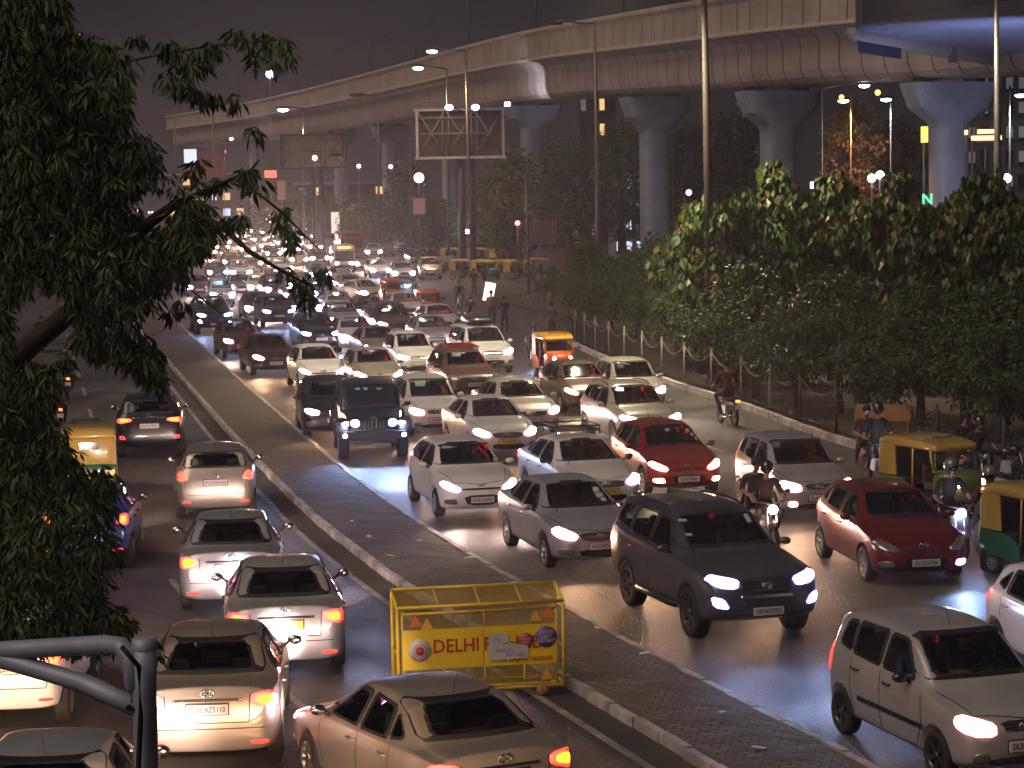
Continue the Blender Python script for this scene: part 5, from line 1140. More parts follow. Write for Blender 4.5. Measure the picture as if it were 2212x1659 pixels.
building('low dark building far beyond the junction', 640, 860, 400, 420, (.05, .04, .04), 3, 8, [D, W2, D, D, W3], 5)
building('dim block at the far end of the road', 330, 560, 380, 640, (.05, .045, .05), 3, 8, [D, W1, D, W2], 6)
# ---------------------------------------------------------------- trees
LD = leafmat('leaf_dark', (.030, .062, .016), .42); LM = leafmat('leaf_mid', (.058, .105, .022), .42); LY = leafmat('leaf_yellow', (.12, .11, .015)); LO = leafmat('leaf_brown', (.12, .062, .03)); LN = leafmat('leaf_deep', (.030, .062, .020), .42)
BARK = mat('bark', (.075, .055, .042), .9, noise=.4, nscale=3, bump=.6, bscale=20)
def tree(name, label, base, H, rad, zlow, ls, asp, droop, per, ncl, cols, seed, group=None, cr=.5, shape=1.0):
    R = random.Random(seed); T = thing(name, label, 'tree', base, 0, group); cl = []; br = MB()
    tr = MB(); lean = Vector((R.uniform(-.3, .3), R.uniform(-.3, .3), 0)); tr.tube([(0, 0, -.1), lean*.3+Vector((0, 0, H*.3)), lean+Vector((0, 0, H*.7))], [.035*H, .025*H, .010*H], 8)
    for i in range(ncl):
        u = R.random(); z = zlow+(H-zlow)*u; a = R.uniform(0, 2*math.pi); k = math.sin(math.pi*min(1, .12+u*.88*shape))**.5*(.55+.45*R.random()); rr = rad*k*R.uniform(.45, 1)
        c = Vector((rr*math.cos(a), rr*math.sin(a), z-cr*.4)); cl.append((c, cr*R.uniform(.7, 1.25)))
        if i % 4 == 0: tr.tube([lean*.6+Vector((0, 0, min(H*.65, max(.25*H, z*.6)))), c*.6+Vector((0, 0, z*.35)), c], [.010*H, .006*H, .003*H], 5)
    tr.build('trunk', BARK, T); link('crown', leafmesh(cl, cr, per, ls, asp, droop, seed, cols), T); return T
HC = [(LD, 5), (LM, 4), (LY, .8), (LO, .9)]
hedge = [(1475, 92, 505, 1.5), (1520, 86, 440, 1.6), (1600, 80, 425, 1.7), (1672, 84, 352, 1.3), (1730, 80, 420, 1.9), (1800, 82, 385, 1.5), (1870, 78, 440, 1.8), (1935, 82, 372, 1.5), (1990, 76, 455, 1.8), (2060, 78, 430, 1.6), (2125, 80, 362, 1.4), (2180, 72, 455, 1.8), (2250, 74, 400, 2.0)]
hl = ['with a yellow tuft', 'beside the rusty mast', 'just right of the mast', 'with the pointed top before the second pier', 'broad and dense', 'with a rounded top', 'low and shaded', 'under the two white lamps', 'below the green sign', 'at the foot of the blue washed pier', 'with the tall leafy top by the right mast', 'dark one', 'partly outside the frame']
for i, (px, d, yt, r) in enumerate(hedge):
    b = AT(px, 600, d); H = AT(px, yt, d).z; b.z = .1
    tree('broadleaf_tree', 'large leaved tree behind the fence, '+hl[i], b, H, r, (1.8, .9, 2.4)[i % 3], .38, .72, .8, 46, 70, HC if i % 3 else [(LD, 3), (LM, 5), (LY, 2.2), (LO, .8)], 20+i, 'big leaf trees behind the fence', .45)
lows = [(1262, 112, 525, 1.8), (1320, 108, 560, 2.0), (1375, 104, 535, 2.1), (1425, 98, 510, 2.0), (1490, 90, 575, 2.1), (1560, 80, 640, 2.0), (1630, 76, 570, 2.1), (1720, 72, 655, 2.0), (1810, 70, 590, 2.2), (1900, 68, 690, 1.9), (1990, 66, 610, 2.3), (2080, 64, 700, 2.0), (2170, 62, 640, 2.2), (2260, 60, 600, 2.3)]
ll = ['leftmost and roundest', 'next to the leftmost', 'with glinting top', 'below the grey pier', 'under the yellow tufted tree', 'around the foot of the rusty mast', 'right of the mast foot', 'below the pointed tree', 'in deep shade', 'behind the yellow kiosk frame', 'over the rickshaw', 'over the waiting scooters', 'under the right mast', 'cut by the right edge']
for i, (px, d, yt, r) in enumerate(lows):
    b = AT(px, 600, d); H = AT(px, yt, d).z; b.z = .1
    tree('small_leaf_tree', 'small leaved bushy tree, '+ll[i], b, H, r, 1.0+.3*(i % 3), .16, .5, .45, 75, 70, [(LN, 4), (LD, 5), (LM, 2.5), (LO, .5)], 50+i, 'small leaf trees of the lower row', .42)
far = [(1105, 205, 330, 3.6, 'green tree left of the pier lit from below'), (1230, 220, 300, 4.5, 'dark tree between two piers'), (1345, 225, 270, 3.2, 'dark tree in front of the lit shopfront'), (1500, 230, 280, 5, 'dark tree right of the grey pier'), (1590, 225, 250, 5, 'tall dark tree behind the mast'), (880, 270, 350, 4, 'dim tree behind the billboard post'), (1060, 240, 390, 4, 'low dim tree right of the greenish pier'), (690, 330, 410, 7, 'brown hazy tree behind the far traffic'), (790, 300, 430, 5, 'low hazy tree by the far pier'), (600, 380, 420, 8, 'far hazy tree left of the billboard'), (940, 230, 440, 4, 'bush at the foot of the greenish pier')]
for i, (px, d, yt, r, lb) in enumerate(far):
    b = AT(px, 600, d); H = AT(px, yt, d).z; b.z = 0
    tree('roadside_tree', lb, b, H, r, H*.25, .5, .5, .3, 60, 70, [(LN, 5), (LD, 4), (LM, 2)], 80+i, 'trees beyond the junction', 1.2)
for i, (px, d, yt, r, lb) in enumerate([(1845, 176, 225, 3.0, 'orange lit tree between the two right piers'), (1930, 182, 265, 3.0, 'brownish tree right of the orange lit tree')]):
    b = AT(px, 600, d); H = AT(px, yt, d).z; b.z = 0
    tree('street_tree', lb, b, H, r, H*.3, .42, .55, .35, 60, 75, [(leafmat('leaf_orange_lit', (.26, .10, .02)), 5), (LO, 4), (LM, 1)], 120+i, None, .8)  # orange lamplight on the crown put into the leaf colour
# sodium lamp inside the orange tree's street
l = street_lamp(1838, 168, 1838, 205, 1822, 214, 'short lamp post hidden in front of the orange lit tree', 'warm', r=.07, energy=3500, warm=(1, .42, .08))
# ---------------------------------------------------------------- the near tree at left
NT = thing('mango_tree', 'big dark leafy tree filling the left side close to the viewer', 'tree', (-7.5, 15.0, 0))
base = NT.location
R = random.Random(99); cl = []
def inside(x, y, P):
    c = False
    for (x0, y0), (x1, y1) in zip(P, P[1:]+P[:1]):
        if (y0 > y) != (y1 > y) and x < (x1-x0)*(y-y0)/(y1-y0)+x0: c = not c
    return c
OUT = [(-120, -60), (110, -60), (150, 30), (180, 70), (250, 110), (275, 150), (260, 210), (295, 300), (340, 335), (360, 400), (450, 440), (445, 520), (400, 570), (340, 610), (310, 690), (330, 760), (350, 830), (250, 800), (150, 780), (130, 850), (150, 910), (140, 980), (230, 1030), (240, 1180), (215, 1290), (280, 1350), (300, 1385), (180, 1400), (-120, 1400)]
HOLES = [(95, 700, 88), (210, 870, 110), (148, 825, 22), (330, 435, 55), (120, 905, 16), (70, 950, 20), (300, 980, 40), (300, 700, 22), (232, 700, 20), (368, 640, 20)]
n = 0
while n < 2000:
    x, y = R.uniform(-120, 500), R.uniform(-60, 1400)
    if not inside(x, y, OUT) or any(math.hypot(x-a, y-b) < r for a, b, r in HOLES): continue
    d = R.uniform(12.5, 17.5); cl.append((AT(x, y, d)-base, R.uniform(.05, .10))); n += 1
sprays = [(350, 105, 60, 8), (400, 130, 50, 8), (455, 100, 40, 7), (360, 170, 45, 7), (420, 195, 40, 6), (470, 210, 25, 4), (520, 90, 40, 8), (570, 75, 45, 9), (610, 85, 35, 7), (560, 120, 40, 7), (590, 150, 25, 4), (620, 110, 20, 3), (520, 235, 25, 2), (545, 290, 30, 3), (470, 365, 45, 6), (440, 395, 40, 6), (520, 360, 30, 3), (555, 385, 35, 6), (580, 425, 35, 6), (600, 450, 30, 5), (550, 450, 30, 5), (620, 470, 22, 4), (640, 495, 20, 3), (500, 470, 30, 4), (480, 500, 30, 4), (660, 620, 35, 6), (690, 600, 25, 4), (630, 600, 25, 3), (385, 665, 25, 4), (345, 820, 20, 4), (330, 790, 20, 4), (260, 1330, 25, 4), (320, 1400, 18, 3), (350, 1420, 15, 3), (650, 520, 20, 3)]
for (x, y, s, k) in sprays:
    for _ in range(max(1, int(k*(.5 if x < 500 or y > 590 else .32)))): cl.append((AT(x+R.gauss(0, s*.6), y+R.gauss(0, s*.45), R.uniform(12.8, 14.5))-base, R.uniform(.03, .06)))
link('crown', leafmesh(cl, .15, 24, .088, .28, .6, 7, [(leafmat('near_leaf_deep', (.060, .108, .045), .75), 6), (leafmat('near_leaf_mid', (.095, .150, .058), .75), 4), (leafmat('near_leaf_olive', (.14, .15, .05), .75), 1.2)], cup=.1), NT)
def br(pts, r0, r1):
    P = [AT(x, y, d)-base for x, y, d in pts]; m = len(P); q = MB(); q.tube(P, [r0+(r1-r0)*i/(m-1) for i in range(m)], 7); q.build('branch', BARK, NT)
br([(-200, 1350, 15), (-60, 860, 15), (60, 750, 14.8), (170, 660, 14.6), (240, 590, 14.4), (300, 500, 14), (380, 440, 13.8)], .10, .03)
br([(240, 590, 14.4), (230, 480, 14), (200, 330, 14), (170, 150, 14)], .045, .012)
br([(380, 440, 13.8), (480, 490, 13.6), (540, 545, 13.4), (600, 580, 13.4), (660, 612, 13.4)], .022, .008)
br([(380, 440, 13.8), (470, 400, 13.6), (540, 370, 13.6), (560, 345, 13.6)], .018, .005)
br([(500, 395, 13.6), (560, 420, 13.5), (610, 460, 13.5), (650, 500, 13.5), (690, 540, 13.4)], .010, .004)
br([(300, 500, 14), (380, 600, 13.8), (480, 740/1.0-60, 13.6)], .010, .004)
br([(200, 150, 14), (330, 120, 13.8), (450, 100, 13.8), (560, 90, 13.8), (620, 85, 13.8)], .010, .004)
br([(330, 110, 13.8), (400, 160, 13.8), (430, 200, 13.8)], .010, .004)
q = MB(); q.tube([(0, 0, 0), (.1, 0, 2), AT(-200, 1350, 15)-base+Vector((.4, .1, -.4)), AT(-200, 1350, 15)-base], [.28, .22, .13, .11], 10); q.build('trunk', BARK, NT)
# ---------------------------------------------------------------- grey pipe truss close to the viewer
GP = mat('painted_pipe', (.30, .33, .42), .5, .2, noise=.2, nscale=5)
g = AT(310, 1500, 8.2); T = thing('pipe_gantry', 'grey tubular truss close to the viewer in the lower left corner', 'gantry', (g.x, g.y, 0))
o0 = T.location
def pp(pts, r, nm='strut', mt=None): P = [AT(x, y, d)-o0 for x, y, d in pts]; q = MB(); q.tube(P, r, 12); return q.build(nm, mt or GP, T)
pp([(312, 1390, 8.2), (312, 1500, 8.2), (318, 1720, 8.2), (322, 2600, 8.2)], .045, 'post')
q = MB(); P = AT(312, 1390, 8.2)-o0; q.lathe([(1e-3, .02), (.047, .018), (.047, -.02)], 14, Matrix.Translation(P)); q.build('post_cap', GP, T)
pp([(-80, 1410, 8.6), (60, 1402, 8.5), (230, 1392, 8.3), (262, 1396, 8.25), (282, 1416, 8.2), (290, 1480, 8.2), (290, 1530, 8.2)], .036)
pp([(-80, 1400, 8.6), (60, 1440, 8.5), (180, 1475, 8.4), (300, 1530, 8.2)], .036)
pp([(262, 1396, 8.12), (300, 1440, 8.12), (304, 1550, 8.12), (296, 1720, 8.12), (300, 2300, 8.12)], .010, 'cable', RUB)
# ---------------------------------------------------------------- fence along the footpath
FT = link('fence', None); tag(FT, 'dark barred fence with pale posts and drooping chains along the footpath', 'fence')
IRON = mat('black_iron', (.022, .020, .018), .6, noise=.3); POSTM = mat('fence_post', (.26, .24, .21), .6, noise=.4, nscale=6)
FQ = resample(FEP, 3.6)
for i, (a, b) in enumerate(zip(FQ, FQ[1:])):
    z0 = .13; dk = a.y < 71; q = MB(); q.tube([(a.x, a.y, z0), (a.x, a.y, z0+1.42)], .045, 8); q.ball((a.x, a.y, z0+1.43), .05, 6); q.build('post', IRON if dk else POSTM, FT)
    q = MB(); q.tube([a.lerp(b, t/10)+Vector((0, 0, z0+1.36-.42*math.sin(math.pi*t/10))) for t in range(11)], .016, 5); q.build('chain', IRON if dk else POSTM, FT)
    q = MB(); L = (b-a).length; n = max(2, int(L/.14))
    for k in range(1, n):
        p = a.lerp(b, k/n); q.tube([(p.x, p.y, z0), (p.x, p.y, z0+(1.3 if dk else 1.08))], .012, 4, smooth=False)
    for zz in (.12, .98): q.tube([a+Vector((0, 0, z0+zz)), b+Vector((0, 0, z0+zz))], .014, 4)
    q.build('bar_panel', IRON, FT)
# weeds along the fence foot
cl = []; R = random.Random(11)
for p in FEP:
    if R.random() < .55: cl.append((p+Vector((R.uniform(-.2, .3), R.uniform(-.3, .3), .25)), R.uniform(.12, .3)))
o = link('weeds', leafmesh(cl, .1, 30, .14, .35, -.3, 12, [(LD, 3), (LM, 3), (LO, 1)], 'weeds')); o['kind'] = 'stuff'; o['label'] = 'low weeds growing along the fence foot'
for i, (px, py, h, k, lb) in enumerate(((1190, 690, 2.6, 1, 'spindly sapling at the start of the fence'), (1265, 722, 1.4, 0, 'small palm like shrub inside the fence'), (1118, 620, 2.8, 1, 'thin leafy sapling in front of the parked rickshaws'))):
    b = G(px, py, .13); T = thing('sapling', lb, 'plant', b); q = MB(); q.tube([(0, 0, 0), (.1, 0, h)], [.03, .01], 6); q.build('stem', BARK, T)
    link('foliage', leafmesh([(Vector((R.uniform(-.35, .35), R.uniform(-.3, .3), h*R.uniform(.45, 1.05))), .3) for _ in range(16)], .1, 22, .2, .4, .3, 31+i, [(LD, 3), (LM, 2)]), T)
# park benches and kerb lines under the trees
for i, (px, py, lb) in enumerate(((1965, 800, 'pale low bench under the trees, left one'), (2010, 850, 'pale low bench under the trees, right one'))):
    b = G(px, py, .13); T = thing('bench', lb, 'bench', b, .2); q = MB(); q.box((0, 0, .45), (2.2, .5, .1)); q.build('seat', CONC, T)
    for s_ in (-.8, .8): q = MB(); q.box((s_, 0, .2), (.2, .45, .4)); q.build('leg', CONC, T)
b = G(1925, 835, .13); T = thing('sign_plate', 'little blue plate reading 1191 in the shade under the trees', 'sign', b); q = MB(); q.box((0, 0, 1.1), (1.0, .04, .35)); q.build('plate', mat('plate_blue', (.04, .06, .12), .5), T); q = MB(); q.tube([(0, .05, 0), (0, .05, 1.2)], .03, 6); q.build('post', STEEL, T); lettering('lettering', '1191', .3, mat('pale_text', (.4, .42, .45), .6), T, (0, -.03, 1.1), (math.pi/2, 0, 0))
# ---------------------------------------------------------------- police barricade
BY = mat('barricade_yellow', (.80, .55, .012), .42, noise=.18, nscale=3); BYD = mat('barricade_mesh', (.55, .37, .03), .5, noise=.3)
BYP = mat('barricade_panel', (.92, .64, .010), .4, noise=.1, nscale=2); RED = mat('letter_red', (.50, .035, .012), .6, noise=.2, nscale=12); REFO = mat('reflector_orange', (.80, .20, .015), .35)
REFY = mat('reflector_yellow', (.85, .42, .04), .35); BWH = mat('badge_white', (.62, .56, .50), .5); BRD = mat('badge_red', (.45, .03, .03), .5); BPU = mat('badge_purple', (.11, .045, .24), .5)
def wire_mesh(q, o, ux, uy, nx, ny, r=.0035):
    for i in range(1, nx): a = o+ux*(i/nx); q.tube([a, a+uy], r, 3, smooth=False, cap=False)
    for j in range(1, ny): a = o+uy*(j/ny); q.tube([a, a+ux], r, 3, smooth=False, cap=False)
def barricade(label, loc, rz, W=2.42, H=1.22, D_=.62, sign_=True):
    T = thing('police_barricade', label, 'barricade', loc, rz)
    z0, z1 = .14, .14+H; q = MB(); B = lambda a, b, r=.026: q.tube([a, b], r, 6)
    # y- is the written side; the back frame stands D_ behind and a sloping top joins them higher at the back
    for y, zt in ((0, z1), (D_, z1+.16)):
        for x in (0, W): B((x, y, z0), (x, y, zt))
        B((0, y, z0), (W, y, z0)); B((0, y, zt), (W, y, zt))
    B((.07, 0, z0+.05), (.07, 0, z1-.09), .018); B((W-.10, 0, z0+.05), (W-.10, 0, z1-.09), .018); B((.07, 0, z1-.09), (W-.10, 0, z1-.09), .02); B((.07, 0, z0+.05), (W-.1, 0, z0+.05), .02)
    for x in (0, W): B((x, 0, z0), (x, D_, z0)); B((x, 0, z1), (x, D_, z1+.16)); B((x, 0, z0+.55), (x, D_, z0+.55), .018)
    zp0, zp1 = z0+.33, z0+.90
    for x in (W*.27, W*.52, W*.76): B((x, 0, z0+.05), (x, 0, zp0), .014)
    B((W*.52, 0, zp1), (W*.52, 0, z1-.09), .014)
    for x in (W*.25, W*.5, W*.75): B((x, 0, z1), (x, D_, z1+.16), .014)
    q.build('frame', BY, T)
    q = MB(); wire_mesh(q, Vector((.07, 0, zp1)), Vector((W-.17, 0, 0)), Vector((0, 0, z1-.09-zp1)), 74, 8); q.build('mesh_panel', BYD, T)
    q = MB(); wire_mesh(q, Vector((.07, 0, z0+.05)), Vector((W-.17, 0, 0)), Vector((0, 0, zp0-z0-.05)), 74, 9); q.build('mesh_panel', BYD, T)
    q = MB(); wire_mesh(q, Vector((0, 0, z1)), Vector((W, 0, 0)), Vector((0, D_, .16)), 76, 20); q.build('top_mesh', BYD, T)
    q = MB(); wire_mesh(q, Vector((0, D_, z0)), Vector((W, 0, 0)), Vector((0, 0, H+.16)), 76, 40, .003); q.build('back_mesh', BYD, T)
    if sign_:
        q = MB(); q.box((.07+(W-.17)*.26, .0, (zp0+zp1)/2), ((W-.17)*.515, .03, zp1-zp0)); q.box((.07+(W-.17)*.762, .002, (zp0+zp1)/2), ((W-.17)*.472, .03, zp1-zp0)); sp = q.build('sign_panel', BYP, T)
        e = (math.pi/2, 0, 0); zc = (zp0+zp1)/2
        lettering('lettering', 'DELHI', .27, RED, sp, (.83, -.019, zc+.03), e, .92); lettering('lettering', 'POLICE', .27, RED, sp, (1.63, -.017, zc+.03), e, .92)
        lettering('lettering', 'PS. LAJPAT NAGAR', .095, RED, sp, (1.84, -.017, zp0+.075), e, .95)
        def disc(nm, x, z, r, m, dy=0): q = MB(); q.lathe([(1e-3, .004), (r, .004), (r, -.004)], 28, Matrix.Translation((x, -.019-dy, z)) @ Matrix.Rotation(math.pi/2, 4, 'X')); return q.build(nm, m, sp)
        disc('crest', .31, zc-.01, .165, BWH); disc('crest', .31, zc-.015, .062, BRD, .007); q = MB()
        q.tube([(.31+.13*math.cos(a), -.032, zc-.01+.13*math.sin(a)) for a in [math.pi*(1.15+.7*i/8) for i in range(9)]], .006, 4); q.tube([(.31+.09*math.cos(a*math.pi/8), -.032, zc-.01+.09*math.sin(a*math.pi/8)) for a in range(17)], .004, 4); q.build('crest', BRD, sp)
        lettering('lettering', '* * *', .04, BWH, sp, (.31, -.034, zc-.015), e)
        disc('badge', 2.13, zc+.10, .155, BPU)
        for k, s_ in enumerate(('SOUTH', 'EAST', 'DISTRICT')): lettering('lettering', s_, .068, BWH, sp, (2.13, -.030, zc+.165-.062*k), e, .95)
        disc('badge', 1.83, zc+.07, .105, BRD); lettering('lettering', 'G20', .06, BWH, sp, (1.83, -.030, zc+.10), e) if False else None
        q = MB(); q.box((1.83, -.028, zc+.085), (.15, .004, .012)); q.tube([(1.79, -.028, zc+.11), (1.81, -.028, zc+.14), (1.83, -.028, zc+.11), (1.85, -.028, zc+.14), (1.87, -.028, zc+.11)], .006, 4); q.build('badge', BWH, sp); lettering('lettering', '127/1', .055, BWH, sp, (1.83, -.030, zc+.035), e)
        q = MB(); P = [(1.30, zc-.20), (1.30, zc+.17), (1.37, zc+.18), (1.56, zc+.17), (1.60, zc+.08), (1.70, zc+.02), (1.86, zc-.01), (1.87, zc-.19)]
        q.prism(P, -.030, -.026, 'y'); pt = q.build('torn_poster', mat('poster_paper', (.60, .56, .52), .7, noise=.15, nscale=4), sp); GR = mat('poster_ink', (.30, .29, .33), .7)
        lettering('lettering', '75', .11, GR, pt, (1.42, -.033, zc+.07), e); lettering('lettering', 'Azadi Ka', .075, GR, pt, (1.52, -.033, zc-.06), e); lettering('lettering', 'Mahotsav', .075, GR, pt, (1.68, -.033, zc-.13), e)
        q = MB(); q.tube([(1.50, -.034, zc+.03), (1.6, -.034, zc+.06), (1.72, -.034, zc+.03)], .008, 4); q.build('poster_ribbon', mat('poster_green', (.10, .22, .12), .7), pt)
    def tri(x, z, m, s=.10): q = MB(); q.prism([(x-s, z-s*.8), (x+s, z-s*.8), (x, z+s)], -.022, -.012, 'y'); q.build('reflector', m, T)
    for x, z, m in ((.26, z1-.20, REFO), (.42, z1-.24, REFY), (W-.40, z1-.20, REFY), (W-.22, z1-.16, REFO), (.32, z0+.17, REFO), (W-.25, z0+.17, REFY)): tri(x, z, m, .09)
    for x in (.35, W-.32):
        q = MB(); q.lathe([(1e-3, -.02), (.085, -.025), (.095, 0), (.085, .025), (1e-3, .02)], 20, Matrix.Translation((x, -.04, .095)) @ Matrix.Rotation(math.pi/2, 4, 'X')); q.lathe([(.03, .03), (.03, -.035), (1e-3, -.036)], 10, Matrix.Translation((x, -.04, .095)) @ Matrix.Rotation(math.pi/2, 4, 'X')); q.build('castor', mat('castor_rust', (.30, .15, .06), .6), T)
    return T
pa = G(862, 1520); pb = G(1219, 1500); dv = (pb-pa); barricade('yellow mesh police barricade lettered in red standing on the left road by the median', pa, math.atan2(dv.y, dv.x), W=dv.length)
# kiosk like yellow barricade with pitched top by the fence
def kiosk():
    a = G(1850, 992, .0); T = thing('mesh_barricade', 'dull yellow barricade frame with pitched mesh roof standing at the fence', 'barricade', a, math.radians(-16))
    q = MB(); W, D_, H = 1.35, .85, 1.05; OY = mat('faded_orange', (.30, .15, .03), .6, noise=.3)
    for x in (0, W):
        for y in (0, D_): q.tube([(x, y, 0), (x, y, H)], .022, 5)
        q.tube([(x, 0, H), (x, D_/2, H+.35), (x, D_, H)], .022, 5)
    for z in (.1, .5, H):
        for y in (0, D_): q.tube([(0, y, z), (W, y, z)], .018, 5)
        for x in (0, W): q.tube([(x, 0, z), (x, D_, z)], .018, 5)
    q.tube([(0, D_/2, H+.35), (W, D_/2, H+.35)], .022, 5)
    for k in range(1, 5): q.tube([(W*k/5, 0, H), (W*k/5, D_/2, H+.35)], .010, 4)
    q.build('frame', OY, T)
    for s_ in (0, 1):
        q = MB(); y0, y1 = (-.04, D_/2) if s_ == 0 else (D_/2, D_+.04); za, zb = (H-.02, H+.36) if s_ == 0 else (H+.36, H-.02)
        q.add([(-.06, y0, za), (W+.06, y0, za), (W+.06, y1, zb), (-.06, y1, zb), (-.06, y0, za-.02), (W+.06, y0, za-.02), (W+.06, y1, zb-.02), (-.06, y1, zb-.02)], [(0, 1, 2, 3), (7, 6, 5, 4), (0, 4, 5, 1), (2, 6, 7, 3), (1, 5, 6, 2), (0, 3, 7, 4)]); q.build('roof_panel', mat('roof_sheet_orange', (.26, .12, .03), .6, noise=.3), T)
    for nm, o_, ux, uy in (('roof_mesh', (0, 0, H), (W, 0, 0), (0, D_/2, .35)), ('front_mesh', (0, 0, .1), (W, 0, 0), (0, 0, .95))):
        q = MB(); wire_mesh(q, Vector(o_), Vector(ux), Vector(uy), 44, 20, .004); q.build(nm, OY, T)
    for x in (.3, .5, 1.0): q = MB(); q.prism([(x-.08, .62), (x+.08, .62), (x, .80)], -.03, -.02, 'y'); q.build('reflector', mat('reflector_dull', (.4, .2, .12), .5), T)
kiosk()
# ---------------------------------------------------------------- traffic
WHT = paint('white', (.72, .71, .71), 0); SIL = paint('silver', (.46, .47, .50), .45); GREYS = paint('graphite', (.085, .092, .11), .4); BLK = paint('black', (.012, .013, .016), .1)
MAR = paint('maroon', (.16, .006, .010), .25); REDP = paint('red', (.30, .012, .008), .25); GOLD = paint('champagne', (.44, .39, .33), .5); BLU = paint('blue', (.03, .05, .22), .3); CRM = paint('cream', (.55, .50, .40), 0); BRN = paint('brown', (.12, .06, .05), .3); SLV2 = paint('pale_silver', (.52, .50, .50), .4)
BK = paint('mirror_black', (.012, .012, .014), 0)
D0 = 13
santro = make_car('hatchback', 'tall', SLV2, 'small silver hatchback at the lower right corner with a masked driver and dark side strip', 2150, 1672, 18, head='warm', plate='DL3CAL7263', mirror=BK, rimm=mat('dark_rim', (.10, .10, .10), .35, .8))
make_car('hatchback', 'hatch', WHT, 'pale hatchback cut by the right edge beside the small silver one', 2462, 1506, 14, head='blue', plate='DL8CAB4410')
fort = make_car('sport_utility', 'suv', GREYS, 'dark grey sport utility with bluish white headlights leading the right lanes', 1608, 1367, 16.5, head='blue', fog='blue', plate='UP16CF7722', rimm=mat('dark_rim', (.10, .10, .10), .35, .8))
i10 = make_car('hatchback', 'hatch', MAR, 'maroon hatchback with unlit headlamps and one lit fog light near the scooters', 1966, 1252, 9, head='off', fog='off', plate='DL12CL3526', beam=0)
make_car('sedan', 'sedan', SIL, 'silver sedan between the white hatchback and the dark sport utility', 1272, 1220, 15, head='warm', plate='DL2CAP5738', mirror=SIL)
make_car('hatchback', 'hatch', WHT, 'white hatchback with two lit headlamps first beside the median', 1024, 1112, 14, head='white', plate='DL3CCL6303')
rackc = make_car('sedan', 'sedan', WHT, 'white taxi sedan with a roof carrier behind the silver sedan', 1288, 1100, 15, head='white', plate='DL1ZC7741', yellow=True, mirror=BK)
make_car('hatchback', 'hatch', REDP, 'bright red hatchback with lit headlamps and fog lamps', 1466, 1066, 12, head='warm', fog='warm', plate='DL7CP8600')
make_car('hatchback', 'tall', SIL, 'boxy silver hatchback to the right of the two riders', 1748, 1118, 11, head='warm', fog='warm', plate='DL3CCT7760', mirror=SIL)
make_car('sedan', 'sedan', WHT, 'white taxi sedan with yellow plate right of the black jeep', 1082, 986, 14, head='warm', plate='DL1ZC6299', yellow=True)
make_car('sedan', 'sedan', CRM, 'cream luxury sedan with a star badge behind the white taxi', 1138, 936, 14, head='white', plate='DL2CAW1545', beam=.7)
make_car('sport_utility', 'cuv', CRM, 'cream sport utility with roof rails behind the red hatchback', 1392, 966, 14, head='white', plate='HR26DA9004')
make_car('hatchback', 'hatch', BRN, 'brownish hatchback hidden behind the cream sport utility', 1268, 890, 13, head='warm', plate='DL4CNB2117', beam=.6)
make_car('hatchback', 'tall', CRM, 'cream tall taxi nearest the footpath kerb with yellow plate', 1378, 892, 11, head='white', plate='DL1N7419', yellow=True)
make_car('hatchback', 'tall', WHT, 'white hatchback right beside the black jeep', 938, 940, 12, head='warm', plate='UP14EJ4460')
thar = make_car('jeep', 'jeep', BLK, 'black open style jeep with round blue white lamps and slatted grille', 806, 988, 7, head='blue', plate='DL3CCV4891', beam=2.4, cat='jeep')
make_car('sport_utility', 'cuv', BLK, 'black sport utility half hidden behind the jeep', 722, 948, 9, head='warm', plate='DL5CQ2281', beam=.5)
redsuv = make_car('sport_utility', 'cuv', BRN, 'maroon brown sport utility with red lit grille and roof rails', 1016, 866, 13, head='off', plate='HR51BK3390', beam=0)
inn = make_car('people_carrier', 'mpv', WHT, 'white people carrier with a roof box beside the moving motorcycle', 1055, 806, 13, head='white', plate='HR55Q1180', cat='people carrier')
make_car('hatchback', 'hatch', WHT, 'white hatchback with a cyan glint on its windscreen left of the jeep', 694, 842, 13, head='warm', plate='DL9CAK8802')
make_car('sedan', 'sedan', BLK, 'black sedan at the median with pale plate', 590, 808, 15, head='warm', plate='DL8CAM5798')
make_car('hatchback', 'tall', BRN, 'dark hatchback following at the median behind the black sedan', 520, 772, 15, head='white', plate='DL3CBQ0933')
make_car('sport_utility', 'suv', BLK, 'big black sport utility with violet twin lamps beside the median', 462, 720, 13, head='blue', fog='blue', beam=.8)
make_car('sport_utility', 'cuv', GREYS, 'dark sport utility with one glaring blue lamp', 600, 706, 14, head='blue', beam=1.2)
make_car('sport_utility', 'cuv', BLK, 'dark sport utility with two blue lamps behind the cyan glinting hatchback', 690, 760, 13, head='blue', beam=.8)
make_car('sedan', 'sedan', GOLD, 'champagne sedan with lit lamps ahead of the dark people carrier', 826, 786, 13, head='white', plate='DL4CAX7302')
make_car('people_carrier', 'mpv', BRN, 'dark people carrier with a lit lamp behind the champagne sedan', 852, 738, 13, head='white', cat='people carrier')
make_car('hatchback', 'tall', WHT, 'white hatchback squeezed left of the red lit sport utility', 898, 812, 13, head='warm', beam=.6)
make_car('hatchback', 'hatch', GOLD, 'champagne hatchback showing its roof behind the white hatchback by the jeep', 815, 850, 12, head='warm', beam=.5)
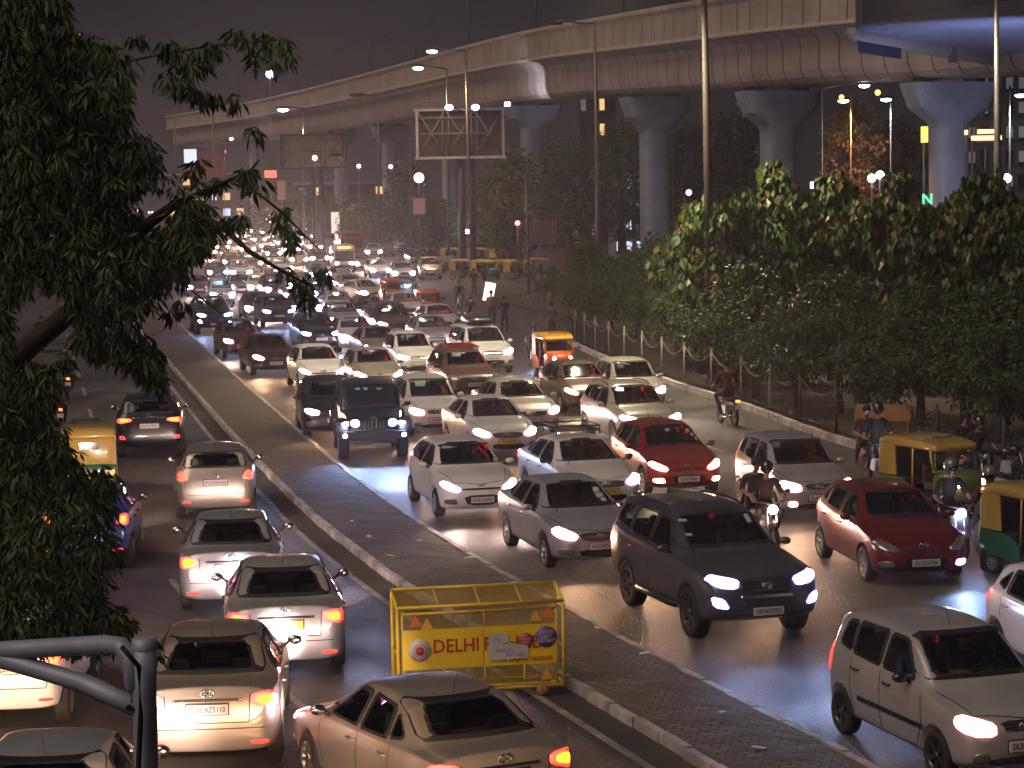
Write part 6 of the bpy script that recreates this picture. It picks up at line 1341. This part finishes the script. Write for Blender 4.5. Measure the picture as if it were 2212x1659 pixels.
# further back
FARS = [
 (800, 655, 'sedan', CRM, 'white', 'cream sedan turning across behind the dark cars', 25),
 (735, 690, 'hatch', WHT, 'white', 'white hatchback with stacked lamp glints left of the cream sedan', 12), (808, 560, 'cuv', WHT, 'white', 'white sport utility beside the cream van', 4),
 (868, 545, 'mpv', WHT, 'off', 'white people carrier with a red lit windscreen', -6), (872, 612, 'cuv', SIL, 'blue', 'silver sport utility with one blue lamp at the junction', 6),
 (930, 604, 'mpv', GOLD, 'off', 'golden people carrier standing by the parked rickshaws', 4), (1010, 590, 'hatch', BLK, 'off', 'dark hatchback standing sideways by the parked rickshaws', 70),
 (600, 655, 'suv', BRN, 'white', 'brown sport utility in the glare right of the violet lamps', 12), (655, 640, 'cuv', CRM, 'white', 'pale sport utility in the second row of the glare', 12),
 (560, 640, 'hatch', WHT, 'warm', 'white hatchback lost in glare near the tree twigs', 12), (690, 610, 'sedan', BRN, 'white', 'brown sedan directly left of the cream van', 11),
 (520, 640, 'sedan', SIL, 'blue', 'silver sedan with lamps glinting through the leaves', 13), (545, 590, 'suv', GREYS, 'warm', 'dark sport utility with blazing high beams', 12),
 (610, 600, 'cuv', WHT, 'white', 'white sport utility just right of the blazing high beams', 12), (645, 575, 'hatch', GOLD, 'white', 'champagne hatchback in the crowded middle of the glare', 11),
 (590, 560, 'sedan', BLK, 'white', 'black sedan behind the white sport utility in glare', 12), (500, 580, 'hatch', BRN, 'white', 'brown hatchback behind the left twigs', 12),
 (640, 540, 'mpv', WHT, 'white', 'white people carrier far back right of the glare', 11), (560, 530, 'cuv', SIL, 'warm', 'far silver sport utility over the blazing beams', 12),
 (600, 518, 'sedan', WHT, 'white', 'far white sedan in the narrow gap of twigs', 12), (520, 520, 'tall', GOLD, 'white', 'far champagne car by the twig fork', 12),
 (480, 545, 'hatch', BLK, 'white', 'far black hatchback at the leaf edge', 12), (662, 520, 'sedan', RE if False else MAR, 'white', 'far maroon sedan left of the red bus', 10),
 (548, 495, 'hatch', WHT, 'white', 'distant white hatchback under the leaf spray', 12), (505, 490, 'cuv', BLK, 'white', 'distant black sport utility left of the leaf spray', 12),
 (590, 488, 'mpv', SIL, 'warm', 'distant silver people carrier under the dark leaf spray', 11), (470, 500, 'sedan', SIL, 'white', 'distant silver sedan by the leaf edge', 12),
 (630, 492, 'hatch', BRN, 'white', 'distant brown hatchback left of the cold floodlight', 11), (440, 520, 'hatch', WHT, 'white', 'distant white car almost behind the tree', 12),
 (520, 468, 'sedan', WHT, 'white', 'tiny white sedan far up the road', 12), (560, 466, 'cuv', WHT, 'warm', 'tiny white sport utility far up the road', 12),
 (325, 462, 'sedan', WHT, 'warm', 'tiny white sedan in the left leaf gap', 12), (300, 458, 'hatch', SIL, 'white', 'tiny silver hatchback in the left leaf gap', 12), (345, 468, 'hatch', CRM, 'white', 'tiny cream hatchback at the right of the leaf gap', 12),
 (480, 470, 'hatch', SIL, 'white', 'tiny silver hatchback left of the tiny white sedan', 12), (600, 470, 'tall', CRM, 'white', 'tiny cream car at the far right lane', 12), (540, 480, 'tall', BLK, 'white', 'tiny black car between the distant white ones', 12)]
MORE = [(660, 690, 'sedan', BLK, 'blue', 'black sedan in the second lane behind the two blue lamps'), (745, 720, 'hatch', SIL, 'white', 'silver hatchback in the middle lane with violet glints'), (770, 760, 'hatch', WHT, 'white', 'white hatchback wedged before the champagne sedan'), (560, 690, 'sedan', BRN, 'white', 'brown sedan right behind the violet lamp sport utility'), (800, 700, 'sedan', BLK, 'warm', 'black sedan in the middle behind the champagne sedan'),
 (880, 700, 'cuv', WHT, 'white', 'white sport utility behind the white people carrier'), (940, 760, 'hatch', SIL, 'white', 'silver hatchback left of the roof box people carrier'), (955, 725, 'sedan', WHT, 'off', 'white sedan left of the waiting motorcycle'), (640, 660, 'sedan', SIL, 'white', 'silver sedan in the third row of the glare'), (700, 655, 'hatch', BLK, 'white', 'black hatchback behind the glinting white one'), (760, 640, 'sedan', GOLD, 'white', 'champagne sedan in the column under the minibus'),
 (480, 660, 'tall', WHT, 'white', 'white car behind the violet lamps at the median'), (430, 640, 'sedan', BRN, 'white', 'brown sedan at the median under the leaves'), (600, 630, 'tall', SIL, 'white', 'silver tall car in the glare'), (520, 610, 'mpv', WHT, 'white', 'white people carrier left of the blazing beams'), (470, 605, 'sedan', BLK, 'white', 'black sedan under the leaves at the median'), (690, 575, 'cuv', BRN, 'white', 'brown sport utility touching the minibus'),
 (820, 600, 'hatch', WHT, 'blue', 'white hatchback right of the minibus with blue lamp'), (785, 585, 'sedan', SIL, 'white', 'silver sedan at the minibus corner'), (845, 580, 'sedan', GOLD, 'off', 'champagne sedan between the silver and the white people carrier'), (905, 575, 'cuv', BLK, 'off', 'black sport utility behind the golden people carrier'), (630, 555, 'cuv', GREYS, 'white', 'grey sport utility behind the champagne hatchback'), (575, 545, 'mpv', GOLD, 'white', 'champagne people carrier over the blazing beams'),
 (535, 550, 'sedan', WHT, 'white', 'white sedan left behind the blazing beams'), (610, 535, 'hatch', SIL, 'white', 'silver hatchback in the crowded far lanes'), (505, 535, 'cuv', WHT, 'white', 'white sport utility in the far left lanes'), (450, 560, 'mpv', BRN, 'white', 'brown people carrier at the median far back'), (680, 545, 'sedan', GOLD, 'white', 'champagne sedan in front of the red bus'), (650, 505, 'mpv', CRM, 'white', 'cream people carrier far back by the red bus'), (575, 510, 'sedan', BRN, 'white', 'distant brown sedan in the gap of twigs'),
 (535, 508, 'tall', WHT, 'white', 'distant white tall car in the gap of twigs'), (610, 503, 'cuv', BLK, 'white', 'distant black sport utility right of the twigs'), (490, 515, 'sedan', CRM, 'white', 'distant cream sedan by the leaf edge'), (455, 490, 'hatch', BRN, 'white', 'distant brown hatchback at the dark leaves'), (570, 480, 'sedan', SIL, 'white', 'distant silver sedan in the last rows'), (500, 475, 'sedan', GOLD, 'warm', 'distant champagne sedan in the last rows'), (425, 480, 'sedan', WHT, 'white', 'distant white sedan in a leaf gap')]
FARS += [m_+(12,) for m_ in MORE]
RN = random.Random(4)
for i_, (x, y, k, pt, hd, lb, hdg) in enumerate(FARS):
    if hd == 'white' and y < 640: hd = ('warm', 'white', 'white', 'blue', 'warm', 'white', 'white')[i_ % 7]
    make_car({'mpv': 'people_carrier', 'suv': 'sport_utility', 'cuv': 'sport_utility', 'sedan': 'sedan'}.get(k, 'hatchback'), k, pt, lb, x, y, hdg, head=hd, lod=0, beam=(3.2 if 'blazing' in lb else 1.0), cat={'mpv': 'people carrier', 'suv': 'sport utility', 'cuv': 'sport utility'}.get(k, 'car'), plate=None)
# going away, left carriageway
CHB = dict(toward=False, head='white', beam=1.0)
make_car('sport_utility', 'cuv', BLK, 'dark sport utility seen from behind with amber lit tail lamps ahead of the silver hatchback', 326, 985, 8, toward=False, head='white', tail='amber', plate='DL3CCT0335', sides=1)
make_car('hatchback', 'hatch', GOLD, 'champagne hatchback seen from behind next to the median', 468, 1117, 7, toward=False, head='white', tail='tail', plate='DL5CAD6500', mirror=BK, sides=1, beam=2.5)
make_car('sedan', 'sedan', SIL, 'silver sedan seen from behind with a glaring white boot', 503, 1308, 6, toward=False, head='white', tail='amber', plate='DL1CZ4127', mirror=BK, sides=1, beam=2.5)
make_car('sedan', 'sedan', SLV2, 'silver taxi sedan seen from behind with a yellow plate', 617, 1440, 7, toward=False, head='white', tail='brake', plate='DL 1ZB 0102', yellow=True, mirror=BK, beam=3.5)
make_car('hatchback', 'hatch', BLU, 'blue hatchback seen from behind half covered by leaves', 190, 1226, 6, toward=False, head='white', tail='brake', plate='DL7CR3970', mirror=BK, sides=1, beam=2.5)
make_car('sedan', 'sedan', GOLD, 'champagne sedan with black roof seen from behind beside the grey pipe truss', 462, 1632, 4, toward=False, head='white', tail='brake', plate='DL9CAZ5110', beam=3)
make_car('hatchback', 'hatch', WHT, 'white hatchback at the left edge seen from behind under the leaves', 15, 1560, 3, toward=False, head='white', tail='brake', plate='DL11CQ8311')
make_car('sedan', 'sedan', SIL, 'silver sedan at the lower left corner showing only roof and rear glass', 95, 1960, 3, toward=False, head='white', tail='tail', plate='DL2CBB6120')
make_car('sedan', 'sedan', GOLD, 'bronze grey sedan seen slantwise at the bottom in front of the yellow barricade', 1015, 1790, 26, toward=False, head='white', tail='amber', plate='HR26CK6679')
# two more cars just behind, whose lamps light the backs of those in view
make_car('hatchback', 'hatch', WHT, 'white hatchback behind the lower edge of the view, left lane', 0, 0, 12, toward=False, head='warm', world=(-4.2, 17.5, 0), beam=6)
make_car('sport_utility', 'cuv', SIL, 'silver sport utility behind the lower edge of the view, lane by the median', 0, 0, 14, toward=False, head='warm', world=(-.9, 15.0, 0), beam=6)
make_car('sedan', 'sedan', WHT, 'white sedan behind the lower edge of the view, outer left lane', 0, 0, 12, toward=False, head='warm', world=(-7.0, 20, 0), beam=6)
# left lane two wheelers and lights between the leaves
for i, (x, y, lb) in enumerate(((92, 760, 'far motorcycle with red tail lamp glowing through a leaf gap'), (145, 862, 'motorcycle with red tail lamp on the empty stretch of the left road'), (12, 800, 'motorcycle at the left edge with red tail lamp'), (128, 935, 'motorcycle left of the green rickshaw'))):
    b = motorbike(lb, x, y, 14, toward=False, tail='brake'); person('dark clad rider on the ' + lb.replace(' with red tail lamp', '').replace(' on the empty stretch', ''), b.location, b.rotation_euler.z, 'ride', helmet=HELM)
auto_rickshaw('green and yellow rickshaw seen from behind, left of the dark sport utility', 190, 1052, 12, toward=False, tail='brake', amber=True, plate='DL1RM5521')
# rickshaws ahead
ORC = paint('rickshaw_flame', (.62, .10, .01), 0)
auto_rickshaw('orange red rickshaw facing us behind the brownish hatchback', 1213, 818, 12, body=ORC, top=paint('rickshaw_amber', (.62, .30, .02), 0), head='warm', beam=.4)
r1 = auto_rickshaw('yellow topped rickshaw facing us behind the helmeted scooter rider', 2085, 1122, 26, body=paint('rickshaw_olive', (.10, .14, .03), 0), top=YEL, head='warm', beam=.3)
r2 = auto_rickshaw('silver sided rickshaw cut by the right edge', 2345, 1268, 24, body=GREEN, top=YEL, head='blue', beam=.4)
auto_rickshaw('dark orange rickshaw with amber lamp just left of the pedestrians', 932, 690, 10, body=paint('rickshaw_rust', (.40, .06, .012), 0), top=ORC, head='none', beam=0)
auto_rickshaw('dark orange rickshaw behind the dark people carrier', 856, 660, 14, body=paint('rickshaw_rust', (.40, .06, .012), 0), top=ORC, head='none', beam=0)
for i, (x, y, hdg, lb) in enumerate(((1030, 604, 60, 'front row parked rickshaw left of the tall mast foot'), (1072, 607, 45, 'front row parked rickshaw right of the tall mast foot'), (1108, 606, 20, 'front row parked rickshaw with a red front'), (1150, 610, 60, 'rightmost front row rickshaw beside the slim post'), (950, 570, 62, 'back row rickshaw leftmost'), (1000, 572, 58, 'back row rickshaw second from the left'), (1062, 572, 66, 'back row rickshaw behind the mast'), (1110, 574, 70, 'back row rickshaw at the right end'), (1195, 600, 80, 'half hidden rickshaw beside the hedge'))):
    auto_rickshaw(lb+' under the viaduct', x, y, hdg, head='none', body=GREEN if i != 2 else ORC, top=CANV if i % 2 else YEL, beam=0, rack=False, group='parked rickshaws under the viaduct')
# roof loads
def at_local(o, v_): return o.matrix_basis @ Vector(v_)
T = thing('roof_carrier', 'black luggage carrier on the roof of the white taxi sedan', 'roof rack', at_local(rackc, (0, .35, 1.46)), rackc.rotation_euler.z)
q = MB()
for x in (-.52, .52): q.tube([(x, -.5, .10), (x, .62, .10)], .018, 5); q.tube([(x, -.5, .0), (x, -.5, .20), (x, .62, .20), (x, .62, .0)], .016, 5)
for y in (-.5, -.2, .1, .4, .62): q.tube([(-.52, y, .10), (.52, y, .10)], .016, 5); 
q.tube([(-.52, -.5, .20), (.52, -.5, .20)], .018, 5); q.tube([(-.52, .62, .20), (.52, .62, .20)], .018, 5); q.build('frame', DPL, T)
T = thing('roof_carrier', 'red slatted carrier on the roof of the maroon brown sport utility', 'roof rack', at_local(redsuv, (0, .2, 1.60)), redsuv.rotation_euler.z); q = MB(); RR = mat('rack_red', (.35, .03, .03), .5)
for k in range(4): q.box((0, -.5+.4*k, .08+.02*k), (1.15, .09, .05))
for x in (-.5, .5): q.tube([(x, -.55, .0), (x, -.5, .08), (x, .75, .15), (x, .8, .0)], .02, 5)
q.build('frame', RR, T)
T = thing('roof_box', 'dark roof box on the white people carrier', 'roof box', at_local(inn, (0, .35, 1.76)), inn.rotation_euler.z); loft([(-.85, .40, .05, .22), (-.7, .5, .04, .30), (.6, .52, .04, .34), (.8, .42, .06, .30)], e=.5).build('shell', BLK, T); q = MB(); q.box((0, -.4, .02), (1.1, .06, .05)); q.box((0, .4, .02), (1.1, .06, .05)); q.build('crossbar', DPL, T)
# lamp lit on the maroon hatchback
for ch in i10.children:
    if ch.name.startswith('fog_or_glare_lamp') and ch.data.vertices[0].co.x > 0: ch.material_slots[0].material = fringe_mat('blue'); ch.material_slots[1].material = lamp_mat('blue')
SPOT(i10, (.64, -2.1, .40), (math.radians(74), 0, math.pi-.15), 60, BEAM['blue'], 80, .9)
# stickers on windscreens
def stick(car, pts, m, key):
    c = CAR[key]
    for (x, z, w_, h_) in pts:
        q = patch(c['bvh'], [(x-w_, z-h_), (x+w_, z-h_), (x+w_, z+h_), (x-w_, z+h_)], 'f', off=.014, rnd_=0, rings=(1, .5)); q.build('windscreen_sticker', m, car)
PAP = mat('sticker_pale', (.35, .42, .45), .6); 
sx4 = [o for o in S.objects if o.get('label', '').startswith('silver sedan between')][0]
stick(sx4, [(.40, 1.24, .06, .035), (.42, 1.16, .07, .03), (.46, 1.09, .05, .025)], PAP, 'sedan')
hh = [o for o in S.objects if o.get('label', '').startswith('bright red hatch')][0]; stick(hh, [(.46, 1.30, .035, .03), (.52, 1.22, .03, .025), (.58, 1.14, .03, .025), (.0, 1.33, .05, .02)], PAP, 'hatch')
hh = [o for o in S.objects if o.get('label', '').startswith('white hatchback with two lit')][0]; stick(hh, [(.58, 1.08, .04, .03), (-.35, 1.34, .12, .012)], PAP, 'hatch')
stick(thar, [(-.3, 1.68, .06, .025), (-.1, 1.68, .05, .03), (.25, 1.67, .06, .02)], PAP, 'jeep'); stick(fort, [(-.56, 1.60, .06, .012), (-.58, 1.42, .05, .012), (.50, 1.58, .04, .05)], PAP, 'suv')
# drivers
def driver(car, key, label, side=1, top=(.05, .045, .04), mask=None, back=0):
    t = CAR[key]['t']; p = at_local(car, (side*t['hw']*.42, t['cowl']+1.0-t['L']/2+back, t['zfloor']-.04)); person(label, p, car.rotation_euler.z, 'drive', top=top, mask=mask, scale=.92)
driver(santro, 'tall', 'driver of the small silver hatchback wearing a pink face mask', 1, (.08, .09, .09), mat('mask_pink', (.75, .14, .17), .8)); driver(santro, 'tall', 'passenger in blue shirt beside the masked driver', -1, (.10, .14, .32))
driver(sx4, 'sedan', 'driver in dark clothes inside the silver sedan with stickers'); driver(fort, 'suv', 'driver in pale shirt inside the dark grey sport utility', 1, (.20, .19, .16)); driver(rackc, 'sedan', 'driver inside the taxi with roof carrier'); driver(hh, 'hatch', 'driver in grey inside the white hatchback by the median', 1, (.12, .12, .13)); driver(i10, 'hatch', 'driver inside the maroon hatchback')
driver(r1, 'tall', 'x', 1) if False else None
for r_, lb in ((r1, 'driver seated in the yellow topped rickshaw'), (r2, 'driver seated in the rickshaw at the right edge')): person(lb, at_local(r_, (0, -.30, .62)), r_.rotation_euler.z, 'drive', top=(.20, .18, .14), scale=.9)
# bikes and riders
b = motorbike('motorcycle with red tail lamp riding away along the kerb', 1572, 918, 14, toward=False, tail='brake', col=paint('bike_red', (.25, .01, .01), .2)); person('rider in a maroon jacket riding away along the kerb', b.location, b.rotation_euler.z, 'ride', top=(.16, .012, .015), legs=(.03, .03, .04), scale=1.12)
b = motorbike('motorcycle with blazing lamp half hidden behind the dark grey sport utility', 1655, 1190, 8, head='warm', beam=.7); person('helmeted rider in black jacket behind the dark grey sport utility', b.location, b.rotation_euler.z, 'ride', helmet=HELM, top=(.035, .025, .02)); person('bareheaded pillion passenger looking sideways behind the black jacket rider', at_local(b, (-.06, 0, 0)), b.rotation_euler.z+.15, 'pillion', top=(.03, .02, .02))
b = motorbike('black motorcycle with white lamp by the pitched yellow frame', 1893, 1046, 12, head='blue', beam=.8); person('big rider in black on the motorcycle by the pitched yellow frame', b.location, b.rotation_euler.z, 'ride', helmet=HELM, top=(.02, .02, .025), scale=1.1); person('pillion passenger in maroon with white face mask by the pitched yellow frame', at_local(b, (-.12, 0, .06)), b.rotation_euler.z, 'pillion', top=(.10, .015, .02), mask=mat('mask_white', (.5, .5, .5), .8))
b = motorbike('scooter with a glaring blue white lamp in front of the yellow topped rickshaw', 2050, 1200, 14, scooter=True, head='blue', beam=1, col=paint('scooter_grey', (.10, .11, .13), .3)); person('scooter rider in dark green jacket and grey helmet before the rickshaw', b.location, b.rotation_euler.z, 'ride', helmet=HELG, top=(.03, .04, .035), scale=1.05)
b = motorbike('pale blue scooter turned sideways near the right edge', 2140, 1222, -22, scooter=True, head='off', col=paint('scooter_blue', (.16, .20, .30), .3)); person('rider in a dark red jacket and shiny helmet on the sideways scooter', b.location, b.rotation_euler.z, 'ride', helmet=HELG, top=(.12, .012, .02), legs=(.03, .04, .08), scale=1.05)
b = motorbike('motorcycle waiting by the fence behind the yellow topped rickshaw', 2112, 1065, 10, head='off'); person('helmeted rider with white face mask behind the yellow topped rickshaw', b.location, b.rotation_euler.z, 'ride', helmet=HELM, mask=mat('mask_white', (.5, .5, .5), .8)); person('bareheaded pillion passenger behind the masked rider by the fence', at_local(b, (-.15, 0, .05)), b.rotation_euler.z, 'pillion')
b = motorbike('motorcycle parked against the fence at the right edge', 2175, 1050, 40, head='off')
b = motorbike('motorcycle coming along the kerb with a violet headlamp', 1152, 792, 8, head='blue', beam=.6); person('rider on the kerbside motorcycle with violet headlamp', b.location, b.rotation_euler.z, 'ride', helmet=HELM)
b = motorbike('motorcycle waiting by the plaza with a chrome helmeted rider', 992, 668, 10, head='off'); person('rider in shining helmet waiting by the plaza', b.location, b.rotation_euler.z, 'ride', helmet=mat('helmet_chrome', (.4, .4, .4), .1, .8, 1))
b = motorbike('red scooter standing behind the white people carrier', 1016, 712, 16, head='off', scooter=True, col=MAR); person('person with a maroon cap sitting on the red scooter', b.location, b.rotation_euler.z, 'ride', top=(.08, .02, .02), helmet=mat('helmet_maroon', (.12, .01, .02), .3, 0, 1))
b = motorbike('scooter among the cars beside the far silver car', 898, 640, 0, head='off', scooter=True); 
for (x, y, top, lb, w_) in ((1090, 722, (.015, .014, .016), 'man in a black jacket standing by the fence end', 1), (1024, 640, (.05, .04, .04), 'pedestrian standing on the edge of the plaza', 0), (1192, 740, (.10, .11, .12), 'pedestrian in a grey shirt behind the fence start', 0), (1062, 705, (.30, .22, .18), 'street seller in pale clothes near the glowing panel', 1)):
    person(lb, G(x, y, .0), math.radians(160 if 'grey' in lb else 10), 'stand', top=top, walk=w_, scale=1.08)
p = G(1058, 700); T = thing('light_panel', 'glowing pink white panel held up near the pedestrians', 'light panel', p); q = MB(); q.box((0, 0, 1.75), (.55, .08, 1.0), R=Matrix.Rotation(.2, 3, 'Y')); q.build('panel', EM('panelpink', (1, .62, .6), 5), T); q = MB(); q.tube([(0, .06, 0), (0, .06, 1.6)], .03, 6); q.build('pole', DSTEEL, T)
# bicycle by the pedestrian
p = G(1096, 740); T = thing('bicycle', 'dark bicycle pushed by the man in the black jacket', 'bicycle', p, math.radians(70))
for y in (-.52, .52): q = MB(); q.tube([(0, y+.33*math.cos(a*math.pi/12), .33+.33*math.sin(a*math.pi/12)) for a in range(25)], .02, 5); q.build('wheel', TYRE, T)
q = MB(); q.tube([(0, .52, .33), (0, .12, .30), (0, -.32, .82), (0, .22, .82), (0, .12, .30)], .018, 5); q.tube([(0, .22, .82), (0, .52, .33)], .014, 5); q.tube([(0, -.52, .33), (0, -.32, .95)], .016, 5); q.build('frame', DPL, T)
q = MB(); q.tube([(-.28, -.28, .98), (0, -.34, .96), (.28, -.28, .98)], .014, 5); q.build('handlebar', CHR, T); q = MB(); q.ball((0, .24, .88), .1, 6, 0, (.7, 1.3, .4)); q.build('saddle', RUB, T)
# ---------------------------------------------------------------- buses and vans far back
def bus(label, x, y, heading, L, W, H, m, lit=False, nm='bus'):
    p = G(x, y); h = math.radians(heading); fwd = Vector((math.sin(h), -math.cos(h), 0)); T = thing(nm, label, nm, p-fwd*(L/2-1.8), h)
    w_ = W/2; loft([(-L/2, w_*.9, .5, H-.15), (-L/2+.15, w_, .4, H-.02), (L/2-.15, w_, .4, H), (L/2, w_*.92, .5, H-.1)], e=.22).build('body', m, T)
    for yy in (-L/2-.02,):
        q = MB(); q.box((0, yy, H*.60), (W*.84, .06, H*.36)); q.build('windshield', DGLASS, T); q = MB(); q.box((0, yy-.01, H*.90), (W*.6, .07, H*.07)); q.build('route_display', EM('orange', (1, .45, .12), 3.2) if lit else DPL, T)
    q = MB(); q.box((0, L/2+.02, H*.62), (W*.7, .06, H*.3)); q.build('rear_window', DGLASS, T)
    n = int(L/1.3)
    for s_ in (-1, 1):
        for k in range(n): q = MB(); q.box((s_*w_, -L/2+.9+k*(L-1.6)/max(1, n-1)*.96, H*.64), (.05, 1.0 if n > 3 else .8, H*.26)); q.build('side_window', DGLASS, T)
        lampball(T, 'headlight', (s_*w_*.72, -L/2-.05, .85), .14, 'white' if lit else 'off', (1, .5, .8))
        for yy in (-L/2+1.8, L/2-2.2) if L > 6 else (-L/2+.9, L/2-.9): wheel(T, s_*(w_-.14), yy, .46 if L > 6 else .3, .24)
        q = MB(); q.box((0, 0, 0), (.14, .05, .3)); q.build('tail_light', lamp_mat('dim'), T, (s_*w_*.8, L/2+.04, 1.0))
    q = MB(); q.box((0, -L/2-.05, .58), (W*.94, .12, .28)); q.build('bumper', DPL, T)
    return T
bus('dull red city bus standing behind the cream van', 760, 562, 8, 11, 2.55, 3.1, paint('bus_red', (.30, .03, .03), 0))
bus('faint red bus in the haze beyond the left leaves', 575, 470, 10, 11, 2.5, 3.0, paint('bus_red', (.30, .03, .03), 0), True)
bus('boxy beige minibus facing us with two bright lamps left of the white sport utility', 742, 588, 8, 5.6, 2.0, 2.55, CRM, True, 'minibus')
# parked cars glimpsed under the viaduct
for i, (x, y, k, pt, lb, hdg) in enumerate(((1185, 520, 'hatch', SIL, 'parked silver hatchback seen between the piers', 80), (1240, 522, 'cuv', SIL, 'parked silver sport utility right of the pier booth', 85), (1290, 520, 'hatch', WHT, 'parked white hatchback left of the lamp mast foot', 80), (925, 500, 'sedan', SIL, 'parked silver car behind the bush near the pink board', 70), (1075, 525, 'mpv', CRM, 'parked cream people carrier behind the rickshaws', 40))):
    make_car('parked_car', k, pt, lb, x, y, hdg, head='off', lod=0, beam=0)
# the haze of headlamps and dust
hz = MB(); hz.box((-40, 350, 24.5), (900, 720, 51)); o = hz.build('haze', [bpy.data.materials.new('haze')]); o['kind'] = 'stuff'; o['label'] = 'thin brown night haze over the far traffic'
m = o.data.materials[0]; m.use_nodes = True; n = m.node_tree; n.nodes.clear(); out = n.nodes.new('ShaderNodeOutputMaterial'); pv = n.nodes.new('ShaderNodeVolumePrincipled'); pv.inputs['Color'].default_value = (.85, .78, .74, 1); pv.inputs['Density'].default_value = .00055; pv.inputs['Anisotropy'].default_value = .72; n.links.new(pv.outputs[0], out.inputs['Volume'])
